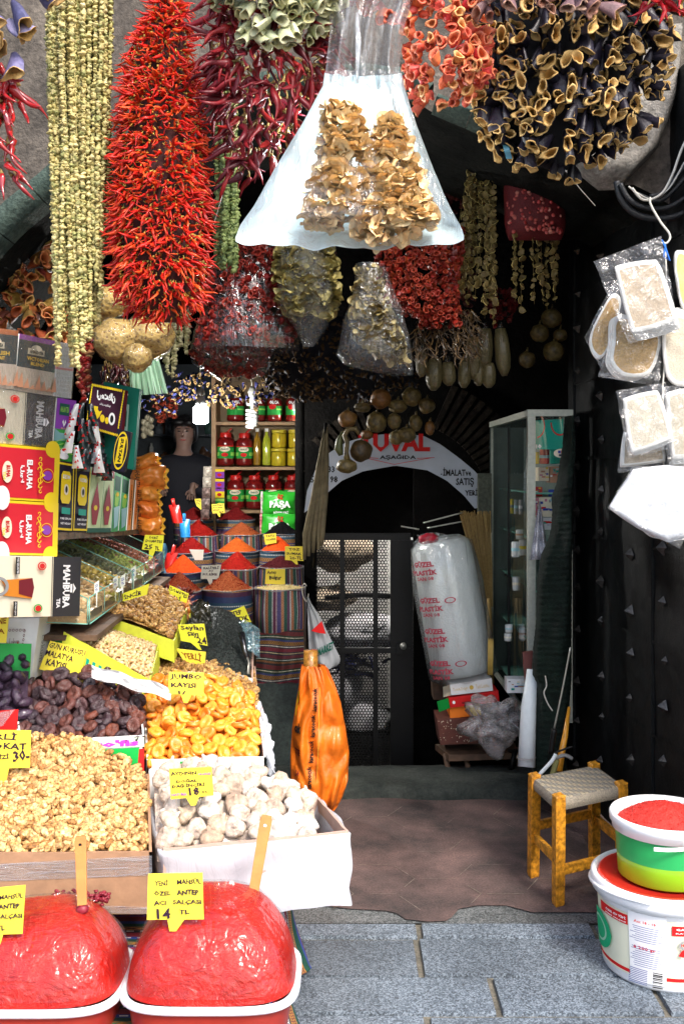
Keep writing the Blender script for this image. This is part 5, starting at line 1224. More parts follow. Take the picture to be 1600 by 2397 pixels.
def art_blend(strip, word1, word2):
    def g(f):
        f.rect(0, 0, 1, .09, strip); f.rect(0, .09, 1, .58, ink('slate', (.03, .05, .06))); f.rect(0, .58, 1, 1, ink('beige_print', (.75, .62, .5)))
        f.rect(.22, .22, .66, .33, CREAM); f.disc(.44, .21, .14, .06, CREAM); f.text('AHMAD TEA', .26, .25, .62, .31, BLACK, .03); f.text(word1, .2, .37, .78, .44, GOLD, .03); f.text(word2, .3, .46, .66, .52, GOLD, .03)
        for k in range(7): f.poly([(k / 7, .95), (k / 7 + .1, .66 + .1 * (k % 3)), (k / 7 + .16, .93)], ink('print_brown', (.5, .25, .15)))
    return g
teabox('slate and cream tea carton with an orange top band', (-60, 762), (43, 774), (34, 912), (-62, 905), art_blend(ink('rust', (.55, .15, .04)), 'ENGLISH', 'BREAKFAST'), wrap=True)
teabox('slate and cream tea carton with a purple top band', (46, 781), (133, 799), (123, 927), (34, 913), art_blend(ink('violet', (.35, .06, .45)), 'VICTORIAN', 'BLEND'), wrap=True)
def art_side(f):
    f.rect(0, .45, 1, .5, ink('pink', (.8, .3, .3)))
    for k in range(12): f.rect(.1, .08 + k * .075, .85, .088 + k * .075, ink('pale_grey', (.5, .5, .52)))
teabox('whitish tea carton end next to the purple banded one', (134, 800), (176, 806), (167, 933), (125, 928), art_side, wrap=True)
def art_mah(f, tea=True):
    f.rect(.62, 0, 1, 1, ink('carton_black', (.025, .025, .03))); f.rect(.60, 0, .608, 1, BLACK)
    f.text('MAHBUBA', .74, .14, .84, .86, WHITE, .04, turn=1); f.text('TEA', .66, .70, .71, .86, WHITE, .04, turn=1)
    f.poly([(.84, .46), (.84, .6), (.87, .6), (.87, .46)], WHITE); f.poly([(.875, .44), (.92, .53), (.875, .62), (.885, .53)], WHITE)
    f.poly([(.05, .40), (.36, .36), (.38, .52), (.36, .7), (.05, .64), (.1, .52)], ink('tea_amber', (.65, .22, .02))); f.poly([(.22, .40), (.36, .36), (.38, .52), (.36, .68), (.22, .62)], MAROON); f.ring(.02, .5, .1, .16, .03, GREY)
    f.ring(.46, .16, .05, .07, .012, REDI); f.disc(.46, .16, .03, .045, REDI); f.ring(.42, .86, .05, .07, .012, GRN); f.disc(.42, .86, .035, .05, REDI)
    f.rect(.17, .02, .21, .3, BLACK); f.text('PURE CEYLON TEA', .18, .03, .2, .29, WHITE, .02, turn=1); f.rect(.15, .74, .19, .98, BLACK); f.text('SİYAH ÇAY', .16, .75, .18, .97, WHITE, .02, turn=1)
teabox('small cream and black tea carton lettered MAHBUBA, upper one', (-80, 898), (131, 928), (121, 1047), (-80, 1032), art_mah, CREAM, wrap=True)
teabox('large cream and black tea carton lettered MAHBUBA TEA, lower one', (-75, 1300), (144, 1304), (140, 1442), (-78, 1446), art_mah, CREAM, dx=.07, depth=.12)
def art_green(f):
    f.rect(0, 0, 1, 1, ink('hill_green', (.04, .32, .05))); f.rect(0, 0, 1, .5, PURP); f.poly([(0, .5), (.25, .56), (.6, .56), (1, .46), (1, .66), (0, .7)], ink('hill_blue', (.2, .4, .4))); f.rect(.14, .08, .64, .27, DKG); f.text('AHLAN TEA', .17, .13, .61, .22, LGRN, .03)
    f.poly([(.3, .38), (.36, .34), (.4, .42), (.45, .34), (.5, .38), (.4, .46)], WHITE); f.text('Earl Grey', .26, .47, .52, .5, YEL, .02)
    for k in range(4): f.line([(0, .72 + k * .06), (.4, .66 + k * .07), (1, .70 + k * .06)], .012, LGRN)
    f.disc(.45, .93, .26, .05, WHITE); f.disc(.45, .86, .2, .06, WHITE); f.disc(.45, .83, .14, .025, REDI)
teabox('purple and green tea carton with a white tea cup printed on it', (134, 931), (178, 938), (168, 1082), (122, 1075), art_green)
def art_ruha(f):
    f.rect(0, 0, 1, 1, YEL); f.rect(0, .05, .93, .96, ink('carton_red', (.62, .02, .035))); f.disc(.9, .02, .09, .16, YEL); f.disc(.9, .98, .09, .16, YEL)
    f.text('EL-RUHA', .60, .25, .665, .80, WHITE, .05, turn=1); f.text('الروها', .53, .36, .575, .68, WHITE, .05, turn=1); f.text('RUHA', .41, .40, .45, .58, REDI, .03, turn=1)
    f.disc(.40, .5, .05, .2, CREAM); f.text('RUHA', .385, .38, .425, .6, REDI, .05, turn=1)
    f.disc(.83, .52, .055, .09, PURP); f.ring(.83, .52, .075, .13, .006, YEL); 
    for s in (-1, 1):
        for (v, rr_) in ((.1, .028), (.2, .024), (.3, .018)): f.ring(.73 + .02 * s * 0, .52 + s * v, rr_, rr_ * 2, .008, YEL, a0=0 if s > 0 else 3, a1=5.2 if s > 0 else 8)
    f.line([(.7, .3), (.73, .42), (.72, .52), (.73, .62), (.7, .75)], .008, YEL); f.poly([(.72, .46), (.78, .52), (.72, .58), (.74, .52)], YEL)
    f.disc(.33, .98, .07, .22, WHITE); f.text('TEA', .33, .5, .355, .66, YEL, .04, turn=1)
teabox('upper red and yellow carton lettered EL-RUHA', (-110, 1030), (133, 1051), (128, 1176), (-110, 1162), art_ruha, YEL, dx=.012)
teabox('lower red and yellow carton lettered EL-RUHA', (-110, 1164), (129, 1178), (126, 1301), (-110, 1296), art_ruha, YEL, dx=.012)
def art_tin(f):
    f.rect(0, 0, 1, 1, ink('tin_black', (.015, .012, .03))); 
    for a_, b_, c_, d_ in ((.03, .02, .97, .05), (.03, .95, .97, .98), (.03, .02, .08, .98), (.92, .02, .97, .98)): f.rect(a_, b_, c_, d_, YEL)
    f.poly([(.2, .2), (.3, .14), (.7, .14), (.8, .2), (.8, .54), (.7, .6), (.3, .6), (.2, .54)], YEL); f.text('SULTAN', .28, .19, .72, .25, WHITE, .04); f.disc(.5, .4, .14, .08, CREAM); f.disc(.5, .4, .07, .05, BLACK); f.rect(.25, .66, .75, .75, TEAL); f.text('PURE CEYLON', .18, .80, .82, .83, WHITE, .03); f.text('NET WEIGHT', .2, .87, .8, .90, WHITE, .03)
teabox('black tea tin with a yellow label, next to the red cartons', (135, 1077), (173, 1084), (168, 1246), (128, 1243), art_tin, ink('tin_black', (.015, .012, .03)), name='tea_tin', depth=.08)
teabox('black tea tin with a yellow label, next to the maroon topped box', (176, 1086), (212, 1095), (203, 1246), (169, 1245), art_tin, ink('tin_black', (.015, .012, .03)), name='tea_tin', depth=.08)
def art_mahm(f):
    f.rect(0, 0, 1, 1, ink('pale_lime', (.62, .75, .42))); f.rect(0, 0, 1, .12, ink('wine', (.3, .02, .04))); f.text('MAHMOOD TEA', .06, .03, .94, .09, WHITE, .04); f.rect(0, .93, 1, 1, DKG)
    for u in (.25, .75): f.poly([(u, .22), (u + .17, .6), (u + .08, .88), (u - .08, .88), (u - .17, .6)], ink('wine', (.3, .02, .04))); f.disc(u, .62, .07, .04, YEL)
    f.rect(.49, .12, .51, .93, ink('mid_green', (.1, .3, .1)))
teabox('pale green double tea box with a maroon top', (216, 1093), (268, 1104), (258, 1246), (202, 1247), art_mahm, ink('pale_lime', (.62, .75, .42)), depth=.08)
def art_gp(f):
    f.rect(0, 0, 1, 1, ink('leaf_green', (.08, .4, .15))); f.rect(.1, .05, .9, .3, DKG); f.poly([(.2, .35), (.8, .42), (.6, .6), (.2, .55)], LGRN); f.poly([(.1, .6), (.9, .55), (.8, .9), (.3, .95)], ink('sky_print', (.35, .6, .65))); f.disc(.5, .36, .2, .04, YEL)
teabox('green tea packet beside the pale green double box', (269, 1105), (285, 1112), (276, 1244), (260, 1245), art_gp, CARDW, depth=.07); teabox('green tea packet beside the orange packets', (287, 1113), (303, 1121), (294, 1243), (278, 1244), art_gp, CARDW, depth=.07)
def art_op(f): f.rect(0, 0, 1, 1, ink('salmon', (.8, .35, .15))); f.rect(.2, .1, .5, .9, ORG); f.rect(.7, 0, .85, 1, DKG); f.text('AHLAN TEA', .28, .2, .42, .8, BLACK, .02, turn=1)
teabox('flat orange tea packet beside the green packets', (305, 1122), (317, 1124), (309, 1240), (297, 1242), art_op, CARDW, depth=.07); teabox('flat orange tea packet before the bulging orange bags', (319, 1124), (332, 1127), (322, 1238), (311, 1240), art_op, CARDW, depth=.07)
def art_ist(f):
    f.rect(0, 0, 1, 1, ink('aubergine', (.05, .012, .03)))
    for k in range(18):
        for (u, v) in ((.03 + k * .055, .04), (.03 + k * .055, .96)): f.disc(u, v, .028, .03, YEL, 7)
        f.disc(.03, .04 + k * .054, .022, .032, YEL, 7); f.disc(.97, .04 + k * .054, .022, .032, YEL, 7)
    f.text('استكان', .28, .14, .82, .34, WHITE, .05); f.text('شاي سيلاني', .38, .38, .70, .44, WHITE, .02); f.disc(.28, .64, .12, .12, YEL); f.rect(.22, .48, .34, .53, YEL); f.poly([(.38, .58), (.47, .54), (.4, .7)], YEL); f.disc(.5, .7, .07, .08, YEL); f.disc(.64, .72, .06, .07, YEL); f.disc(.78, .66, .1, .13, WHITE); f.disc(.78, .66, .05, .08, BLACK)
teabox('black tea box with yellow border and white Arabic lettering', (215, 896), (294, 913), (283, 1025), (207, 1003), art_ist, MAROON, depth=.05, fy=3.95)
def art_dg(f):
    f.rect(0, 0, 1, 1, ink('bottle_green', (.005, .13, .09))); f.ring(.5, .1, .2, .05, .04, CREAM); f.rect(.35, .22, .75, .6, ink('pale_teal', (.3, .5, .42))); f.poly([(.4, .45), (.5, .25), (.6, .45), (.7, .28), (.7, .5)], DKG)
teabox('dark green tea box behind the Arabic lettered one', (243, 893), (327, 910), (312, 1100), (235, 1080), art_dg, ink('bottle_green', (.005, .13, .09)), depth=.05, fy=4.05)
def art_sul(f):
    f.rect(0, 0, 1, 1, ink('tin_black', (.015, .012, .03))); f.ring(.5, .5, .46, .47, .05, YEL); f.poly([(.25, .2), (.75, .12), (.75, .8), (.25, .85)], YEL); f.text('SULTAN', .4, .2, .62, .78, BLACK, .05, turn=1)
teabox('black and yellow tea box lying on edge lettered SULTAN', (275, 1003), (307, 1012), (291, 1106), (258, 1098), art_sul, BLACK, depth=.04, fy=3.9)
# dangling sachets
SACH = [mat('sachet_dark', (.02, .03, .03), .25, .3, 30, coat=.6), mat('sachet_white', (.75, .75, .74), .3, .1, 20, coat=.5), REDI]
t = thing('sachet_bunch', tp(225, 1090), 'bunch of small foil sachets dotted with red, hanging before the tea boxes', 'sachets')
rs = random.Random(2)
for i in range(24):
    px = 176 + (i % 6) * 17 + rs.uniform(-5, 5); py = 938 + (i // 6) * 34 + rs.uniform(-8, 8) + (i % 6) * 6; a = rs.uniform(-.35, .2); w, h = 25, 54; Y0 = YT(px) - .10 - .02 * (i // 6)
    def q(u, v): x = px + (u - .5) * w * (.4 + .7 * v) + v * h * math.sin(a); return P(x, py + v * h * math.cos(a), Y0 + .0) + Vector((0, -.02 * math.sin(v * 3) * math.sin(u * 3.1), 0))
    b = MB(); b.grid(q, 6, 8, 1 if i % 3 == 0 else 0)
    for k in range(7):
        u, v = rs.uniform(.2, .8), rs.uniform(.1, .95); p = Vector(q(u, v)) + Vector((0, -.004, 0)); s = .0045; b.add([tuple(p + Vector((-s, 0, -s))), tuple(p + Vector((s, 0, -s))), tuple(p + Vector((0, 0, s)))], [(0, 1, 2)], 2)
    b.build('sachet', SACH, t)
# bulging orange tea bags
OBAG = mat('orange_bag', [(.82, .25, .03), (.8, .35, .06), (.75, .16, .02)], .35, .35, 30, .3, 60, coat=.4)
for i, (x0, y0, x1, y1) in enumerate(((308, 1066, 368, 1100), (308, 1092, 386, 1148), (312, 1138, 370, 1180), (310, 1172, 372, 1218), (312, 1208, 378, 1256))):
    Yb = 4.95; t = thing('orange_tea_bag', P((x0 + x1) / 2, y1, Yb), ['topmost yellow orange tea bag of the pile', 'second orange tea bag from the top, the biggest', 'third orange tea bag of the pile, small', 'fourth orange tea bag of the pile', 'lowest orange tea bag, over the DERİ DOMATES card'][i], 'tea bag', 'bulging orange tea bags')
    b = MB()
    def ob(u, v, k):
        e = (max(0, math.sin(u * math.pi)) * max(0, math.sin(v * math.pi))) ** .45
        return P(x0 + (x1 - x0) * u + 3 * math.sin(v * 9 + i), y0 + (y1 - y0) * v + 4 * math.sin(u * 6 + i) - 4 * u, Yb - k * .07 * e + .015 * mnoise.noise(Vector((u * 5, v * 5, i))))
    b.grid(lambda u, v: ob(u, v, 1), 18, 14); b.grid(lambda u, v: ob(u, v, -1), 18, 14, flip=True)
    b.grid(lambda u, v: P(x1 - 2 + 9 * u + 3 * math.sin(v * 14), y0 + 4 + (y1 - y0 - 8) * v, Yb + .01 * math.sin(v * 25)), 3, 14, 1)
    b.build('bag_body', [OBAG, mat('yellow_seal', (.85, .5, .05), .4, .1)], t)
    f = Face(P(x0 + 8, y0 + 8, Yb - .078), P(x0 + 20, y0 + 8, Yb - .078), P(x0 + 20, y1 - 6, Yb - .078), P(x0 + 8, y1 - 6, Yb - .078)); f.text('AHLAN TEA', 0, 0, 1, 1, BLACK, .02, turn=1); f.build('lettering', t)
# the shelf plank under the tins and the left support behind the boxes
t = thing('wall_shelf', (-1.1, 3.9, 1.27), 'chipped wooden shelf plank under the tea tins', 'shelf')
b = MB(); b.hexa([tp(110, 1247) , tp(330, 1240), tp(330, 1250), tp(110, 1266)], [p + Vector((-.5, 0, 0)) for p in (tp(110, 1247), tp(330, 1240), tp(330, 1250), tp(110, 1266))]); b.build('plank', mat('chipped_wood', [(.12, .07, .04)], .7, .7, 30, .4), t, False)
b = MB(); b.box((-1.62, 4.0, 1.0), (.06, 3.4, 1.6)); b.build('side_board', mat('dark_board', (.02, .018, .016), .8, .3), t, False)
b = MB(); b.box((-1.42, 3.9, .62), (.4, 2.6, .6)); b.build('shelf_carcass', mat('dark_board', (.02, .018, .016), .8, .3), t, False)
# white confectionery box, green and lettered cards at the left edge
t = thing('lokum_box', P(20, 1590, 3.5), 'white confectionery box with a fine scroll border at the left edge', 'box')
o, f = box_from('carton', t, P(-80, 1450, 3.46), P(93, 1447, 3.46), P(72, 1592, 3.46), P(-80, 1600, 3.46), .12, CARDW)
for k in range(9): f.ring(.42 + k * .05, .18, .018, .022, .006, ink('scroll', (.2, .08, .08)), 10); f.ring(.82, .2 + k * .07, .014, .026, .006, ink('scroll', (.2, .08, .08)), 10)
f.ring(.5, .5, .14, .2, .006, ink('scroll', (.2, .08, .08))); f.disc(.76, .38, .012, .015, REDI, 8); f.text('Lokum', .64, .3, .78, .42, ink('scroll', (.2, .08, .08)), 0); f.build('print', t)
o, f = box_from('carton_side', t, P(94, 1447, 3.462), P(121, 1441, 3.6), P(106, 1575, 3.6), P(73, 1592, 3.462), .01, CARDW); f.text('Lokum', .4, .3, .7, .75, GREY, 0, turn=1); f.build('print', t)
b = MB(); b.hexa([P(-40, 1506, 3.4), P(74, 1507, 3.4), P(68, 1620, 3.4), P(-40, 1620, 3.4)], [x + Vector((0, .003, 0)) for x in (P(-40, 1506, 3.4), P(74, 1507, 3.4), P(68, 1620, 3.4), P(-40, 1620, 3.4))])
tag(b.build('green_card', mat('green_card', (.03, .42, .08), .5, .05), None, False), 'blank green card standing behind the dates', 'card')
b = MB(); b.hexa([P(118, 1500, 3.62), P(150, 1500, 3.62), P(165, 1520, 3.62), P(118, 1530, 3.62)], [x + Vector((0, .003, 0)) for x in (P(118, 1500, 3.62), P(150, 1500, 3.62), P(165, 1520, 3.62), P(118, 1530, 3.62))])
tag(b.build('green_card', MATS['green_card'], None, False), 'small green card corner at the left of the pistachios', 'card')
price_card('yellow card cut by the left edge, red brown letters NE A', (-70, 1437), (22, 1440), (15, 1505), (-70, 1502), 3.36, [('HURMA', .1, .1, .6, .35, ink('brown', (.25, .08, .01))), ('NE', .72, .08, .95, .33, ink('brown', (.25, .08, .01))), ('MEDİNA', .05, .45, .94, .68, ink('brown', (.25, .08, .01)))], None, YCARD)

# ================================================================== goods hanging under the arch
def cord(label, pts, r=.002, m=STRING, cat='string', name='hanging_string'):
    b = MB(); b.tube(pts, r, 5); return tag(b.build(name, m, None), label, cat)
rH = random.Random(17)
# strings of dried okra
OKRA = mat('dried_okra', [(.40, .34, .11), (.56, .46, .19), (.26, .27, .09), (.62, .52, .25)], .65, .3, 120, .2)
def okra_bead(seed, s=1.0):
    b = MB(); b.lathe([(0, -.0065 * s), (.0028 * s, -.006 * s), (.0052 * s, -.002 * s), (.0062 * s, .0015 * s), (.0035 * s, .003 * s), (.0018 * s, .008 * s), (0, .009 * s)], n=6, fn=lambda a, z, q: 1 + .2 * math.sin(a * 2 + seed)); return b.arr()
OB = [okra_bead(i) for i in range(4)]
def strands(t, specs, Y, pitch, m, seed, sc=1.0, beads=OB):
    r = random.Random(seed)
    for (x0, y0, x1, y1, dy) in specs:
        b = MB(); n = max(3, int((y1 - y0) / pitch)); ph = r.random() * 6
        for k in range(n):
            tt = max(0, (k + r.uniform(-.25, .25)) / n); px = x0 + (x1 - x0) * tt ** 1.6 + 2.2 * math.sin(tt * 8 + ph); p = P(px + r.uniform(-2, 2), y0 + (y1 - y0) * tt, Y); p.y += dy + r.uniform(-.006, .006)
            d = Vector((r.gauss(0, .9), -abs(r.gauss(.5, .8)), r.gauss(.1, .7))); q = beads[r.randrange(len(beads))]; b.add(*q[:3], aim(p, d, 0, sc * r.uniform(.75, 1.25)))
        b.tube([P(x0, y0, Y) + Vector((0, dy, 0)), P((x0 + x1) / 2, (y0 + y1) / 2, Y) + Vector((0, dy, 0)), P(x1, y1, Y) + Vector((0, dy, 0))], .0008, 4)
        b.build('strand', m, t)
t = thing('okra_bundle', P(190, 860, 3.0), 'thick bundle of long beaded strings of dried yellow green okra', 'dried okra')
sp = []
for i in range(30):
    x0 = 118 + i * 4.7 + rH.uniform(-2, 2); xe = 138 + i * 3.6 + rH.uniform(-6, 6); ye = rH.choice([620, 700, 760, 800]) if i > 17 else rH.choice([720, 780, 815, 860])
    if i > 25: ye -= 90
    sp.append((x0, -60, xe, ye, rH.uniform(-.04, .03)))
for i in range(12): sp.append((125 + i * 11, -60, 145 + i * 9, rH.uniform(420, 700), .05))
sp.append((150, -60, 196, 868, -.05)); sp.append((175, -60, 205, 830, -.04)); sp.append((160, -60, 152, 800, -.05))
strands(t, sp, 3.0, 6.4, OKRA, 5, 1.3)
# great bundle of small red chillies
CH = [t_chilli(i, .042, .0058, 5, 4, .35) for i in range(8)]
CHM = [mat('red_chilli', [(.50, .008, .005), (.64, .018, .008), (.28, .004, .004), (.70, .08, .012), (.48, .01, .006)], .45, .2, 60, 0, spec=.3, coat=.12), mat('chilli_stem', [(.75, .35, .05), (.5, .4, .08)], .6, 0)]
t = thing('chilli_bundle', P(370, 770, 3.0), 'very big bundle of small bright red chillies hanging in a long taper', 'chillies')
sil = [(-40, 380, 412), (0, 366, 418), (60, 348, 436), (130, 312, 448), (200, 302, 456), (300, 290, 472), (420, 284, 478), (520, 276, 480), (620, 276, 480), (680, 284, 472), (720, 310, 452), (755, 350, 418)]
ml = []
for p, n, tt, v in hull_points(sil, 3.0, .15, 2300, .012, True, 3):
    d = n.normalized() * 1.0 + Vector((rH.gauss(0, .5), rH.gauss(0, .25), -.25 - .9 * v ** 3 + rH.gauss(0, .35)))
    ml.append((rH.randrange(8), aim(p, d, rH.random() * 6, rH.uniform(.6, 1.3))))
core = hull_mesh(sil, 3.0, .14, 18, .86)  # dark core put in so gaps between the chillies are not see-through
core.m = [2] * len(core.m)
bundle(t, 'chilli', CH, CHM + [mat('bundle_dark_core', (.05, .006, .005), .8, .3)], ml, 'inner_chillies', extra=core)
# dark red long peppers with pale green ones above
CD = [t_chilli(i + 20, .085, .0118, 8, 7, .4) for i in range(8)]
CDM = [mat('dark_chilli', [(.10, .005, .012), (.2, .008, .012), (.055, .004, .01), (.32, .015, .012)], .42, .25, 40, .15, 60, spec=.3, coat=.04), mat('dry_stem', [(.35, .22, .06), (.2, .14, .04)], .6, 0)]
t = thing('dark_chilli_bundle', P(630, 430, 2.95), 'bundle of long dark wine red chillies hanging left of the big white bag', 'chillies')
sil = [(-30, 560, 740), (10, 510, 770), (90, 500, 778), (180, 505, 765), (250, 520, 750), (320, 530, 700), (380, 535, 640), (405, 545, 610)]
ml = []
for p, n, tt, v in hull_points(sil, 2.95, .15, 430, .02, True, 7):
    d = n.normalized() * .55 + Vector((rH.gauss(0, .45), rH.gauss(0, .2), -.75 + rH.gauss(0, .45))); ml.append((rH.randrange(8), aim(p, d, rH.random() * 6, rH.uniform(.7, 1.2))))
for (px, py) in ((505, 120), (500, 160), (520, 60), (515, 210), (545, 395), (560, 400), (575, 360), (705, 320), (722, 330), (690, 300), (770, 90)): ml.append((rH.randrange(8), aim(P(px, py, 2.9), (-.7 if px < 600 else .3, -.2, -.5 if px < 530 else -1), rH.random() * 6, 1.1)))
bundle(t, 'chilli', CD, CDM, ml, 'inner_chillies')
cord('thin white string running down behind the dark chillies', [P(545, 350, 3.1), P(528, 430, 3.1), P(497, 535, 3.1)], .0016)
CUPG = [t_cup(i, .058, .012, .019, .003, .14, 14, .9) for i in range(6)]
PGM = [mat('pale_pepper', [(.5, .52, .28), (.62, .62, .38), (.36, .42, .26)], .6, .25, 50, .2), mat('pale_pepper_inside', [(.62, .60, .38), (.5, .46, .2)], .6, .2, 50)]
t = thing('pale_pepper_garland', P(640, 125, 2.85), 'garland of pale green hollow dried peppers at the top edge', 'dried peppers')
ml = []
for p, n, tt, v in hull_points([(-50, 500, 780), (20, 520, 775), (60, 560, 765), (90, 575, 745), (120, 580, 735)], 2.82, .10, 130, .02, False, 8):
    ml.append((rH.randrange(6), aim(p + Vector((0, 0, .03)), n.normalized() * .5 + Vector((rH.gauss(0, .35), -.15, -.85)), rH.random() * 6, rH.uniform(.75, 1.15))))
bundle(t, 'pepper', CUPG, PGM, ml, 'inner_peppers')
# bright orange red dried peppers
CUPR = [t_cup(i + 30, .032, .011, .0175, .0045, .17, 16, .85) for i in range(7)]
RPM = [mat('coral_pepper', [(.72, .10, .06), (.8, .2, .06), (.62, .04, .06), (.75, .30, .08)], .5, .3, 60, .3, 90), mat('coral_pepper_inside', [(.75, .24, .12), (.7, .1, .05), (.78, .42, .15)], .55, .3, 60, .2)]
t = thing('coral_pepper_garland', P(1040, 255, 2.85), 'garland of crinkled coral red dried peppers right of the big white bag', 'dried peppers')
ml = []
for sil, n_ in (([(-60, 860, 1010), (20, 862, 1000), (70, 885, 960)], 60), ([(-60, 985, 1120), (60, 958, 1125), (130, 962, 1135), (190, 965, 1130), (245, 985, 1040)], 170), ([(150, 1062, 1135), (200, 1068, 1130), (248, 1072, 1102)], 22)):
    for p, n, tt, v in hull_points(sil, 2.85, .09, n_, .02, True, 9 + n_): ml.append((rH.randrange(7), aim(p, n.normalized() + Vector((rH.gauss(0, .4), rH.gauss(0, .3), -.3 + rH.gauss(0, .5))), rH.random() * 6, rH.uniform(.7, 1.15))))
bundle(t, 'pepper', CUPR, RPM, ml, 'inner_peppers')
# aubergine shells
CUPE = [t_cup(i + 60, .052, .009, .021, .0045, .17, 18, .75) for i in range(8)]
EGM = [mat('aubergine_skin', [(.010, .008, .016), (.02, .016, .032), (.006, .005, .009), (.03, .022, .034)], .45, .4, 40, .3, 90), mat('aubergine_flesh', [(.58, .34, .10), (.68, .44, .16), (.44, .25, .06)], .6, .3, 60, .25)]
t = thing('aubergine_garland', P(1330, 395, 3.0), 'broad hanging mass of black aubergine shells with tan open rims', 'dried aubergines')
sil = [(-60, 1100, 1560), (40, 1105, 1545), (100, 1108, 1540), (180, 1112, 1530), (250, 1105, 1515), (300, 1120, 1490), (340, 1150, 1440), (375, 1200, 1380), (398, 1280, 1330)]
ml = []
for p, n, tt, v in hull_points(sil, 3.0, .2, 470, .03, False, 12):
    ml.append((rH.randrange(8), aim(p + Vector((0, .03, .02)), (n.normalized() * .9 + Vector((rH.gauss(0, .45), -.4, -.4 + rH.gauss(0, .5)))) if rH.random() < .5 else Vector((rH.gauss(0, .5), -.12, -1 + rH.gauss(0, .2))), rH.random() * 6, rH.uniform(.75, 1.35))))
core = hull_mesh(sil, 3.02, .12, 16, .85); core.m = [2] * len(core.m)  # dark core closes the see-through gaps between the shells
bundle(t, 'aubergine_shell', CUPE, EGM + [mat('garland_dark_core', (.006, .005, .006), .9, 0)], ml, 'inner_shells_and_dark_core', extra=core)
MAUVE = [mat('mauve_skin', [(.14, .07, .07), (.2, .11, .12), (.10, .055, .07)], .6, .35, 40, .3), mat('mauve_inside', [(.5, .22, .14), (.42, .28, .2)], .6, .3, 60)]
t = thing('mauve_shell_garland', P(1240, 70, 2.8), 'short garland of faded mauve aubergine shells at the top edge', 'dried aubergines')
ml = [(rH.randrange(8), aim(p, n.normalized() * .5 + Vector((rH.gauss(0, .4), -.2, -.8)), rH.random() * 6, rH.uniform(.8, 1.2))) for p, n, tt, v in hull_points([(-70, 1110, 1420), (0, 1115, 1400), (40, 1130, 1390)], 2.78, .1, 46, .02, False, 13)]
bundle(t, 'aubergine_shell', CUPE, MAUVE, ml)
t = thing('red_chilli_tuft', P(1550, 70, 2.8), 'tuft of bright red peppers in the top right corner', 'chillies')
ml = [(rH.randrange(8), aim(p, n.normalized() * .6 + Vector((rH.gauss(0, .5), -.2, -.8)), rH.random() * 6, rH.uniform(.7, 1.1))) for p, n, tt, v in hull_points([(-70, 1490, 1640), (0, 1500, 1640), (50, 1530, 1620)], 2.8, .1, 60, .02, False, 14)]
bundle(t, 'chilli', CD, [mat('bright_pepper', [(.6, .02, .02), (.45, .01, .02)], .35, .2, 40), CDM[1]], ml)
# top left: blue violet shells over red peppers
t = thing('violet_shell_garland', P(40, 195, 2.8), 'blue violet aubergine shells at the top left corner', 'dried aubergines')
VIO = [mat('violet_skin', [(.10, .09, .2), (.18, .16, .32), (.06, .06, .14), (.28, .26, .42)], .5, .3, 40, .3), EGM[1]]
CUPV = [t_cup(i + 80, .095, .014, .036, .003, .2, 18, .6) for i in range(5)]
ml = [(rH.randrange(5), aim(p + Vector((0, 0, .04)), n.normalized() * .4 + Vector((rH.gauss(0, .4), -.15, -.9)), rH.random() * 6, rH.uniform(.7, 1.05))) for p, n, tt, v in hull_points([(-60, -80, 85), (60, -80, 72), (150, -70, 55), (180, -60, 50)], 2.8, .1, 42, .02, False, 15)]
bundle(t, 'aubergine_shell', CUPV, VIO, ml)
t = thing('red_pepper_string', P(30, 460, 2.85), 'string of long glossy red peppers under the violet shells', 'chillies')
ml = [(rH.randrange(8), aim(p, n.normalized() * .3 + Vector((rH.gauss(0, .35), -.1, -.9)), rH.random() * 6, rH.uniform(.8, 1.35))) for p, n, tt, v in hull_points([(170, -60, 40), (240, -60, 50), (330, -50, 35), (400, -30, 35), (425, -20, 45)], 2.85, .06, 60, .02, False, 16)]
bundle(t, 'chilli', CD, [mat('glossy_pepper', [(.3, .008, .01), (.45, .015, .015), (.18, .005, .01)], .2, .25, 40, coat=.8), CDM[1]], ml)

# ------------------------------------------------------------------ the big white bag with two bundles of pale aubergine
t = thing('big_white_bag', P(815, 575, 2.75), 'large wide white plastic bag flaring downwards, hung in the middle of the arch', 'plastic bag')
L_ = [(-60, 770, 985), (60, 772, 945), (150, 762, 935), (200, 755, 945), (300, 700, 978), (400, 640, 1015), (480, 595, 1050), (530, 560, 1078), (556, 551, 1085), (566, 552, 1084)]
WBAG = mat('white_bag_film', (.74, .92, .97), .3, .05, 20, .25, 14, trans=.45)
GBAG = plastic('bag_neck', (.25, .25, .25), .45, .2, 40, .15, (1, 1, .15))
def bagp(u, v, k):
    py = 170 + 396 * v; a, c = interp(L_, py); e = max(0, math.sin(u * math.pi)) ** .5; x = a + (c - a) * u
    sag = 14 * math.sin(u * math.pi) * v ** 6 + (4 * math.sin(u * 23) + 3 * math.sin(u * 41)) * v ** 8
    p = P(x, py + sag, 2.75); p.y += -k * .07 * e * min(1, (1 - v) * 8 + .1) * (.3 + v) + .012 * mnoise.noise(Vector((u * 9, v * 2.5, k))) * (1.2 - v * .4) + .012 * abs(mnoise.noise(Vector((u * 16 + v * 5, v * 7, k + 4)))); return p
b = MB(); b.grid(lambda u, v: bagp(u, v, -1), 50, 40); b.build('back_sheet', WBAG, t)
b = MB(); b.grid(lambda u, v: bagp(u, v, 1), 50, 40); b.build('front_film', CLEARL, t)
b = MB(); b.grid(lambda u, v: P(*(lambda a, c: (a + (c - a) * u, -60 + 262 * v))(*interp(L_, -60 + 262 * v)), 2.75) + Vector((0, .03 * math.sin(u * 19 + v * 2) * (.4 + .6 * v) + .02 * mnoise.noise(Vector((u * 14, v * 3, 0))), 0)), 60, 20)
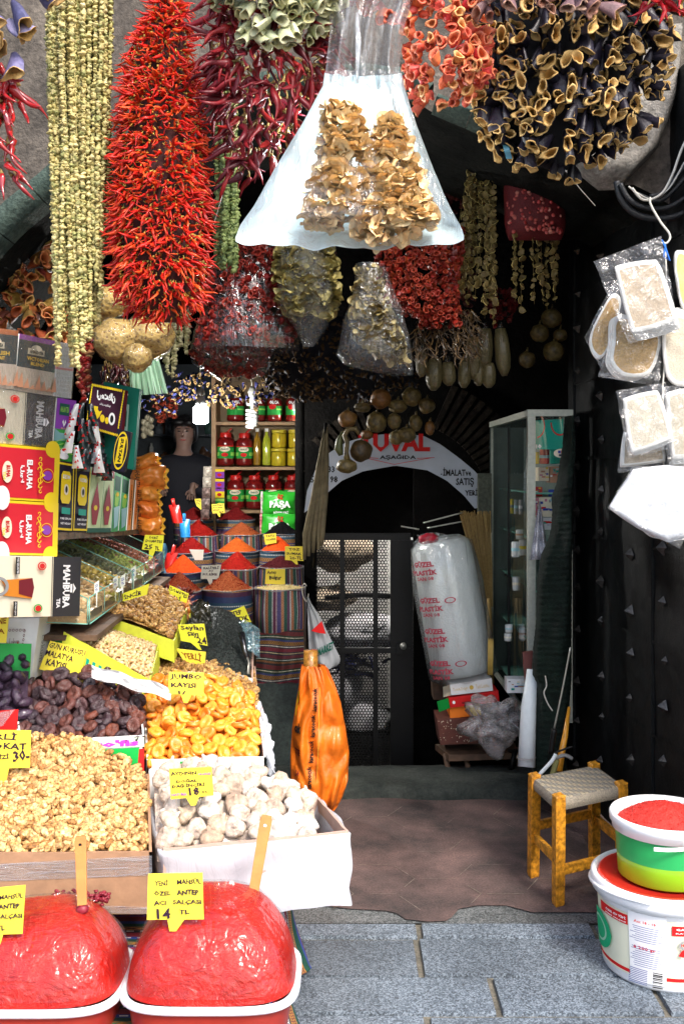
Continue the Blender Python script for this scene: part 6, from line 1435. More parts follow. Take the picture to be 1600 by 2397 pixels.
b.build('bag_neck', GBAG, t)
b = MB(); b.tube([P(835, 30, 2.74), P(838, 100, 2.72), P(836, 200, 2.73)], [.004, .009, .004], 6); b.build('twisted_seam', CLEARB, t)
RUF = []
for i in range(6):
    b = MB(); r_ = random.Random(i + 200); p1 = r_.random() * 6
    def rf(u, v, p1=p1): a = 2 * math.pi * u; q = .006 + .030 * v; return (q * math.cos(a) * (1 + .2 * math.sin(a * 2 + p1)), q * math.sin(a) * .8, .009 * v * math.sin(a * 2 + p1) + .004 * math.sin(a * 5 + p1 * 2) * v ** 2 + .008 * v * v)
    b.grid(rf, 34, 4); b.grid(lambda u, v: Vector(rf(u, v)) + Vector((0, 0, .0022)), 34, 4, flip=True); RUF.append(b)
BEIGE = [mat('beige_aubergine', [(.80, .56, .28), (.86, .66, .38), (.74, .48, .22), (.84, .64, .36)], .6, .2, 60, .3, 110, sss=.1)]
def ruffle_bundle(name, label, path, Y, D, n, m, seed, sc=1.0, keep=100, sil=None, pitch=None):
    r = random.Random(seed); t = thing(name, P(path[-1][1], path[-1][0], Y), label, 'dried aubergines'); ml = []
    sil = [(py, x - w, x + w) for py, x, w in path]
    for p, nn, tt, v in hull_points(sil, Y, D, n, .015, True, seed):
        ml.append((r.randrange(6), aim(p, Vector((r.gauss(0, .35), -.45 + r.gauss(0, .25), r.choice((-1, 1)) * .8 + r.gauss(0, .35))), r.random() * 6, r.uniform(.7, 1.1) * sc)))
    bundle(t, 'aubergine_ring', RUF, m, ml, 'inner_rings', keep=keep); return t
ruffle_bundle('beige_aubergine_bundle', 'left bundle of pale ruffled dried aubergine inside the big white bag', [(248, 790, 28), (300, 808, 46), (380, 812, 56), (450, 800, 64), (500, 775, 55), (530, 752, 36)], 2.74, .05, 230, BEIGE, 31, .8)
ruffle_bundle('beige_aubergine_bundle', 'right bundle of pale ruffled dried aubergine inside the big white bag', [(270, 912, 14), (330, 915, 36), (400, 918, 55), (460, 925, 70), (520, 925, 88), (562, 890, 55)], 2.73, .05, 300, BEIGE, 32, .8)
# unseen bulb added behind the bag to make it glow
t = thing('hanging_lamp', P(760, 330, 3.05), 'unseen bulb added behind the big white bag to make it glow', 'lamp')
b = MB(); b.ell(P(745, 330, 3.02), (.035, .035, .05), 16, 10); b.build('added_bulb', emis('added_bag_bulb', (.85, .95, 1), 70), t)
b = MB(); b.tube([P(745, 290, 3.02), P(745, 150, 3.02), P(748, 60, 3.3)], .004, 6); b.build('cable', DKMET, t)  # cable of the added bulb

# ------------------------------------------------------------------ further in
GRNO = mat('green_okra', [(.10, .14, .03), (.2, .24, .07), (.05, .08, .02)], .65, .3, 120)
t = thing('green_okra_bundle', P(525, 635, 3.5), 'bundle of small dark green okra hanging behind the red chillies', 'dried okra')
OBL = [okra_bead(i, 1.4) for i in range(4)]
strands(t, [(508 + i * 4.4, 220, 507 + i * 4.4, 605 + rH.uniform(-20, 30), rH.uniform(-.05, .05)) for i in range(10)], 3.5, 5.0, GRNO, 6, 1.25, OBL)
t = thing('small_okra_bundle', P(415, 890, 4.4), 'small hank of whitish okra strings beside the sea sponges', 'dried okra')
strands(t, [(392 + i * 5.5, 690, 384 + i * 6.4, 845 + 45 * math.sin(i * .7) + rH.uniform(-12, 12), rH.uniform(-.05, .05)) for i in range(10)], 4.4, 6.5, mat('whitish_okra', [(.5, .46, .28), (.35, .34, .16)], .65, .3, 120), 7, 1.15, OBL)
t = thing('red_bead_strings', P(190, 915, 4.0), 'strings of dark red small peppers under the okra bundle', 'chillies')
strands(t, [(184 + i * 7, 780, 186 + i * 6, 905 + 20 * (i % 3), rH.uniform(-.03, .03)) for i in range(5)], 4.0, 9, mat('dark_bead', [(.18, .01, .01), (.3, .02, .015), (.35, .28, .12)], .35, .2), 8, 1.5, OBL)
# left under the arch: mixed shells
t = thing('mixed_pepper_garland', P(75, 800, 4.1), 'mixed garland of black, rust red and yellow dried peppers under the left of the arch', 'dried peppers')
MIX = [mat('mixed_skin', [(.012, .01, .018), (.35, .04, .02), (.45, .27, .05), (.02, .012, .02), (.4, .08, .02), (.012, .012, .02)], .45, .3, 40, .3), mat('mixed_inside', [(.5, .3, .06), (.4, .08, .02), (.55, .35, .1)], .55, .3, 60)]
ml = [(rH.randrange(8), aim(p, n.normalized() * .6 + Vector((rH.gauss(0, .5), -.2, -.5 + rH.gauss(0, .5))), rH.random() * 6, rH.uniform(1.0, 1.6))) for p, n, tt, v in hull_points([(515, 60, 130), (560, 40, 145), (620, 5, 150), (700, 0, 150), (780, 10, 150), (800, 60, 150)], 4.1, .12, 130, .03, False, 18)]
bundle(t, 'pepper_shell', CUPE, MIX, ml)
b = MB()
for i in range(70):
    p = P(240 + 70 * rH.random(), 850 + 60 * rH.random(), 4.3 + rH.uniform(-.05, .05)); b.merge(CD[i % 8], aim(p, (rH.gauss(0, .4), -.1, -1), 0, rH.uniform(.5, .9)))
tag(b.build('dark_pepper_cluster', [mat('blackish_pepper', [(.06, .01, .015), (.03, .006, .01), (.12, .015, .02)], .25, .2, coat=.6), CDM[1]], None), 'blackish red peppers under the sea sponges', 'dried peppers', kind='stuff')
# sea sponges in film
def sponge_mat():
    m, nt, b = base('sea_sponge'); tc = nt.nodes.new('ShaderNodeTexCoord').outputs['Object']
    vo = nt.nodes.new('ShaderNodeTexVoronoi'); vo.inputs['Scale'].default_value = 62; nt.links.new(tc, vo.inputs['Vector'])
    r = ramp(nt, [(.18, (.22, .1, .02)), (.34, (.52, .33, .08))]); nt.links.new(vo.outputs['Distance'], r.inputs[0])
    n1 = noise_n(nt, 8, 4); r2 = ramp(nt, [(.3, .75), (.7, 1.15)]); nt.links.new(n1, r2.inputs[0])
    nt.links.new(mixc(nt, 1.0, r.outputs[0], r2.outputs[0], 'MULTIPLY'), b.inputs['Base Color']); b.inputs['Roughness'].default_value = .75
    bump_n(nt, b, vo.outputs['Distance'], .7, .01); return m
SPG = sponge_mat()
for lab, px, py, r_, Y in (('big pored yellow sea sponge in film, lower left of the group', 272, 797, 53, 3.9), ('yellow sea sponge in film right under the red chillies', 352, 782, 58, 3.95), ('smallest sea sponge, lowest of the group', 322, 838, 34, 3.85), ('sea sponge partly hidden by the chilli bundle, highest of the group', 262, 705, 40, 3.95), ('brownish sea sponge behind the end of the okra strings', 232, 740, 28, 4.05)):
    t = thing('sea_sponge', P(px, py + r_, Y), lab, 'sponge', 'wrapped sea sponges'); rr = r_ * Y / FPX
    b = MB(); b.ell(P(px, py, Y), (rr, rr * .9, rr * .95), 30, 20, amp=.22, fq=22, seed=px); b.build('sponge_body', SPG, t)
    b = MB(); b.ell(P(px, py, Y), (rr * 1.05, rr * .97, rr * 1.02), 20, 14, amp=.18, fq=22, seed=px); b.build('wrap', CLEARL, t)
b = MB()
for k in range(6): b.grid(lambda u, v: P(302 + k * 11 + 13 * u + v * (4 + k * 4), 838 + k * 3 + 88 * v - k * 4, 4.25 + .02 * math.sin(u * 9 + k) + .01 * k), 6, 10)
tag(b.build('folded_bags', mat('pale_green_film', (.5, .72, .55), .4, .15, 15, trans=.3), None), 'pale green folded plastic bags hanging behind the sponges', 'bags')

# bags of peppers and aubergine in the second row
def filmbag(t, sil, Y, D, m=CLEAR, seed=0, amp=.03):
    b = hull_mesh(sil, Y, D, 40, 1.0, amp, 9, closed=False); return b.build('clear_bag', m, t)
STREAK = plastic('streaky_film', (.85, .9, .95), .02, .28, 16, .15, (1.6, 1.6, .10))
REDP = [mat('deep_red_pepper', [(.18, .006, .006), (.28, .012, .008), (.08, .004, .005), (.07, .04, .02)], .4, .3, 60, .2), mat('deep_red_inside', [(.35, .03, .015), (.25, .02, .01)], .5, .3)]
t = thing('bagged_pepper_bundle', P(590, 820, 4.3), 'dark red dried peppers in a streaky clear bag left of centre', 'bagged peppers')
ml = [(rH.randrange(7), aim(p, n.normalized() + Vector((rH.gauss(0, .5), rH.gauss(0, .3), rH.gauss(0, .6))), rH.random() * 6, rH.uniform(.8, 1.15))) for p, n, tt, v in hull_points([(560, 560, 650), (620, 510, 650), (700, 490, 665), (760, 480, 680), (808, 470, 670)], 4.3, .12, 420, .03, False, 19)]
bundle(t, 'pepper', CUPR, REDP, ml, 'inner_peppers'); filmbag(t, [(540, 530, 650), (620, 495, 655), (700, 482, 680), (770, 458, 705), (822, 450, 700)], 4.3, .17, STREAK)
t = thing('bagged_red_peppers', P(520, 880, 4.6), 'lower bag of chopped red and green peppers under the streaky bag', 'bagged peppers')
ml = [(rH.randrange(7), aim(p, (rH.gauss(0, 1), -1, rH.gauss(0, 1)), rH.random() * 6, rH.uniform(.6, .9))) for p, n, tt, v in hull_points([(810, 450, 640), (850, 460, 620), (885, 530, 600)], 4.6, .1, 190, .03, False, 23)]
bundle(t, 'pepper', CUPR, REDP, ml, 'inner_peppers', keep=80); filmbag(t, [(805, 445, 650), (850, 450, 640), (892, 520, 610)], 4.6, .13, CLEARL)
OLB = [mat('olive_aubergine', [(.26, .21, .06), (.36, .30, .10), (.17, .14, .04)], .55, .3, 60, .3)]
t0 = ruffle_bundle('bagged_olive_bundle', 'olive yellow dried aubergine in a clear bag under the big white bag', [(575, 715, 60), (640, 718, 68), (700, 722, 66), (745, 725, 45)], 4.1, .09, 240, OLB, 33, .95)
filmbag(t0, [(560, 655, 788), (640, 648, 792), (720, 655, 785), (770, 690, 765), (812, 712, 738)], 4.1, .13, CLEARL)
t0 = ruffle_bundle('bagged_straw_bundle', 'straw coloured dried aubergine in a clear bag right of centre', [(630, 862, 18), (690, 862, 32), (750, 872, 44), (800, 890, 48), (850, 925, 22)], 4.0, .08, 230, [mat('straw_aubergine', [(.28, .21, .07), (.4, .31, .12), (.18, .13, .04)], .55, .3, 60, .3)], 34, .85)
filmbag(t0, [(620, 830, 900), (720, 815, 940), (800, 790, 955), (848, 782, 965), (878, 905, 968)], 4.0, .12, CLEARL)
t = thing('red_pepper_bundle', P(960, 760, 4.2), 'hanging mass of dark to bright red dried peppers right of the big white bag', 'dried peppers')
RB = [mat('mid_red_pepper', [(.2, .006, .005), (.32, .018, .008), (.09, .004, .004), (.4, .06, .012)], .4, .3, 60, .2), mat('mid_red_inside', [(.4, .05, .015), (.3, .02, .01)], .5, .3)]
ml = [(rH.randrange(7), aim(p, n.normalized() + Vector((rH.gauss(0, .5), rH.gauss(0, .3), rH.gauss(0, .5))), rH.random() * 6, rH.uniform(.6, .85))) for p, n, tt, v in hull_points([(540, 905, 1075), (600, 890, 1070), (660, 885, 1060), (710, 905, 1060), (770, 1020, 1070)], 4.2, .12, 720, .03, False, 20)]
bundle(t, 'pepper', CUPR, RB, ml, 'inner_peppers')
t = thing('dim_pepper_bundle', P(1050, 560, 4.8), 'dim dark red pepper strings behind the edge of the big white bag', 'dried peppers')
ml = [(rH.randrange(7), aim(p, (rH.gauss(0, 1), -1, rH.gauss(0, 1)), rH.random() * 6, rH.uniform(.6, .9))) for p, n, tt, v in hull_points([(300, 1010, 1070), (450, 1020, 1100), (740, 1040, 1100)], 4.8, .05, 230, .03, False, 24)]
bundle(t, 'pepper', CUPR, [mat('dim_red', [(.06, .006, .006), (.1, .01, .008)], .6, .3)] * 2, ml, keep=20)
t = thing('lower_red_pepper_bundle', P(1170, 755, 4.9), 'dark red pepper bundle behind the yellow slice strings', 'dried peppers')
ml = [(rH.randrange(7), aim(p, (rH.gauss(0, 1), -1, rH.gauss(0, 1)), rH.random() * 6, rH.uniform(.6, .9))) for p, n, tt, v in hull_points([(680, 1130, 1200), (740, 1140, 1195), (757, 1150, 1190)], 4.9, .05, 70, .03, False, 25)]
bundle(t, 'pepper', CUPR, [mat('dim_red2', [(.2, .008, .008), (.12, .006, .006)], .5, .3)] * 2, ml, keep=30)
# yellow slices on strings
SLC = [t_slice(i, .017) for i in range(6)]; SLM = [mat('slice_rim', [(.12, .08, .02), (.2, .14, .04)], .6, .3), mat('slice_flesh', [(.6, .46, .12), (.75, .6, .2), (.4, .28, .07)], .6, .45, 120, .3)]
t = thing('slice_strings', P(1150, 760, 4.2), 'strings of dried yellow vegetable slices hanging in front of the red net bag', 'dried slices')
SLA = [s.arr() for s in SLC]
for i in range(24):
    x0 = 1098 + i * 4.4 if i < 15 else 1196 + (i - 15) * 14; x1 = x0 - (60 - i * 6) * .8 if i < 9 else x0 + rH.uniform(-6, 6); y0 = 372 if i < 15 else 560; y1 = rH.uniform(640, 720) if i < 10 else rH.uniform(690, 765) if i < 15 else rH.uniform(650, 735)
    b = MB(); k = int((y1 - y0) / 14); dy = rH.uniform(-.08, .08)
    for j in range(k):
        v = max(0, (j + rH.uniform(-.4, .4)) / k); p = P(x0 + (x1 - x0) * v ** 1.5 + rH.uniform(-3, 3), y0 + (y1 - y0) * v, 4.2); p.y += dy; q = SLA[rH.randrange(6)]
        b.add(*q[:3], aim(p, (rH.gauss(0, .8), -1, rH.gauss(0, .5)), rH.random() * 6, rH.uniform(.45, 1.0)))
    b.tube([P(x0, y0, 4.2) + Vector((0, dy, 0)), P((x0 + x1) / 2, (y0 + y1) / 2, 4.2) + Vector((0, dy, 0)), P(x1, y1, 4.2) + Vector((0, dy, 0))], .0009, 4); b.build('slice_string', SLM, t)
# red net bag
t = thing('red_net_bag', P(1250, 565, 4.15), 'dark red net bag of small round dried fruit hanging under the aubergine shells', 'net bag')
NET = mat('red_net', (.12, .004, .006), .6, .3, 140, .5, 220)
b = hull_mesh([(372, 1180, 1300), (450, 1178, 1318), (520, 1180, 1325), (556, 1186, 1316), (562, 1190, 1312)], 4.15, .07, 26, 1, .006, 12); b.build('net_bag_body', NET, t)
b = MB(); s_ = MB().lathe([(0, 0), (.010, 0), (.009, .004), (.005, .006), (0, .006)], n=9).arr()
for i in range(120):
    px, py = rH.uniform(1186, 1316), 380 + 175 * rH.random() ** .7; tt = (px - 1250) / 68; p = P(px, py, 4.15); p.y -= .075 * math.sqrt(max(.02, 1 - tt * tt)) - .004; b.add(*s_[:3], aim(p, (rH.gauss(0, .3), -1, rH.gauss(0, .3)), 0, rH.uniform(.5, 1)))
b.build('bagged_fruit', mat('netted_fruit', [(.5, .10, .08), (.42, .03, .03), (.6, .22, .16)], .4, .3), t)['kind'] = 'stuff'
cord('loose string end slanting below the aubergine shells', [P(1322, 398, 3.3), P(1355, 440, 3.3), P(1392, 482, 3.3)], .0013)
t = thing('violet_twist_cord', P(1180, 375, 3.1), 'torn blue tape strip hanging from the aubergine shells', 'tape'); b = MB(); b.grid(lambda u, v: P(1170 + 14 * u + 14 * v, 320 + 52 * v, 2.95 + .01 * math.sin(v * 8)), 2, 8); b.build('tape_strip', mat('blue_tape', (.1, .3, .4), .4, .3), t)
# brown twig peppers, loofahs, gourds
t = thing('thin_pepper_bundle', P(1040, 850, 4.3), 'bundle of thin brown dried peppers above the loofahs', 'dried peppers')
TW = [t_chilli(i + 40, .06, .004, 5, 5, .3, False) for i in range(5)]
ml = [(rH.randrange(5), aim(p, (rH.gauss(0, .5), -.5, -.8), rH.random() * 6, rH.uniform(.6, 1.1))) for p, n, tt, v in hull_points([(730, 980, 1110), (790, 970, 1125), (840, 962, 1110)], 4.3, .1, 330, .03, False, 26)]
bundle(t, 'pepper', TW, [mat('brown_pepper', [(.09, .05, .015), (.03, .016, .007), (.2, .11, .03)], .4, .3)] * 2, ml, keep=60)
LOOF = mat('loofah', [(.075, .06, .018), (.10, .08, .028)], .6, .4, 150, .5, 170, coat=.25)
for lab, x, y0, y1, w, tl in (('short loofah in film at the left end of the row', 986, 820, 882, 11, 0), ('long loofah, the lowest of the row', 1017, 840, 914, 15, -3), ('loofah third from the left end', 1047, 848, 903, 13, 4), ('loofah just right of the gap in the row', 1088, 840, 908, 12, -3), ('loofah rising behind, the fourth from the right end', 1107, 790, 888, 15, 2), ('fat loofah hanging highest of the row', 1134, 770, 862, 15, -2), ('loofah tilted right, shiny film along it', 1170, 770, 880, 14, 10), ('small loofah end between two long ones', 1118, 850, 903, 10, 2), ('dark loofah at the right end behind the others', 1142, 850, 908, 13, 2)):
    t = thing('loofah', P(x + tl, y1, 4.4), lab, 'loofah', 'dried loofahs wrapped in film'); r_ = w * 1.25 * 4.4 / FPX; b = MB(); pts = [P(x + tl * k / 6, y0 + (y1 - y0) * k / 6, 4.4) for k in range(7)]
    b.tube(pts, [r_ * q for q in (.7, .9, 1, 1.02, 1, .85, .35)], 18)
    for v in b.v:
        a_ = np.arctan2(v[:, 1] - 4.4, v[:, 0] - np.array([p.x for p in pts]).mean()); v[:, 1] += .1 * r_ * np.sin(a_ * 7)
    b.build('loofah_body', LOOF, t); b = MB(); b.tube([pts[0], pts[0] + Vector((0, 0, .03))], [r_ * .5, r_ * .15], 10); b.build('gathered_film', CLEARL, t)
GOURD = mat('gourd_skin', [(.10, .065, .018), (.15, .11, .035), (.06, .035, .01)], .5, .7, 45, .5, 60)
GOURD2 = mat('gourd_orange', [(.17, .07, .014), (.2, .11, .025)], .5, .5, 60, .3)
for lab, px, py, rx, rz, gm in (('orange brown round gourd, top left of the gourd cluster', 891, 934, 24, 23, 2), ('round gourd with a star mark, top right of the cluster', 963, 929, 23, 22, 1), ('pale mottled round gourd in the middle of the cluster', 880, 989, 24, 25, 1), ('brown round gourd at the left end of the cluster', 813, 981, 22, 20, 2),
        ('long gourd lying between the two top ones', 930, 951, 22, 16, 1), ('dark wrinkled gourd right of the pale mottled one', 922, 985, 17, 19, 1), ('gourd behind the top right one', 998, 950, 19, 18, 1), ('greenish gourd at the lower middle before the sign', 950, 1018, 22, 18, 1), ('dark gourd at the lower middle before the sign', 926, 1025, 17, 16, 1),
        ('small orange gourd at the right end of the cluster', 1005, 1002, 12, 17, 2), ('gourd over the greenish one', 972, 990, 15, 20, 1), ('big dark gourd of the lower left group', 845, 1055, 26, 26, 1), ('small orange gourd over the big dark one', 858, 1018, 14, 11, 2), ('lowest gourd, yellowish, hanging by a long neck', 811, 1091, 25, 17, 1), ('thin gourd behind the brown left one', 848, 954, 20, 12, 1)):
    Yg = 4.9 if py < 1040 else 4.8; t = thing('gourd', P(px, py + rz, Yg), lab, 'gourd', 'cluster of hanging gourds'); b = MB(); q = Yg / FPX; b.ell(P(px, py, Yg), (rx * q, rx * q * .9, rz * q), 24, 16, amp=.14, fq=18, seed=px)
    b.build('gourd_body', GOURD2 if gm == 2 else GOURD, t)
    b = MB()
    if 'lowest' in lab: b.tube([P(812, 1080, Yg), P(810, 1060, Yg), P(812, 1035, Yg), P(806, 1020, Yg), P(815, 1005, Yg), P(832, 1003, Yg), P(840, 1018, Yg)], [.018, .012, .011, .012, .013, .012, .006], 10)
    else: b.tube([P(px, py - rz * .9, Yg), P(px + 3, py - rz - 7, Yg + .01)], [.007, .004], 6)
    b.build('stem', GOURD, t)
t = thing('gourd', P(797, 1060, 4.85), 'thin green curved gourd hanging at the left of the lower group', 'gourd', 'cluster of hanging gourds')
b = MB(); b.tube([P(802, 1012, 4.85), P(794, 1030, 4.85), P(792, 1050, 4.85), P(798, 1066, 4.85)], [.008, .016, .022, .012], 12); b.build('gourd_body', mat('green_gourd', (.10, .11, .04), .5, .5, 50), t)
b = MB(); b.tube([P(802, 1012, 4.85), P(808, 1004, 4.86)], [.006, .003], 6); b.build('stem', GOURD, t)
for lab, px, py, r_ in (('round gourd under the slice strings on the far right', 1262, 780, 22), ('gourd ring behind the slice strings, highest on the far right', 1290, 745, 24), ('gourd at the far right edge by the iron door', 1310, 785, 16), ('dim reddish gourd below the far right group', 1232, 842, 20), ('dim gourd over the glass cabinet', 1295, 822, 25)):
    t = thing('gourd', P(px, py + r_, 4.9), lab, 'gourd', 'dim gourds by the iron door'); b = MB(); q = 4.9 / FPX; b.ell(P(px, py, 4.9), (r_ * q, r_ * q, r_ * q * .95), 22, 14, amp=.12, fq=18, seed=px); b.build('gourd_body', GOURD, t); b = MB(); b.tube([P(px, py - r_ * .9, 4.9), P(px + 2, py - r_ - 9, 4.9)], [.006, .003], 6); b.build('stem', GOURD, t)
# violet shells round the lamps, dim shells in the dark
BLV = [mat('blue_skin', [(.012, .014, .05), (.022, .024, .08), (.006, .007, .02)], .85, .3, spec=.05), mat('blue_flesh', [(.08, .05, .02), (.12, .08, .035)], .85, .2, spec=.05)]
t = thing('blue_shell_garland', P(560, 940, 5.6), 'blue violet aubergine shells hanging around the two hanging lamps', 'dried aubergines')
ml = [(rH.randrange(8), aim(p, n.normalized() * .4 + Vector((rH.gauss(0, .5), -.5, -.6)), rH.random() * 6, rH.uniform(.55, .85))) for p, n, tt, v in hull_points([(872, 420, 640), (900, 400, 640), (925, 410, 630), (948, 520, 600)], 5.85, .1, 110, .04, False, 27)]
ml += [(rH.randrange(8), aim(P(rH.uniform(335, 430), rH.uniform(895, 960), 5.8), (rH.gauss(0, .6), -.5, -.7), 0, rH.uniform(.5, .8))) for i in range(34)]
bundle(t, 'aubergine_shell', CUPE, BLV, ml)
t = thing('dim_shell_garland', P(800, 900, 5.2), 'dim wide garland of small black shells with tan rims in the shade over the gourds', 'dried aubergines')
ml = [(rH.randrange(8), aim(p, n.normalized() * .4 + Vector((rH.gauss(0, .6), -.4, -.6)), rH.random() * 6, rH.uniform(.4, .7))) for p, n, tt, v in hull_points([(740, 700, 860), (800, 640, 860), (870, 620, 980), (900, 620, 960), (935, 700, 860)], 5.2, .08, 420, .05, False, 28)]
core = hull_mesh([(740, 700, 860), (800, 640, 870), (870, 620, 985), (900, 620, 965), (935, 690, 870)], 5.3, .07, 16, 1, .03, 14)  # dark core mass set behind the shells to fill their gaps
bundle(t, 'aubergine_shell', CUPE, [mat('dim_skin', (.01, .01, .014), .7, .3, spec=.2), mat('dim_flesh', [(.09, .05, .016), (.14, .08, .03)], .7, .3, spec=.2)], ml, keep=60, extra=core)  # inner_pieces here also holds the added dark core
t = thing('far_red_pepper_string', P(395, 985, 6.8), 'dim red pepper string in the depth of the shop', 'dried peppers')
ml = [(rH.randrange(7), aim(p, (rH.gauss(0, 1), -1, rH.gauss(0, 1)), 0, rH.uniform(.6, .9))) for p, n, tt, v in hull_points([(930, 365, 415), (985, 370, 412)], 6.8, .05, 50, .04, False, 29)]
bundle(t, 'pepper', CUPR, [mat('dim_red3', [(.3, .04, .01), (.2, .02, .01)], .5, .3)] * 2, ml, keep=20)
t = thing('garlic_string', P(352, 1020, 6.6), 'short string of whitish garlic in the depth of the shop', 'garlic')
for i in range(9): b = MB(); b.ell(P(345 + 10 * math.sin(i * 2.1), 978 + i * 5.2, 6.6), (.02, .02, .022), 10, 8, amp=.2, seed=i); b.build('garlic_bulb', mat('garlic', (.2, .18, .12), .6, .2), t)

# ================================================================== right side of the passage
def YD(px): return 1.519 / ((px - 800) / FPX + .0815)
def D(px, z): y = YD(px); return Vector((PX(px, y), y, z))
t = thing('iron_door', (1.16, 4.2, 0), 'tall black iron plated door leaf studded with pyramid nails', 'door')
b = MB(); NRM = Vector((-1, -.0815, 0)).normalized()
def dsurf(u, v):
    y = 4.92 - u * 2.0; x = 1.12 + (4.9 - y) * .0815; z = .01 + 3.0 * v
    return Vector((x, y, z)) + NRM * (.006 * mnoise.noise(Vector((y * 4, z * 4, 0))) + .004 * mnoise.noise(Vector((y * 14, z * 14, 3))))
b.grid(dsurf, 80, 110); b.grid(lambda u, v: Vector((1.12 + .10 * u, 4.92, .01 + 3.0 * v)), 2, 2); b.build('door_leaf', IRON, t)
b = MB()
for z in (.16, .52, .88, 1.24, 1.6, 1.96, 2.4): 
    q = [Vector((1.12 + (4.9 - y) * .0815, y, z + dz)) + NRM * .009 for y, dz in ((4.9, .0), (4.9, .012), (3.0, .012), (3.0, 0))]; b.add([tuple(p) for p in q], [(0, 1, 2, 3)])
    b.add([tuple(p) for p in (q[0], q[3], q[3] - NRM * .01, q[0] - NRM * .01)], [(0, 1, 2, 3)])
for yy in (4.86, 3.9): b.hexa([Vector((1.12 + (4.9 - y) * .0815, y, z)) + NRM * .012 for y, z in ((yy, 3), (yy - .05, 3), (yy - .05, .02), (yy, .02))], [Vector((1.12 + (4.9 - y) * .0815, y, z)) - NRM * .002 for y, z in ((yy, 3), (yy - .05, 3), (yy - .05, .02), (yy, .02))])
b.build('plate_strap', IRON, t, False)
STUD = mat('stud_iron', (.07, .065, .06), .4, .6, 90, .4, metal=.5)
sm = None
for ci, px in enumerate((1354, 1409, 1478, 1556)):
    for k in range(13):
        z = .15 + k * .205 + (.09 if ci % 2 else 0) + (.03 if ci == 2 else 0); y = YD(px) + rnd.uniform(-.012, .012); p = Vector((1.12 + (4.9 - y) * .0815, y, z + rnd.uniform(-.03, .03)))
        if sm is None:
            bb = MB(); bb.add([(-.017, -.017, 0), (.017, -.017, 0), (.017, .017, 0), (-.017, .017, 0), (.001, .001, .024), (-.009, -.009, .0)], [(0, 1, 4), (1, 2, 4), (2, 3, 4), (3, 0, 4)]); sm = bb.mesh('stud', [STUD], False)
        o = bpy.data.objects.new('stud', sm); COL.objects.link(o); o.parent = t; o.matrix_basis = Matrix.Translation(-Vector(t.location)) @ aim(p + NRM * .004, NRM, rnd.uniform(-.4, .4) + .78, rnd.uniform(.75, 1.3))
# hoses and cables over the door
HOSE = mat('black_hose', (.015, .017, .02), .45, .2, 60, .3, 200)
def hose(label, pts, Y, r, m=HOSE, name='hose', cat='hose'):
    P_ = [P(x, y, Y) for x, y in pts]; out = []
    for i in range(len(P_) - 1):
        a, p, q, c = P_[max(0, i - 1)], P_[i], P_[i + 1], P_[min(len(P_) - 1, i + 2)]
        for k in range(5): s = k / 5; out.append(.5 * ((2 * p) + (q - a) * s + (2 * a - 5 * p + 4 * q - c) * s * s + (3 * p - a - 3 * q + c) * s ** 3))
    out.append(P_[-1]); b = MB(); b.tube(out, r, 10); return tag(b.build(name, m, None), label, cat)
hose('lowest and thickest black hose looping under the stone haunch', [(1442, 425), (1452, 465), (1485, 500), (1540, 512), (1600, 498), (1680, 440)], 3.6, .012)
hose('second black hose, looping just above the thickest one', [(1450, 430), (1475, 470), (1520, 488), (1575, 480), (1660, 420)], 3.58, .009)
hose('upper black hose running up to the right picture edge', [(1490, 455), (1540, 470), (1580, 440), (1615, 400), (1680, 330)], 3.56, .009)
hose('thin black hose nearest the stone haunch', [(1520, 460), (1556, 448), (1585, 410), (1640, 340)], 3.55, .008)
WCAB = mat('white_cable', (.6, .58, .52), .5, .1)
hose('white cable running down beside the black hoses', [(1640, 270), (1598, 340), (1572, 410), (1545, 455), (1505, 468), (1478, 440)], 3.5, .0045, WCAB, 'cable', 'cable')
hose('thin grey cable under the white one', [(1600, 380), (1565, 440), (1525, 466), (1490, 452), (1470, 436)], 3.52, .003, WCAB, 'cable', 'cable')
hose('bent white wire hook that carries the bath mitts', [(1520, 462), (1522, 480), (1545, 520), (1564, 545), (1566, 560), (1556, 570), (1546, 562)], 3.2, .0035, WCAB, 'wire_hook', 'hook')
# packs of bath mitts and loofah pads
LINEN = mat('linen', [(.42, .32, .21), (.48, .38, .27), (.37, .28, .18)], .85, .18, 160, .35, 260); PIPING = mat('white_piping', (.66, .64, .6), .7, .08); LOOFP = mat('loofah_pad', [(.55, .33, .11), (.48, .29, .10)], .85, .25, 120, .5, 150); WTOW = mat('white_towel', (.6, .61, .64), .8, .05, 20, .2)
PACKF = plastic('pack_film', (.9, .9, .93), .04, .25, 26, .12, (1, 1, 1)); LINEN2 = mat('pale_linen', [(.46, .40, .30), (.52, .46, .36)], .85, .15, 160, .35, 260)
def smooth(poly, k=6):
    n = len(poly); out = []
    for i in range(n):
        a, p, q, c = [np.array(poly[(i + d) % n], float) for d in (-1, 0, 1, 2)]
        for j in range(k): s = j / k; out.append(tuple(.5 * (2 * p + (q - a) * s + (2 * a - 5 * p + 4 * q - c) * s * s + (3 * p - a - 3 * q + c) * s ** 3)))
    return out
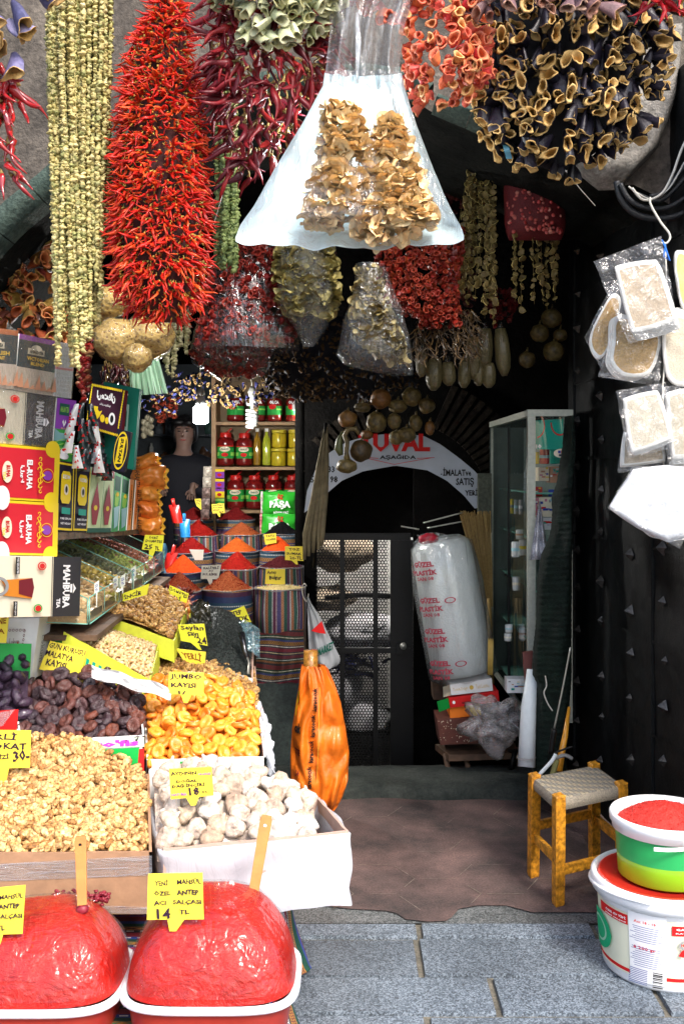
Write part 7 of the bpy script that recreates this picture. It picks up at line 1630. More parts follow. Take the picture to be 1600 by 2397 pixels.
def padmesh(poly, Y, th, m, edge, inset=.86, mb=None):
    n = len(poly); c = np.mean(poly, 0); b = mb or MB(); rings = []
    for sc, dy in ((1, th / 2), (1.0, 0), (.985, -th * .35), (inset, -th * .5), (inset * .97, -th * .42), (.72, -th * .5), (.5, -th * .55), (.25, -th * .56), (0.02, -th * .58)):
        rings.append([tuple((lambda w: w + Vector((0, dy + (th * .5 * mnoise.noise(w * 26) + th * .25 * mnoise.noise(w * 70)) * (sc < .99), 0)))(P(*(c + (np.array(p) - c) * sc), Y))) for p in poly])
    v = [p for r_ in rings for p in r_]; f = []; mi = []
    for i in range(len(rings) - 1):
        for j in range(n): f.append((i * n + j, i * n + (j + 1) % n, (i + 1) * n + (j + 1) % n, (i + 1) * n + j)); mi.append(edge if i < 3 else m)
    f.append(tuple(range(n))[::-1]); mi.append(edge); f.append(tuple((len(rings) - 1) * n + j for j in range(n))); mi.append(m)
    return b.add(v, f, mi)
def pack(label, poly, Y, n, dx, dy, mats, round_=False, film=None, th=.010, name='bath_mitt_pack'):
    t = thing(name, P(*max(poly, key=lambda p: p[1]), Y), label, 'bath mitts', 'packs hanging by the iron door')
    base_p = smooth(poly) if round_ else smooth([q for i, p in enumerate(poly) for q in (tuple(np.array(p) * .88 + np.array(poly[i - 1]) * .12), tuple(np.array(p) * .88 + np.array(poly[(i + 1) % len(poly)]) * .12))], 3)
    for k in range(n - 1, -1, -1):
        padmesh([(x + dx * k, y + dy * k) for x, y in base_p], Y + k * th * 1.05, th, 0, 1).build('mitt', mats, t)
    if film:
        b = MB(); q = film
        b.grid(lambda u, v: P(*(np.array(q[0]) * (1 - u) * (1 - v) + np.array(q[1]) * u * (1 - v) + np.array(q[2]) * u * v + np.array(q[3]) * (1 - u) * v), Y - .012) + Vector((0, -.008 * math.sin(u * 3.1) * math.sin(v * 3.1) + .012 * mnoise.noise(Vector((u * 5, v * 5, Y * 9))), 0)), 24, 24); b.build('film', PACKF, t)
    return t
pack('long oval loofah pad in film at the far left of the hanging packs', [(1432, 688), (1452, 702), (1440, 760), (1418, 822), (1398, 842), (1380, 815), (1382, 780), (1405, 730)], 3.16, 1, 0, 0, [LOOFP, PIPING], True, [(1435, 660), (1462, 700), (1404, 862), (1366, 790)])
pack('rounded tan loofah pads in film under the top stack of mitts', [(1440, 740), (1500, 745), (1543, 775), (1540, 830), (1515, 878), (1460, 882), (1428, 850), (1432, 800)], 3.12, 3, -5, 3, [LOOFP, PIPING], True, [(1450, 700), (1552, 770), (1540, 905), (1398, 882)])
pack('grey linen mitts hanging right of the tan loofah pads', [(1552, 750), (1600, 735), (1650, 780), (1645, 880), (1590, 905), (1556, 870)], 3.1, 4, 3, -4, [LINEN2, PIPING], True)
pack('yellowish folded mitts high at the right picture edge', [(1578, 592), (1600, 590), (1640, 620), (1650, 740), (1600, 730), (1580, 650)], 3.12, 3, 4, 0, [mat('yellow_linen', (.72, .6, .2), .8, .15, 120, .3), PIPING], True)
pack('top stack of beige linen mitts with white edges', [(1436, 622), (1536, 606), (1582, 752), (1478, 782)], 3.0, 6, 2.0, 3.5, [LINEN, PIPING], False, [(1388, 612), (1546, 552), (1590, 775), (1470, 805)])
pack('beige linen mitts of the middle tier, white piping on the right', [(1456, 932), (1538, 912), (1572, 1028), (1476, 1062)], 3.0, 3, 2, 3, [LINEN2, PIPING], False, [(1440, 915), (1556, 895), (1590, 1045), (1470, 1072)])
pack('pale mitts of the middle tier at the right picture edge', [(1556, 918), (1640, 905), (1660, 1060), (1572, 1078)], 3.03, 4, 0, 6, [LINEN2, PIPING], False, [(1548, 905), (1650, 895), (1668, 1075), (1562, 1090)])
pack('small lower pack of linen mitts behind the middle tier', [(1458, 1010), (1550, 1035), (1556, 1078), (1450, 1092)], 3.08, 2, 0, 3, [LINEN, PIPING], False, [(1462, 980), (1560, 1030), (1560, 1085), (1444, 1108)])
pack('big white towelling pack, the lowest one', [(1425, 1187), (1482, 1098), (1560, 1088), (1660, 1100), (1665, 1240), (1560, 1265), (1490, 1232)], 3.05, 2, 2, 5, [WTOW, WTOW], False, [(1420, 1190), (1478, 1092), (1680, 1096), (1590, 1285)], th=.02)
pack('white towelling pack behind the big one at the right picture edge', [(1566, 1080), (1640, 1075), (1700, 1180), (1650, 1262), (1590, 1250)], 3.1, 2, 3, 4, [WTOW, WTOW], False, th=.02)
pack('tan pad peeping out under the big white pack', [(1500, 1232), (1540, 1225), (1572, 1248), (1560, 1262), (1520, 1256)], 3.1, 1, 0, 0, [LOOFP, PIPING], True)
cord('blue tie knotted on the wire hook', [P(1548, 562, 3.1), P(1556, 580, 3.05), P(1566, 610, 3.0), P(1552, 600, 3.05), P(1556, 572, 3.1)], .003, mat('blue_string', (.02, .15, .6), .5, 0))
cord('dark cord holding the tiers of mitt packs together', [P(1556, 570, 3.2), P(1562, 760, 3.14), P(1550, 900, 3.1), P(1552, 1090, 3.1)], .0025)

# glass cabinet with teal poster
XC, YN, YF, ZB, ZT = .872, 4.6, 5.78, .385, 1.797; XR = PX(1328, YN)
t = thing('glass_cabinet', (1.0, 5.2, .05), 'tall glass display cabinet with a pale metal frame and a teal panel at its top', 'cabinet')
FR = mat('cabinet_frame', (.42, .44, .38), .4, .15, 60, .1, metal=.3)
b = MB()
for (x, y) in ((XC, YN), (XR, YN), (XC, YF)): b.box((x, y, (ZB + ZT) / 2), (.035 if y == YN else .012, .035 if y == YN else .012, ZT - ZB))
b.build('frame_post', FR, t, False); b = MB()
b.box(((XC + XR) / 2, YN, ZT + .016), (XR - XC + .04, .036, .03)); b.box((XC, (YN + YF) / 2 + .02, ZT + .016), (.03, YF - YN, .03)); b.box((XC, (YN + YF) / 2, ZB + .01), (.02, YF - YN, .02)); b.build('frame_rail', FR, t, False)
CGL = plastic('cabinet_glass', (.4, .6, .55), .03, .30, 2, .02)
b = MB(); b.add([(XC - .004, YN + .02, ZB + .02), (XC - .004, YF, ZB + .02), (XC - .004, YF, ZT), (XC - .004, YN + .02, ZT)], [(0, 1, 2, 3)]); b.build('side_glass', CGL, t, False)
b = MB(); b.add([(XC, YN - .004, ZB), (XR, YN - .004, ZB), (XR, YN - .004, ZT), (XC, YN - .004, ZT)], [(0, 1, 2, 3)]); b.build('front_glass', CGL, t, False)
b = MB(); b.box((XC - .003, 5.19, (ZB + ZT) / 2), (.012, .014, ZT - ZB - .04)); b.box((XC - .016, 5.19, PZ(1347, 5.19)), (.012, .05, .01)); b.build('door_edge', DKMET, t, False)
CDK = mat('cabinet_back', (.10, .13, .12), .6, .3, 6)
b = MB(); b.box((XR + .02, (YN + YF) / 2 + .05, (ZB + ZT) / 2), (.01, YF - YN, ZT - ZB)); b.box((XC + .1, YF + .03, (ZB + ZT) / 2), (.22, .01, ZT - ZB)); b.build('back_panel', CDK, t, False)
for z in (.42, .72, .98, 1.22, 1.44): b = MB(); b.box(((XC + XR) / 2 + .01, 5.2, z), (XR - XC - .05, YF - YN - .12, .008)); b.build('shelf', GEDGE, t, False)
f = Face(P(1251, 984, YN + .02), P(1326, 980, YN + .02), P(1326, 1052, YN + .02), P(1251, 1052, YN + .02)); f.rect(0, 0, 1, 1, TEAL); f.ring(.05, .2, .26, .42, .035, REDI, a0=-1.2, a1=1.5); f.ring(.78, .1, .3, .45, .035, REDI, a0=0, a1=3.14); f.text('10', .02, .82, .2, .98, WHITE, .06); f.build('teal_panel', t)
b = MB(); b.tube([(XC + .05, 5.07 + .05, .05), (XC - .02, 5.05, ZB)], .014, 8); b.tube([(XR, 5.0, .05), (XR, 5.0, ZB)], .014, 8); b.tube([P(1188, 1757, 4.95), P(1322, 1757, 4.95)], .007, 6); b.tube([P(1192, 1812, 4.95), P(1204, 1757, 4.95)], .013, 6); b.build('stand_leg', DKMET, t)
tints = [REDI, TEAL, ink('pink_print', (.6, .2, .3)), ink('sky_print', (.35, .6, .65)), YEL, CREAM, BLU, WHITE, ink('print_brown', (.5, .25, .15)), GREY]
rc = random.Random(4)
def gbox(label, x0, y0, x1, y1, Y, m, kind='box'):
    if kind == 'box':
        t = thing('small_carton', P((x0 + x1) / 2, y1, Y), label, 'carton', 'small goods in the glass cabinet'); o, f = box_from('carton', t, P(x0, y0, Y), P(x1, y0, Y), P(x1, y1, Y), P(x0, y1, Y), .08, m)
        for k in range(9): u, v = rc.random() * .8, rc.random() * .85; f.rect(u, v, min(1, u + rc.uniform(.1, .4)), min(1, v + rc.uniform(.05, .15)), rc.choice(tints))
        f.build('print', t)
    else:
        c = P((x0 + x1) / 2, y1, Y); r = (x1 - x0) / 2 * Y / FPX; h = (y1 - y0) * Y / FPX; t = thing('cup' if kind == 'cup' else 'tin', c, label, kind, 'small goods in the glass cabinet'); b = MB(); b.lathe([(0, 0), (r * .9, 0), (r, h * .1), (r, h * .96), (r * .92, h), (r * .9, h * .9), (0, h * .85)], c, 22); b.build('vessel', m, t)
        b = MB(); b.lathe([(r * 1.01, h * .4), (r * 1.01, h * .6)], c, 22); b.build('band', rc.choice(tints), t)
CER = mat('ceramic', (.6, .62, .6), .25, .05, coat=.5)
gbox('red tin next to the yellow one under the teal panel', 1262, 1052, 1284, 1086, 4.72, REDI, 'tin'); gbox('yellow green tin at the frame post', 1250, 1058, 1261, 1086, 4.72, YEL, 'tin'); gbox('big teal tin behind the oval tag', 1286, 1050, 1318, 1086, 4.76, TEAL, 'tin')
gbox('cream carton on the second shelf', 1260, 1094, 1284, 1126, 4.75, CREAM); gbox('brown carton on the second shelf', 1286, 1092, 1310, 1130, 4.75, ink('print_brown', (.5, .25, .15)))
gbox('red and blue carton on the third shelf', 1248, 1140, 1268, 1162, 4.7, REDI); gbox('blue tin on the third shelf', 1282, 1146, 1296, 1162, 4.7, BLU, 'tin'); gbox('cream card box with handwriting behind the net', 1260, 1164, 1294, 1210, 4.68, CREAM); gbox('pink and blue carton by the frame post', 1247, 1166, 1260, 1206, 4.68, tints[2]); gbox('dotted blue and white carton above the wrapped pack', 1247, 1212, 1290, 1240, 4.68, WHITE); gbox('small red carton by the frame post', 1247, 1244, 1262, 1262, 4.68, REDI)
for i, (a, y0, y1, nm) in enumerate(((1196, 1168, 1202, 'yellow band'), (1206, 1170, 1203, 'grey'), (1217, 1170, 1204, 'farther grey'))): gbox(['yellow green slim jar through the side glass', 'first grey slim jar through the side glass', 'second grey slim jar through the side glass'][i], a - 4, y0, a + 5, y1, 5.25 - i * .12, [YEL, GREY, GREY][i], 'tin')
for i, (a, y0, y1) in enumerate(((1205, 1268, 1304), (1222, 1262, 1300), (1207, 1350, 1382), (1190, 1462, 1480), (1188, 1482, 1500), (1222, 1470, 1496), (1215, 1240, 1262))): gbox(['striped white cup in the upper left of the side glass', 'white cup beside the striped one', 'clear tumbler by the glass clip', 'white saucer on top of the low stack', 'lower white saucer of the stack', 'white bowl beside the saucers', 'topmost white cup behind the frame post'][i], a - 9, y0, a + 9, y1, 5.0, CER, 'cup')
gbox('white confectionery box on the cabinet floor', 1186, 1590, 1232, 1622, 4.85, WHITE)
b = MB(); b.grid(lambda u, v: P(1262 + 26 * (u - .5) * (.15 + 1.6 * v), 1175 + 135 * v, 4.52 + .02 * math.sin(u * 14) + .01 * math.sin(v * 20)), 18, 20)
tag(b.build('wrapped_trinkets', mat('speckled_wrap', [(.6, .65, .75), (.5, .5, .55)], .3, .6, 130, .5, 60, coat=.5), None), 'fan shaped clear pack of speckled trinkets hanging before the cabinet', 'pack')
t = thing('oval_tag', P(1312, 1060, 4.5), 'cream oval paper tag stuck to the cabinet beside the net', 'tag'); b = MB(); b.lathe([(0, 0), (.034, 0)], n=24, M=aim(P(1312, 1061, 4.55), (0, -1, 0)), sy=.6); b.build('tag_paper', CREAM, t); f = Face(P(1296, 1050, 4.548), P(1326, 1050, 4.548), P(1326, 1074, 4.548), P(1296, 1074, 4.548)); f.rect(.3, .2, .5, .45, BLU); f.rect(.52, .2, .85, .45, REDI); f.rect(.35, .55, .8, .75, NAVY); f.build('print', t)

# dark green net roll, boards and sticks beside the door
NETG = stone_mat('green_netting', (.002, .005, .004), (.008, .02, .013), 10, 120, .9, .2, .7)
sil = [(975, 1322, 1337), (1050, 1316, 1338), (1130, 1303, 1338), (1165, 1290, 1338), (1200, 1292, 1338), (1235, 1290, 1338), (1260, 1284, 1338), (1300, 1266, 1338), (1360, 1256, 1337), (1450, 1255, 1336), (1520, 1247, 1334), (1580, 1246, 1334), (1600, 1256, 1332), (1700, 1250, 1326), (1800, 1243, 1322), (1845, 1243, 1318)]
b = MB()
def netf(u, v):
    py = 975 + 870 * v; a, c = interp(sil, py); an = math.pi * (u * 1.1 - .05); p = P((a + c) / 2 - (c - a) / 2 * math.cos(an), py, 4.42); k = .10
    p.y -= k * math.sin(an) + .003 * math.sin(v * 420 + u * 6) + .006 * mnoise.noise(Vector((u * 6, v * 70, 0))) + .03 * mnoise.noise(Vector((u * 4, v * 6, 5))); p.x += .0025 * mnoise.noise(Vector((v * 160, 1, 2))); return p
b.grid(netf, 26, 240); tag(b.build('netting_roll', NETG, None), 'tall bunched roll of dark green shade netting beside the iron door', 'netting')
hose('short white cord dangling on the green netting', [(1275, 1582), (1278, 1605), (1272, 1622), (1280, 1645), (1292, 1664)], 4.28, .0028, STRING, 'loose_cord', 'cord')
t = thing('white_panel_roll', P(1225, 1800, 4.5), 'white tube like roll leaning between the cabinet and the netting', 'roll'); b = MB(); b.tube([P(1246, 1568, 4.46), P(1236, 1660, 4.42), P(1231, 1795, 4.36)], [.026, .034, .038], 20); b.build('roll_body', mat('white_sheet', (.62, .68, .7), .45, .06), t)
b = MB(); b.tube([P(1231, 1770, 4.355), P(1231, 1774, 4.355)], .0408, 20, cap=False); b.build('tape_band', GREY, t)
b = MB(); b.hexa([P(1223, 1527, 4.55), P(1246, 1524, 4.55), P(1240, 1625, 4.5), P(1230, 1625, 4.5)], [p + Vector((0, .02, 0)) for p in (P(1223, 1527, 4.55), P(1246, 1524, 4.55), P(1240, 1625, 4.5), P(1230, 1625, 4.5))])
tag(b.build('rusty_board', mat('rust_paint', (.12, .02, .012), .6, .3), None, False), 'rust red board end beside the cabinet post', 'board')
hose('thin grey metal rod leaning on the door edge', [(1334, 1515), (1318, 1600), (1296, 1706)], 4.25, .004, SILV, 'metal_rod', 'rod')
hose('black grip of the leaning rod', [(1296, 1706), (1288, 1765)], 4.24, .012, DKMET, 'rod_grip', 'rod')
t = thing('broom_handle', P(1308, 1806, 4.2), 'yellow wooden broom handle leaning on the iron door', 'broom handle'); b = MB(); b.tube([P(1331, 1655, 4.3), P(1322, 1720, 4.25), P(1312, 1770, 4.22), P(1306, 1806, 4.2)], [.006, .012, .015, .016], 12); b.build('handle', YWOOD, t)
hose('white plastic spout end by the stool', [(1248, 1828), (1268, 1806), (1290, 1782), (1300, 1765)], 4.1, .008, mat('white_sheet', (.62, .68, .7)), 'plastic_spout', 'spout')
hose('short olive stick behind the stool', [(1288, 1832), (1296, 1800), (1302, 1778)], 4.12, .012, mat('olive_stick', (.2, .2, .07), .6, .2), 'short_stick', 'stick')
hose('thin bent wire arm over the short olive stick', [(1296, 1775), (1300, 1762), (1325, 1752), (1338, 1748)], 4.1, .004, DKMET, 'bent_wire', 'wire')
hose('grey rubber tube end against the door', [(1298, 1776), (1320, 1768), (1338, 1776)], 4.12, .008, mat('grey_rubber', (.2, .2, .19), .6, .1), 'rubber_tube', 'tube')

# ------------------------------------------------------------------ stool
SL, SF, SB = Vector((.729, 3.80, 0)), Vector((.770, 3.55, 0)), Vector((1.0, 3.95, 0)); SR = SF + (SB - SL)
t = thing('wooden_stool', (SL + SB + SF + SR) / 4, 'small yellow wooden stool with a grey woven rope seat', 'stool'); HS_ = .372
YW_ = mat('stool_yellow', [(.62, .27, .018), (.54, .22, .014)], .5, .7, 60, .25, 70)
ctr = (SL + SB + SF + SR) / 4; ex = (SB - SL).normalized(); ey = (SL - SF).normalized()
for p in (SL, SF, SB, SR):
    b = MB(); top = p + (ctr - p) * .03; q = []
    for z, s, c in ((0, .019, p), (.012, .021, p), (.36, .0225, top), (.385, .021, top), (.392, .017, top)): q += [c + ex * s * a + ey * s * d + Vector((0, 0, z)) for a, d in ((-1, -1), (1, -1), (1, 1), (-1, 1))]
    b.add([tuple(x) for x in q], [(i * 4 + j, i * 4 + (j + 1) % 4, i * 4 + 4 + (j + 1) % 4, i * 4 + 4 + j) for i in range(4) for j in range(4)] + [(16, 17, 18, 19), (3, 2, 1, 0)]); b.build('leg', YW_, t, False, .002)
for a, c, z in ((SL, SF, .155), (SL, SB, .19), (SF, SR, .12), (SB, SR, .17)):
    b = MB(); d = (c - a).normalized(); m_ = (a + c) / 2 + Vector((0, 0, z)); L = (c - a).length; ang = math.atan2(d.y, d.x); b.box(m_, (L - .03, .018, .034), Euler((0, 0, ang))); b.build('stretcher', YW_, t, False, .0015)
def weave_mat():
    m, nt, b = base('rope_weave'); uv = nt.nodes.new('ShaderNodeTexCoord').outputs['UV']; s = nt.nodes.new('ShaderNodeSeparateXYZ'); nt.links.new(uv, s.inputs[0])
    k = 17
    u, v = math_n(nt, 'MULTIPLY', s.outputs[0], k), math_n(nt, 'MULTIPLY', s.outputs[1], k)
    w = math_n(nt, 'FRACT', math_n(nt, 'MULTIPLY', math_n(nt, 'ADD', math_n(nt, 'FLOOR', u), math_n(nt, 'MULTIPLY', math_n(nt, 'FLOOR', v), 1)), .25)); over = math_n(nt, 'LESS_THAN', w, .5)
    fu = math_n(nt, 'PINGPONG', u, .5); fv = math_n(nt, 'PINGPONG', v, .5); hh = math_n(nt, 'ADD', math_n(nt, 'MULTIPLY', over, math_n(nt, 'SUBTRACT', fu, fv)), math_n(nt, 'MULTIPLY', math_n(nt, 'SUBTRACT', 1.0, over), fv))
    fib = noise_n(nt, 260, 3, .6); col = mixc(nt, over, (.40, .34, .24), (.27, .25, .21)); r = ramp(nt, [(.02, .25), (.16, 1)]); nt.links.new(math_n(nt, 'MINIMUM', fu, fv), r.inputs[0]); col = mixc(nt, .8, col, r.outputs[0], 'MULTIPLY')
    rr = ramp(nt, [(.3, .6), (.7, 1.3)]); nt.links.new(fib, rr.inputs[0]); col = mixc(nt, 1.0, col, rr.outputs[0], 'MULTIPLY'); nt.links.new(col, b.inputs['Base Color']); b.inputs['Roughness'].default_value = .85
    bump_n(nt, b, math_n(nt, 'ADD', hh, math_n(nt, 'MULTIPLY', fib, .3)), .8, .006); return m
WV = weave_mat(); b = MB()
def seat(u, v):
    p = (SF.lerp(SR, u)).lerp(SL.lerp(SB, u), v); o = (p - ctr) * 1.02; e = min(u, 1 - u, v, 1 - v); z = HS_ - .004 * math.sin(u * 3.14) * math.sin(v * 3.14) * 2 + (.003 if e < .02 else .006); return (ctr.x + o.x, ctr.y + o.y, z)
b.grid(seat, 20, 20); b.build('woven_seat', WV, t); b = MB()
for a, c in ((SF, SR), (SL, SF), (SB, SL), (SR, SB)):
    a2, c2 = ctr + (a - ctr) * 1.03, ctr + (c - ctr) * 1.03; o_ = ((a + c) / 2 - ctr).normalized() * .007
    b.grid(lambda u, v: tuple(a2.lerp(c2, .07 + .86 * u) + o_ * math.sin(v * 3.14) + Vector((0, 0, HS_ + .004 - .042 * v + .0012 * math.sin(u * 130)))), 60, 6)
b.build('seat_edge', mat('rope_edge', [(.30, .26, .2)], .9, .4, 220, .6, 240), t)
for p in (SL, SF, SB, SR):
    b = MB(); c = p + (ctr - p) * .03; b.box((c.x, c.y, .3865), (.036, .036, .006), Euler((0, 0, math.atan2(ex.y, ex.x)))); b.build('leg_cap', YW_, t, False, .002)

# ------------------------------------------------------------------ two buckets
BWH = mat('bucket_white', (.84, .84, .85), .3, .03, 8, coat=.2); BC = (1.005, 3.12)
t = thing('large_bucket', (BC[0], BC[1], 0), 'large white bucket with red lid and green printed swirls, under the smaller one', 'bucket'); b = MB()
b.lathe([(0, .002), (.178, .002), (.184, .012), (.2, .235), (.203, .24), (.207, .24), (.207, .262)], (BC[0], BC[1], 0), 64); b.build('bucket_body', BWH, t)
b = MB(); b.lathe([(.206, .24), (.218, .243), (.222, .262), (.220, .285), (.212, .291), (.204, .288), (.2, .278)], (BC[0], BC[1], 0), 64); b.build('rim', BWH, t)
RLID = mat('red_lid_plastic', (.62, .03, .018), .3, .12, 5, coat=.3)
b = MB(); b.lathe([(.2, .276), (.196, .287), (.19, .288), (.185, .279), (.17, .278), (.166, .274), (0, .274)], (BC[0], BC[1], 0), 64); b.build('lid', RLID, t)
pts = [(BC[0] - .222 * math.cos(a) , BC[1] - .228 * math.sin(a), .262 + .02 * math.sin(a)) for a in [(-1.5 + k * 2.6 / 16) for k in range(17)]]; b = MB(); b.tube(pts, .006, 8); b.build('carry_handle', BWH, t)
Z1, Z0 = .232, .016; f = CFace((BC[0], BC[1], 0), .2003, .185, Z1, Z0, R(150), R(360)); CRM = ink('label_cream', (.72, .72, .55))
f.rect(0, .05, 1, .93, CRM); f.rect(.0, .85, .345, .90, REDI); f.rect(.50, .84, 1, .89, REDI); f.rect(.345, .0, .50, .97, WHITE)
f.rect(.17, .08, .342, .22, REDI); f.rect(.52, .10, 1, .235, REDI); f.text('GAZİANTEP ÖZEL EV TİPİ', .535, .12, .83, .16, WHITE, .03); f.text('KATKISIZ BİBER SALÇASI', .535, .18, .78, .21, WHITE, .02); f.text('ÖZEL EV TİPİ', .22, .11, .335, .15, WHITE, .03); f.text('BİBER SALÇASI', .22, .17, .335, .2, WHITE, .02)
f.disc(.15, .5, .105, .27, ink('emerald', (.01, .36, .15)), 28); f.ring(.15, .5, .07, .18, .012, ink('mint', (.3, .6, .4)), 24)
f.disc(.78, .6, .135, .22, ink('emerald', (.01, .36, .15)), 28); f.ring(.78, .6, .10, .17, .012, ink('mint', (.3, .6, .4)), 24); f.disc(.82, .6, .07, .15, MAROON, 24)
f.ring(.575, .35, .028, .07, .01, GREY, 18); f.text('HELAL', .555, .33, .595, .37, REDI, .04); f.poly([(.56, .4), (.575, .42), (.565, .52), (.545, .5)], REDI); f.poly([(.58, .42), (.593, .4), (.61, .5), (.59, .52)], REDI)
f.text('Acı: 18 - 18', .375, .08, .46, .12, REDI, .03); f.text('8 200 gr', .37, .44, .46, .5, REDI, .04)
rt = random.Random(9)
for k in range(20):
    if 7 < k < 10: continue
    w = rt.uniform(.08, .13); f.rect(.422 - w / 2, .16 + k * .028, .422 + w / 2, .168 + k * .028, ink('text_blue', (.1, .12, .3)))
for k in range(9): f.rect(.36, .74 + k * .022, .43, .75 + k * .022, ink('text_blue', (.1, .12, .3))); f.rect(.45, .74 + k * .022, .485, .74 + .018 * rt.random() + k * .022 + .004, BLACK)
f.build('printed_label', t)
t = thing('small_bucket', (BC[0], BC[1], .28), 'smaller green and lime bucket of bright red paste standing on the larger bucket', 'bucket'); C2 = (BC[0] + .012, BC[1] + .01, .279)
GB = mat('bucket_green', (.02, .36, .09), .3, .06, 6, coat=.2); LB = mat('bucket_lime', (.26, .58, .02), .3, .06, 6, coat=.2)
b = MB(); b.lathe([(0, .001), (.14, .001), (.146, .006), (.150, .068), (.1501, .069), (.156, .165), (.157, .175)], C2, 64, [1, 1, 1, 1, 0, 0]); b.build('bucket_body', [GB, LB], t)
b = MB(); b.lathe([(.156, .145), (.164, .147), (.166, .165), (.172, .17), (.173, .188), (.168, .196), (.161, .194), (.156, .178), (.148, .14)], C2, 64, fn=lambda a, z, r: 1); b.build('rim', BWH, t)
f = CFace(C2, .1572, .1495, .146, .006, R(180), R(360)); f.rect(.40, .0, .416, 1, ink('mint', (.3, .6, .4))); f.rect(.14, .05, .34, .08, WHITE); f.rect(.16, .11, .34, .125, WHITE); f.text('NET 9000 g', .18, .2, .33, .28, BLACK, .04)
for k in range(7): f.rect(.17, .34 + k * .045, .36, .35 + k * .045, DKG)
f.rect(.245, .7, .35, .96, CREAM); f.disc(.16, .74, .02, .05, REDI, 10); f.disc(.21, .76, .02, .06, LGRN, 10)
for k in range(4): f.rect(.26, .74 + k * .05, .335, .755 + k * .05, GREY)
f.poly([(.72, .72), (.8, .62), (.95, .6), (.9, .7), (.75, .8)], ORG); f.build('printed_label', t)
b = MB(); b.grid(lambda u, v: (C2[0] + (.04 + .10 * u - .13) * 1, C2[1] - .165 - .008 + .03 * abs(u - .45) ** 2, C2[2] + .148 - .012 * v), 8, 2); b.build('pull_tab', BWH, t)
BRP = mat('bright_red_paste', [(.62, .03, .02)], .6, .35, 150, .6, 220); b = MB(); rb_ = random.Random(2)
def bp(u, v): a = 2 * math.pi * u; r_ = .152 * v * (1 + .03 * math.sin(a * 5) * v); x, y = C2[0] + r_ * math.cos(a), C2[1] + r_ * math.sin(a); return (x, y, C2[2] + .168 + .055 * (1 - v ** 1.7) + .005 * mnoise.noise(Vector((x * 60, y * 60, 0))) - .012 * max(0, v - .9) * 10 * (.5 + .5 * math.sin(a * 3)))
b.grid(bp, 60, 24, flip=True)
for i in range(900): u, v = rb_.random(), rb_.random() ** .5; b.add(*flake.arr()[:3], aim(Vector(bp(u, v)) + Vector((0, 0, .001)), (rb_.gauss(0, 1), rb_.gauss(0, 1), 1), rb_.random() * 6, rb_.uniform(.6, 1.3)))
tag(b.build('red_paste', BRP, None), 'bright red paste heaped in the smaller green bucket', 'paste')

# ------------------------------------------------------------------ orange sack, market bag, umbrella
OS = mat('orange_sack', [(.78, .17, .008)], .5, .3, 9, .7, 20, coat=.1)
t = thing('orange_sack', P(745, 1895, 4.45), 'tall orange woven plastic sack lettered karacocuk standing before the stairs', 'sack')
sil = [(1556, 706, 760), (1564, 704, 768), (1600, 700, 784), (1640, 693, 797), (1700, 684, 808), (1760, 680, 817), (1820, 680, 814), (1860, 690, 802), (1885, 715, 790), (1897, 745, 780)]
b = MB()
def osk(u, v):
    py = 1556 + 341 * v; a, c = interp(sil, py); an = 2 * math.pi * u; m_ = (a + c) / 2; h = (c - a) / 2; p = P(m_ + h * math.cos(an), py, 4.45); w = (c - a) / 137
    p.y -= (.09 * w * math.sin(an) + .05 * abs(mnoise.noise(Vector((math.cos(an) * 2.5, v * 5, 1)))) + .022 * abs(mnoise.noise(Vector((math.cos(an) * 3 + v * 2, v * 4, 4)))) + .006 * math.sin(an * 7 + v * 8)) * (1 if v < .95 else .6); return p
b.grid(osk, 90, 80); b.build('sack_body', OS, t)
f = Face(*[P(x, y, 4.45) + Vector((0, -.1, 0)) for x, y in ((690, 1600), (760, 1600), (760, 1880), (690, 1880))])
class OFace(Face):
    def pts(s, uv, off):
        uv = np.asarray(uv, float); out = []
        for u_, v_ in uv:
            px, py = 690 + 70 * u_, 1600 + 280 * v_; a, c = interp(sil, py); k = (px - (a + c) / 2) / ((c - a) / 2); an = math.acos(max(-.99, min(.99, k))); q = Vector(osk(an / (2 * math.pi), (py - 1556) / 341)); out.append((q.x, q.y - .002 - off, q.z))
        return np.array(out)
f.__class__ = OFace
def up(body, u0, v0, u1, v1, m, bold=.03):
    g, fs = glyphs(body, bold, 0); a, b_ = g[:, 0], 1 - g[:, 1]; f.k += 1; f.mb.add(f.pts(np.stack([u0 + (u1 - u0) * b_, v1 - (v1 - v0) * a], 1), f.step * f.k), fs, f.mi(m))
for k in range(5): up('karacocuk', .60 - .06 * k, .01 + .21 * k, .76 - .06 * k, .19 + .21 * k, BLACK)
f.poly([(.02, .06), (.18, .03), (.2, .2), (.02, .25)], ink('leaf_yellow', (.7, .45, .01))); f.poly([(.04, .1), (.12, .06), (.16, .14), (.06, .18)], REDI); f.text('cuk', .0, .30, .22, .38, BLACK, .06); f.text('TE', .02, .5, .2, .55, MAROON, .05); f.text('54', .04, .68, .16, .73, MAROON, .03); f.line([(.84, 0), (.8, .5), (.7, 1)], .012, ink('seam', (.75, .5, .05))); f.build('lettering', t)
b = MB(); b.tube([P(727, 1600, 4.45), P(727, 1522, 4.45)], [.034, .032], 16); tag(b.build('wrapped_sticks', mat('amber_sticks', [(.45, .2, .03)], .25, .6, 60, .3, coat=.6), None), 'bundle of amber sticks in film poking out of the orange sack', 'sticks')
MBG = plastic('market_film', (.42, .44, .46), .72, .25, 22, .25, (1, 1, .3)); t = thing('market_bag', P(760, 1562, 5.0), 'small grey carrier bag hanging from a hook beside the sacks', 'carrier bag'); b = MB()
ml_ = [(1398, 718, 722), (1412, 719, 728), (1450, 720, 752), (1500, 722, 776), (1540, 724, 796), (1555, 735, 794), (1563, 750, 780)]
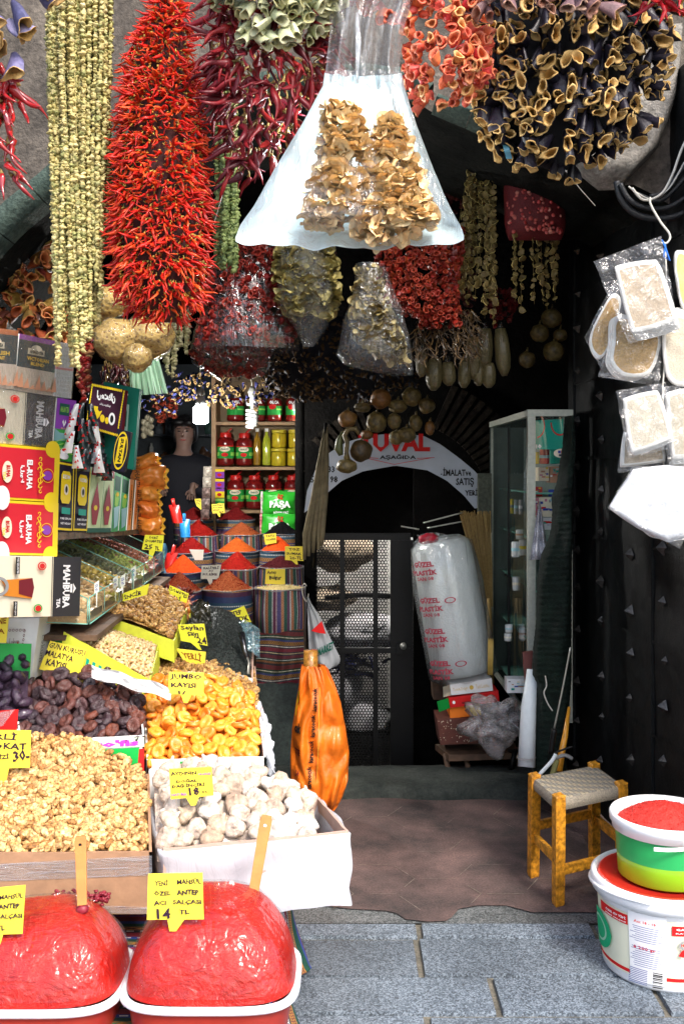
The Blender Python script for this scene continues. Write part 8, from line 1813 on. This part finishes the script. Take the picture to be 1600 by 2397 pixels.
for k in (1, -1): b.grid(lambda u, v: P((lambda a, c: a + (c - a) * u)(*interp(ml_, 1398 + 165 * v)), 1398 + 165 * v, 5.0) + Vector((0, -k * .04 * max(0, math.sin(u * 3.14)) * v + .01 * math.sin(u * 14) * (1 - v * .5), 0)), 16, 24)
b.build('bag_film', MBG, t); f = Face(*[P(x, y, 4.955) for x, y in ((728, 1475), (790, 1475), (790, 1560), (728, 1560))]); f.poly([(0, .02), (.4, -.25), (.55, .1), (.3, .08)], REDI); f.text('MARKET', .25, .5, .85, .72, DKG, .05, slope=-.2); f.build('lettering', t)
hose('bent wire hook beside the bulgur sack', [(717, 1372), (712, 1366), (707, 1375), (708, 1392), (716, 1408), (720, 1400), (722, 1390)], 5.05, .003, SILV, 'wire_hook', 'hook')
UMB = mat('umbrella_cloth', [(.16, .13, .07), (.22, .18, .1)], .8, .3, 30, .3); t = thing('folded_parasol', P(725, 1300, 5.2), 'folded tan parasol hanging against the wall beside the shelf unit', 'parasol')
for i, (x0, x1) in enumerate(((758, 712), (761, 722), (763, 733), (766, 745), (770, 752))): b = MB(); b.tube([P(760 + i * 1.5, 1000, 5.2), P(x0 * .75 + x1 * .25, 1080, 5.18 + .01 * (i % 2)), P((x0 + x1) / 2, 1160, 5.16), P(x1 + 2, 1250, 5.15 + .02 * (i % 2)), P(x1, 1310 - i * 8, 5.16)], [.004, .012, .018, .016, .01], 10, sq=.6); b.build('cloth_fold', UMB, t)
b = MB(); b.tube([P(762, 990, 5.2), P(735, 1330, 5.19)], .008, 8); b.build('pole', DKMET, t)

# ------------------------------------------------------------------ bubble wrap roll and what lies under it
def bubble():
    m, nt, b = base('bubble_wrap'); tc = nt.nodes.new('ShaderNodeTexCoord').outputs['Object']; vo = nt.nodes.new('ShaderNodeTexVoronoi'); vo.inputs['Scale'].default_value = 95; nt.links.new(tc, vo.inputs['Vector'])
    b.inputs['Base Color'].default_value = (.66, .72, .72, 1); b.inputs['Roughness'].default_value = .3; b.inputs['Coat Weight'].default_value = .5; bump_n(nt, b, vo.outputs['Distance'], .5, .006); return m
YR = 5.15; t = thing('bubble_wrap_roll', P(1078, 1580, YR), 'big roll of bubble wrap in a clear red printed bag leaning before the gate', 'roll'); b = MB(); A_, B_ = P(1030, 1268, YR), P(1082, 1572, YR); q = YR / FPX
b.tube([A_.lerp(B_, s) for s in (-.01, .02, .06, .5, .95, 1.0)], [58 * q, 66 * q, 70 * q, 73 * q, 72 * q, 66 * q], 44); b.build('bubble_wrap', bubble(), t)
b = MB(); b.tube([A_.lerp(B_, s) for s in (-.03, .02, .3, .7, 1.02, 1.06)], [50 * q, 72 * q, 80 * q, 80 * q, 80 * q, 60 * q], 44, cap=False)
for v in b.v: v += .008 * np.sin(v[:, [0]] * 60 + v[:, [2]] * 9) * np.array([[1, 1, 0]])
b.grid(lambda u, v: P(975 + 75 * u - 10 * v + 4 * math.sin(v * 9), 1246 + 34 * v + 8 * (1 - math.sin(u * 3.14)), YR - .03 - .06 * math.sin(u * 3.1) * v + .02 * math.sin(u * 25)), 24, 8); b.build('clear_bag', plastic('roll_film', (.85, .88, .9), .12, .38, 16, .12, (1, 1, .3)), t)
dn = (B_ - A_).normalized(); rt_ = Vector((-dn.z, 0, dn.x))
rt_ = rt_ if rt_.x > 0 else -rt_
class RFace(Face):
    def pts(s, uv, off):
        uv = np.asarray(uv, float); out = []
        for u_, v_ in uv: a = (u_ - .5) * math.pi; p = A_.lerp(B_, v_) + rt_ * math.sin(a) * (82 * q + off) + Vector((0, -math.cos(a) * (82 * q + off), 0)); out.append(tuple(p))
        return np.array(out)
f = RFace(A_, B_, B_ + Vector((.1, 0, 0)), A_ + Vector((.1, 0, 0))); PR = ink('bag_red', (.42, .06, .09))
for k, v0 in enumerate((.10, .37, .60, .84)):
    f.text('GÜZEL', .16, v0, .38, v0 + .05, PR, .05); f.text('PLASTİK', .14, v0 + .06, .40, v0 + .11, PR, .05); f.text('SAN 08', .18, v0 + .12, .36, v0 + .15, PR, .03)
    if k in (1, 3): f.ring(.47, v0 + .04, .05, .022, .012, PR, 16)
f.build('print', t); b = MB(); b.ell(P(1003, 1262, YR - .05), (.05, .02, .03), 14, 8, amp=.5); b.build('red_knot', mat('red_knot', (.4, .01, .03), .4, .3, 40), t)
REED = mat('reed', [(.30, .18, .05), (.42, .28, .09), (.2, .12, .03)], .7, .3, 100); t = thing('reed_broom', P(1140, 1560, 5.4), 'reed broom standing upside down behind the bubble wrap roll', 'broom'); b = MB(); rb2 = random.Random(6)
for i in range(150): u = rb2.uniform(-1, 1); b.tube([P(1112 + 35 * u + rb2.uniform(-2, 2), 1203 + rb2.uniform(-8, 10), 5.4 + rb2.uniform(-.04, .04)), P(1126 + 24 * u, 1300, 5.4 + rb2.uniform(-.03, .03)), P(1143 + 9 * u, 1420, 5.4)], [.0028, .0025, .002], 4)
b.build('bristles', REED, t, False); b = MB(); b.tube([P(1143, 1400, 5.4), P(1150, 1600, 5.35)], .014, 8); b.build('handle', REED, t)
b = MB()
for i in range(8): b.tube([P(1142 + i * 1.6, 1494 + 3 * (i % 3), 5.0), P(1141 + i * 1.5, 1580, 5.0)], .0022, 5)
tag(b.build('cane_sticks', mat('cane', (.5, .34, .08), .5, .2), None), 'short upright bundle of thin yellow canes beside the cabinet', 'canes')
b = MB(); b.hexa([P(1118, 1108, 5.5), P(1150, 1108, 5.5), P(1150, 1247, 5.5), P(1118, 1245, 5.5)], [p + Vector((0, .03, 0)) for p in (P(1118, 1108, 5.5), P(1150, 1108, 5.5), P(1150, 1247, 5.5), P(1118, 1245, 5.5))]); tag(b.build('wall_board', stone_mat('grey_board', (.08, .09, .07), (.14, .15, .12), 8, 60, .2), None, False), 'grey green board fixed beside the arched sign', 'board')
for k, (a, c, lb) in enumerate((((990, 1224), (1082, 1200), 'upper thin metal rod crossing over the roll'), ((1000, 1236), (1080, 1221), 'lower thin metal rod crossing over the roll'), ((938, 1232), (980, 1239), 'short metal rod left of the other two'))): hose(lb, [a, c], 5.35, .004, SILV, 'metal_rod', 'rod')
t = thing('low_bench', P(1120, 1790, 5.15), 'low worn wooden bench carrying the crate and boxes', 'bench'); b = MB(); b.hexa([P(1018, 1742, 5.2), P(1238, 1738, 5.2), P(1225, 1762, 4.95), P(1050, 1768, 4.95)], [p + Vector((0, 0, -.03)) for p in (P(1018, 1742, 5.2), P(1238, 1738, 5.2), P(1225, 1762, 4.95), P(1050, 1768, 4.95))]); b.build('bench_top', WOODD, t, False)
for x, y in ((1047, 1796), (1094, 1798), (1215, 1796)): b = MB(); b.tube([P(x - 6, 1764, 5.03), P(x, y, 5.0), P(x + 2, y + 20, 5.0)], .014, 6); b.build('leg', WOODD, t)
def simple_box(name, label, tl, tr, br, bl, Y, dep, m, art=None, cat='box', side=None):
    c = [P(*q_, Y) for q_ in (tl, tr, br, bl)]; t = thing(name, (c[2] + c[3]) / 2, label, cat); o, f = box_from('carton', t, *c, dep, m, .001); (art and art(f)); f.build('print', t)
    if side: f2 = Face(P(*side[0], Y + .1), c[0] + Vector((-.001, 0, 0)), c[3] + Vector((-.001, 0, 0)), P(*side[1], Y + .1)); f2.rect(0, 0, 1, 1, side[2]); f2.build('side_print', t)
MRD = mat('crate_paint', (.10, .025, .015), .7, .3, 30)
def art_crate(f):
    r_ = random.Random(3)
    for k in range(70): u, v = r_.random() * .95, r_.random() * .94; f.poly([(u, v), (u + r_.uniform(.005, .04), v + r_.uniform(-.01, .02)), (u + r_.uniform(0, .03), v + r_.uniform(.01, .05))], CREAM, 1 + k % 3)
simple_box('scuffed_crate', 'scuffed dark red wooden crate on the low bench', (1022, 1684), (1124, 1680), (1128, 1740), (1030, 1744), 5.0, .2, MRD, art_crate, 'crate')
simple_box('orange_carton', 'orange yellow carton between the crate and the red box', (1050, 1656), (1122, 1648), (1126, 1674), (1053, 1682), 5.02, .16, ORG, lambda f: f.poly([(.5, 0), (1, 0), (1, 1), (.7, 1)], YEL))
simple_box('red_date_box', 'flat red box with a white dot, under the white confectionery box', (1049, 1634), (1165, 1617), (1168, 1643), (1053, 1657), 5.0, .2, REDI, lambda f: (f.disc(.09, .5, .03, .17, WHITE, 12), f.text('NATURAL MEDJOUL DATES', .25, .55, .78, .85, BLACK, .02), f.rect(.45, .12, .65, .4, MAROON)), side=((1022, 1642), (1027, 1667), GRN))
simple_box('white_sweet_box', 'flat white Turkish Delight box on top of the pile', (1052, 1603), (1150, 1588), (1153, 1617), (1055, 1628), 5.0, .2, CARDW, lambda f: (f.text('Turkish Delight', .06, .35, .42, .75, GOLD, 0, .05), f.text('Türk Lokumu', .6, .3, .92, .7, GOLD, 0, .05), f.disc(.5, .5, .05, .2, GOLD, 10)), side=((1036, 1608), (1037, 1632), CREAM))
simple_box('wooden_block', 'old wooden box end behind the white confectionery box', (1010, 1578), (1062, 1574), (1062, 1640), (1014, 1638), 5.3, .12, WOODD)
t = thing('rope_spool', P(1095, 1596, 5.2), 'white spool of twine under the bubble wrap roll', 'spool'); b = MB(); c = P(1094, 1600, 5.22); b.lathe([(0, 0), (.08, 0), (.082, .012), (.078, .02), (.082, .03), (.078, .042), (.082, .05), (.078, .06), (.06, .07)], c, 30); b.build('twine', mat('twine', (.5, .5, .47), .8, .3, 120, .5), t)
b = MB(); c0_ = P(1150, 1690, 4.85); b.ell((0, 0, 0), (.135, .09, .105), 40, 26, amp=.9, fq=22, seed=3, M=Matrix.Translation(c0_)); tag(b.build('clear_plastic_bag', plastic('limp_film', (.6, .55, .55), .22, .4, 22, .12, (1, 1, 1)), None), 'large limp clear plastic bag lying on the low bench', 'plastic bag')
b = MB(); b.tube([P(1175, 1672, 4.8), P(1216, 1708, 4.74)], .0035, 5); tag(b.build('plastic_straw', CLEARB, None), 'thin clear rod sticking out of the limp bag', 'rod')

# ------------------------------------------------------------------ hanging lamps, the woman, the depth of the shop
def lamp(label, px, y0, ys, yb, ye, Y, lit):
    t = thing('hanging_lamp', P(px, ye, Y), label, 'lamp'); q = Y / FPX; b = MB(); b.tube([P(px - 4, y0, Y), P(px - 2, (y0 + ys) / 2, Y), P(px, ys, Y)], .0022, 5); b.build('cable', STRING, t)
    b = MB(); b.lathe([(0, 0), (9 * q, 0), (10 * q, 8 * q), (8 * q, (yb - ys) * q * .7), (4 * q, (yb - ys) * q), (0, (yb - ys) * q)], P(px, yb, Y), 16); b.build('socket', mat('socket', (.2, .2, .18), .5, .1), t)
    b = MB(); b.lathe([(13 * q, 0), (14 * q, 6 * q), (12 * q, 16 * q), (7 * q, 24 * q)], P(px, yb + 24, Y), 20, cap=True); b.build('ballast', mat('ballast_white', (.4, .41, .43), .35, 0), t)
    if lit:
        for k in range(6):
            a = k * 1.047; r = 12 * q; b = MB(); c = P(px, yb + 24, Y) + Vector((r * math.cos(a), r * math.sin(a), 0)); b.tube([c, c + Vector((0, 0, -(ye - yb - 26) * q)), c * 1.0 + Vector((-.3 * r * math.cos(a), -.3 * r * math.sin(a), -(ye - yb - 24) * q))], 5.5 * q, 8); b.build('glass_tube', LIT, t)
    else:
        b = MB(); n = 90; b.tube([P(px, yb + 30 + (ye - yb - 32) * k / n, Y) + Vector((12 * q * math.cos(k * .34), 12 * q * math.sin(k * .34), 0)) for k in range(n)], 3.6 * q, 8); b.tube([P(px, yb + 20, Y), P(px, yb + 36, Y)], 3.6 * q, 8); b.build('glass_spiral', mat('tube_white', (.4, .41, .4), .4, 0), t)
LIT = emis('lit_tube', (1, .98, .94), 300)
lamp('lit energy saving lamp glowing white beside the woman', 470, 790, 905, 930, 988, 5.5, True)
lamp('unlit white spiral lamp in front of the jar shelf', 590, 880, 905, 926, 1004, 5.9, False)
# woman: one continuous body grown from a skeleton
def skin_body(name, nodes, edges, m, parent, sub=2):
    me = bpy.data.meshes.new(name); me.from_pydata([tuple(n[0]) for n in nodes], edges, []); o = bpy.data.objects.new(name, me); COL.objects.link(o)
    md = o.modifiers.new('skin', 'SKIN'); sv = me.skin_vertices[0].data
    for i, n in enumerate(nodes): sv[i].radius = (n[1], n[2] if len(n) > 2 else n[1])
    sv[0].use_root = True; md.use_smooth_shade = True; s_ = o.modifiers.new('sub', 'SUBSURF'); s_.levels = sub; s_.render_levels = sub
    bpy.context.view_layer.update(); dg = bpy.context.evaluated_depsgraph_get(); m2 = bpy.data.meshes.new_from_object(o.evaluated_get(dg)); o.modifiers.clear(); o.data = m2; m2.materials.clear(); m2.materials.append(m)
    if parent: adopt(o, parent)
    return o
slab('shop_floor_step', (PX(425, 7.5), 7.7, .1), (1.2, 1.0, .16)); YP = 7.5; hp = P(433, 1016, YP); W0 = Vector((P(425, 1180, YP).x, YP, 0)); zz = lambda z: Vector((W0.x, YP, z + .17))
t = thing('person', zz(.03), 'woman in a long dark coat with dark hair, bending slightly towards the spices', 'person')
SKIN = mat('skin', (.26, .155, .12), .5, .08, 30, sss=.15); COAT = mat('dark_coat', (.004, .0045, .011), .8, .3, 60)
sh = zz(1.42) + Vector((.02, -.02, 0)); nk = Vector((hp.x - .01, YP - .02, 1.70))
hd = hp + Vector((0, -.02, 0))
def V(x, y, z): return Vector((x, y, z))
nodes = [(zz(.98), .13, .10), (zz(1.2), .12, .09), (sh, .13, .09), (nk, .05, .05), (hd - V(0, 0, .05), .062, .07), (hd + V(0, .0, .02), .078, .088), (hd + V(0, .01, .07), .06, .07),
         (zz(.95) + V(-.09, 0, -.05), .085), (zz(.5) + V(-.1, 0, 0), .055), (zz(.1) + V(-.1, 0, 0), .04), (zz(.95) + V(.09, 0, -.05), .085), (zz(.5) + V(.1, 0, 0), .055), (zz(.1) + V(.1, 0, 0), .04),
         (sh + V(-.17, 0, -.02), .055), (sh + V(-.2, -.03, -.28), .042), (V(P(388, 1120, YP).x, YP - .12, PZ(1125, YP)), .028), (sh + V(.17, 0, -.02), .055), (sh + V(.22, -.03, -.28), .042), (V(P(456, 1132, YP).x, YP - .14, PZ(1132, YP)), .028),
         (zz(.05) + V(-.1, -.14, 0), .035), (zz(.05) + V(.1, -.14, 0), .035)]
edges = [(0, 1), (1, 2), (2, 3), (3, 4), (4, 5), (5, 6), (0, 7), (7, 8), (8, 9), (0, 10), (10, 11), (11, 12), (2, 13), (13, 14), (14, 15), (2, 16), (16, 17), (17, 18), (9, 19), (12, 20)]
for wi, s in ((15, -1), (18, 1)):
    w = nodes[wi][0]; pc = len(nodes); nodes.append((w + V(.01 * s, -.02, -.05), .026, .014)); edges.append((wi, pc))
    for k in range(4): a = len(nodes); nodes += [(w + V((k - 1.5) * .017, -.03, -.085), .008), (w + V((k - 1.5) * .019, -.045, -.115 - .006 * (k in (1, 2))), .0065)]; edges += [(pc, a), (a, a + 1)]
    a = len(nodes); nodes += [(w + V(-.034 * s, -.03, -.06), .009), (w + V(-.04 * s, -.04, -.085), .007)]; edges += [(pc, a), (a, a + 1)]
body = skin_body('body', nodes, edges, SKIN, t)
cn = [(zz(.98), .19, .15), (zz(1.2), .18, .15), (sh + V(0, 0, .04), .19, .15), (nk - V(0, .01, .02), .088, .085), (zz(.7), .22, .17), (zz(.42), .24, .18), (sh + V(-.18, 0, -.01), .085), (sh + V(-.21, -.03, -.28), .062), (nodes[15][0].lerp(sh + V(-.2, -.03, -.28), .12), .048), (sh + V(.18, 0, -.01), .085), (sh + V(.23, -.03, -.28), .062), (nodes[18][0].lerp(sh + V(.22, -.03, -.28), .12), .048)]
skin_body('coat', cn, [(0, 1), (1, 2), (2, 3), (0, 4), (4, 5), (2, 6), (6, 7), (7, 8), (2, 9), (9, 10), (10, 11)], COAT, t)
HAIR = mat('dark_hair', (.008, .007, .008), .45, .3, 80); b = MB(); b.ell(hd + V(0, .04, .05), (.092, .09, .098), 22, 16, amp=.12, fq=30); b.ell(hd + V(-.035, -.03, .085), (.055, .05, .03), 14, 8, amp=.1); b.ell(hd + V(.04, -.03, .08), (.05, .05, .03), 14, 8, amp=.1); b.ell(hd + V(.02, .09, .0), (.07, .05, .08), 14, 10); b.ell(hd + V(-.075, .02, .01), (.022, .05, .07), 10, 8); b.ell(hd + V(.078, .02, .01), (.022, .05, .07), 10, 8); b.build('hair', HAIR, t)
EY = mat('eye_dark', (.015, .01, .01), .3, 0); LIP = mat('lips', (.35, .08, .07), .5, 0)
for s in (-1, 1):
    b = MB(); b.ell(hd + V(.030 * s, -.072, .018), (.013, .008, .006), 12, 8); b.build('eye', EY, t); b = MB(); b.ell(hd + V(.031 * s, -.077, .036), (.018, .005, .0035), 10, 6); b.build('eyebrow', HAIR, t); b = MB(); b.ell(hd + V(.08 * s, .01, .005), (.009, .018, .026), 10, 8); b.build('ear', SKIN, t)
b = MB(); b.tube([hd + V(0, -.078, .025), hd + V(0, -.092, .002), hd + V(0, -.098, -.012), hd + V(0, -.082, -.02)], [.007, .010, .014, .008], 10); b.build('nose', SKIN, t); b = MB(); b.ell(hd + V(0, -.078, -.047), (.024, .008, .0065), 14, 8); b.build('mouth', LIP, t)
# shelves glinting in the depth
t = thing('far_shelf', (PX(390, 8.8), 8.8, .03), 'dim shelf of small glinting goods far at the back of the shop', 'shelf'); b = MB()
for py in (1020, 1080, 1140, 1200): b.box((PX(350, 8.8), 8.8, PZ(py, 8.8)), (1.1, .3, .02))
b.box((PX(350, 8.8), 8.98, 1.3), (1.2, .04, 2.4)); b.build('shelf_boards', mat('dark_blue_board', (.02, .03, .04), .6, .3), t, False)
rq = random.Random(12)
for i in range(34):
    px, py = rq.uniform(322, 500), rq.choice((1020, 1080, 1140, 1200)); c = P(px, py, 8.75); h = rq.uniform(.08, .17); r_ = rq.uniform(.02, .045); b = MB(); b.lathe([(0, 0.01), (r_, .01), (r_, h * .75), (r_ * .5, h * .85), (r_ * .5, h), (0, h)], c, 12)
    tag(b.build('far_jar', mat('far_jar%d' % (i % 4), [(.12, .14, .16), (.3, .32, .3), (.1, .05, .03), (.06, .12, .1)][i % 4], .2, .2, coat=.6), None), 'small dim jar on the far shelf behind the woman', 'jar', 'dim jars on the far shelf')
t = thing('foil_strip', P(487, 1210, 6.3), 'vertical strip of brown and clear foil packets beside the shelf post', 'packets')
for k, m_ in enumerate((mat('strip_light', [(.4, .36, .3)], .3, .7, 50, .5, coat=.4), MATS['strip_light'], mat('strip_brown', [(.10, .04, .03), (.3, .26, .24)], .3, .8, 70, .6, coat=.5), MATS['strip_brown'], MATS['strip_brown'])): b = MB(); b.grid(lambda u, v: P(476 + 20 * u - k * 1.5 + (6 if k > 2 else 0) * 0, 1092 + k * 25 + 24 * v, 6.3 - .03 * math.sin(u * 3.1) * math.sin(v * 3.1)), 8, 8); b.build('packet', m_, t)
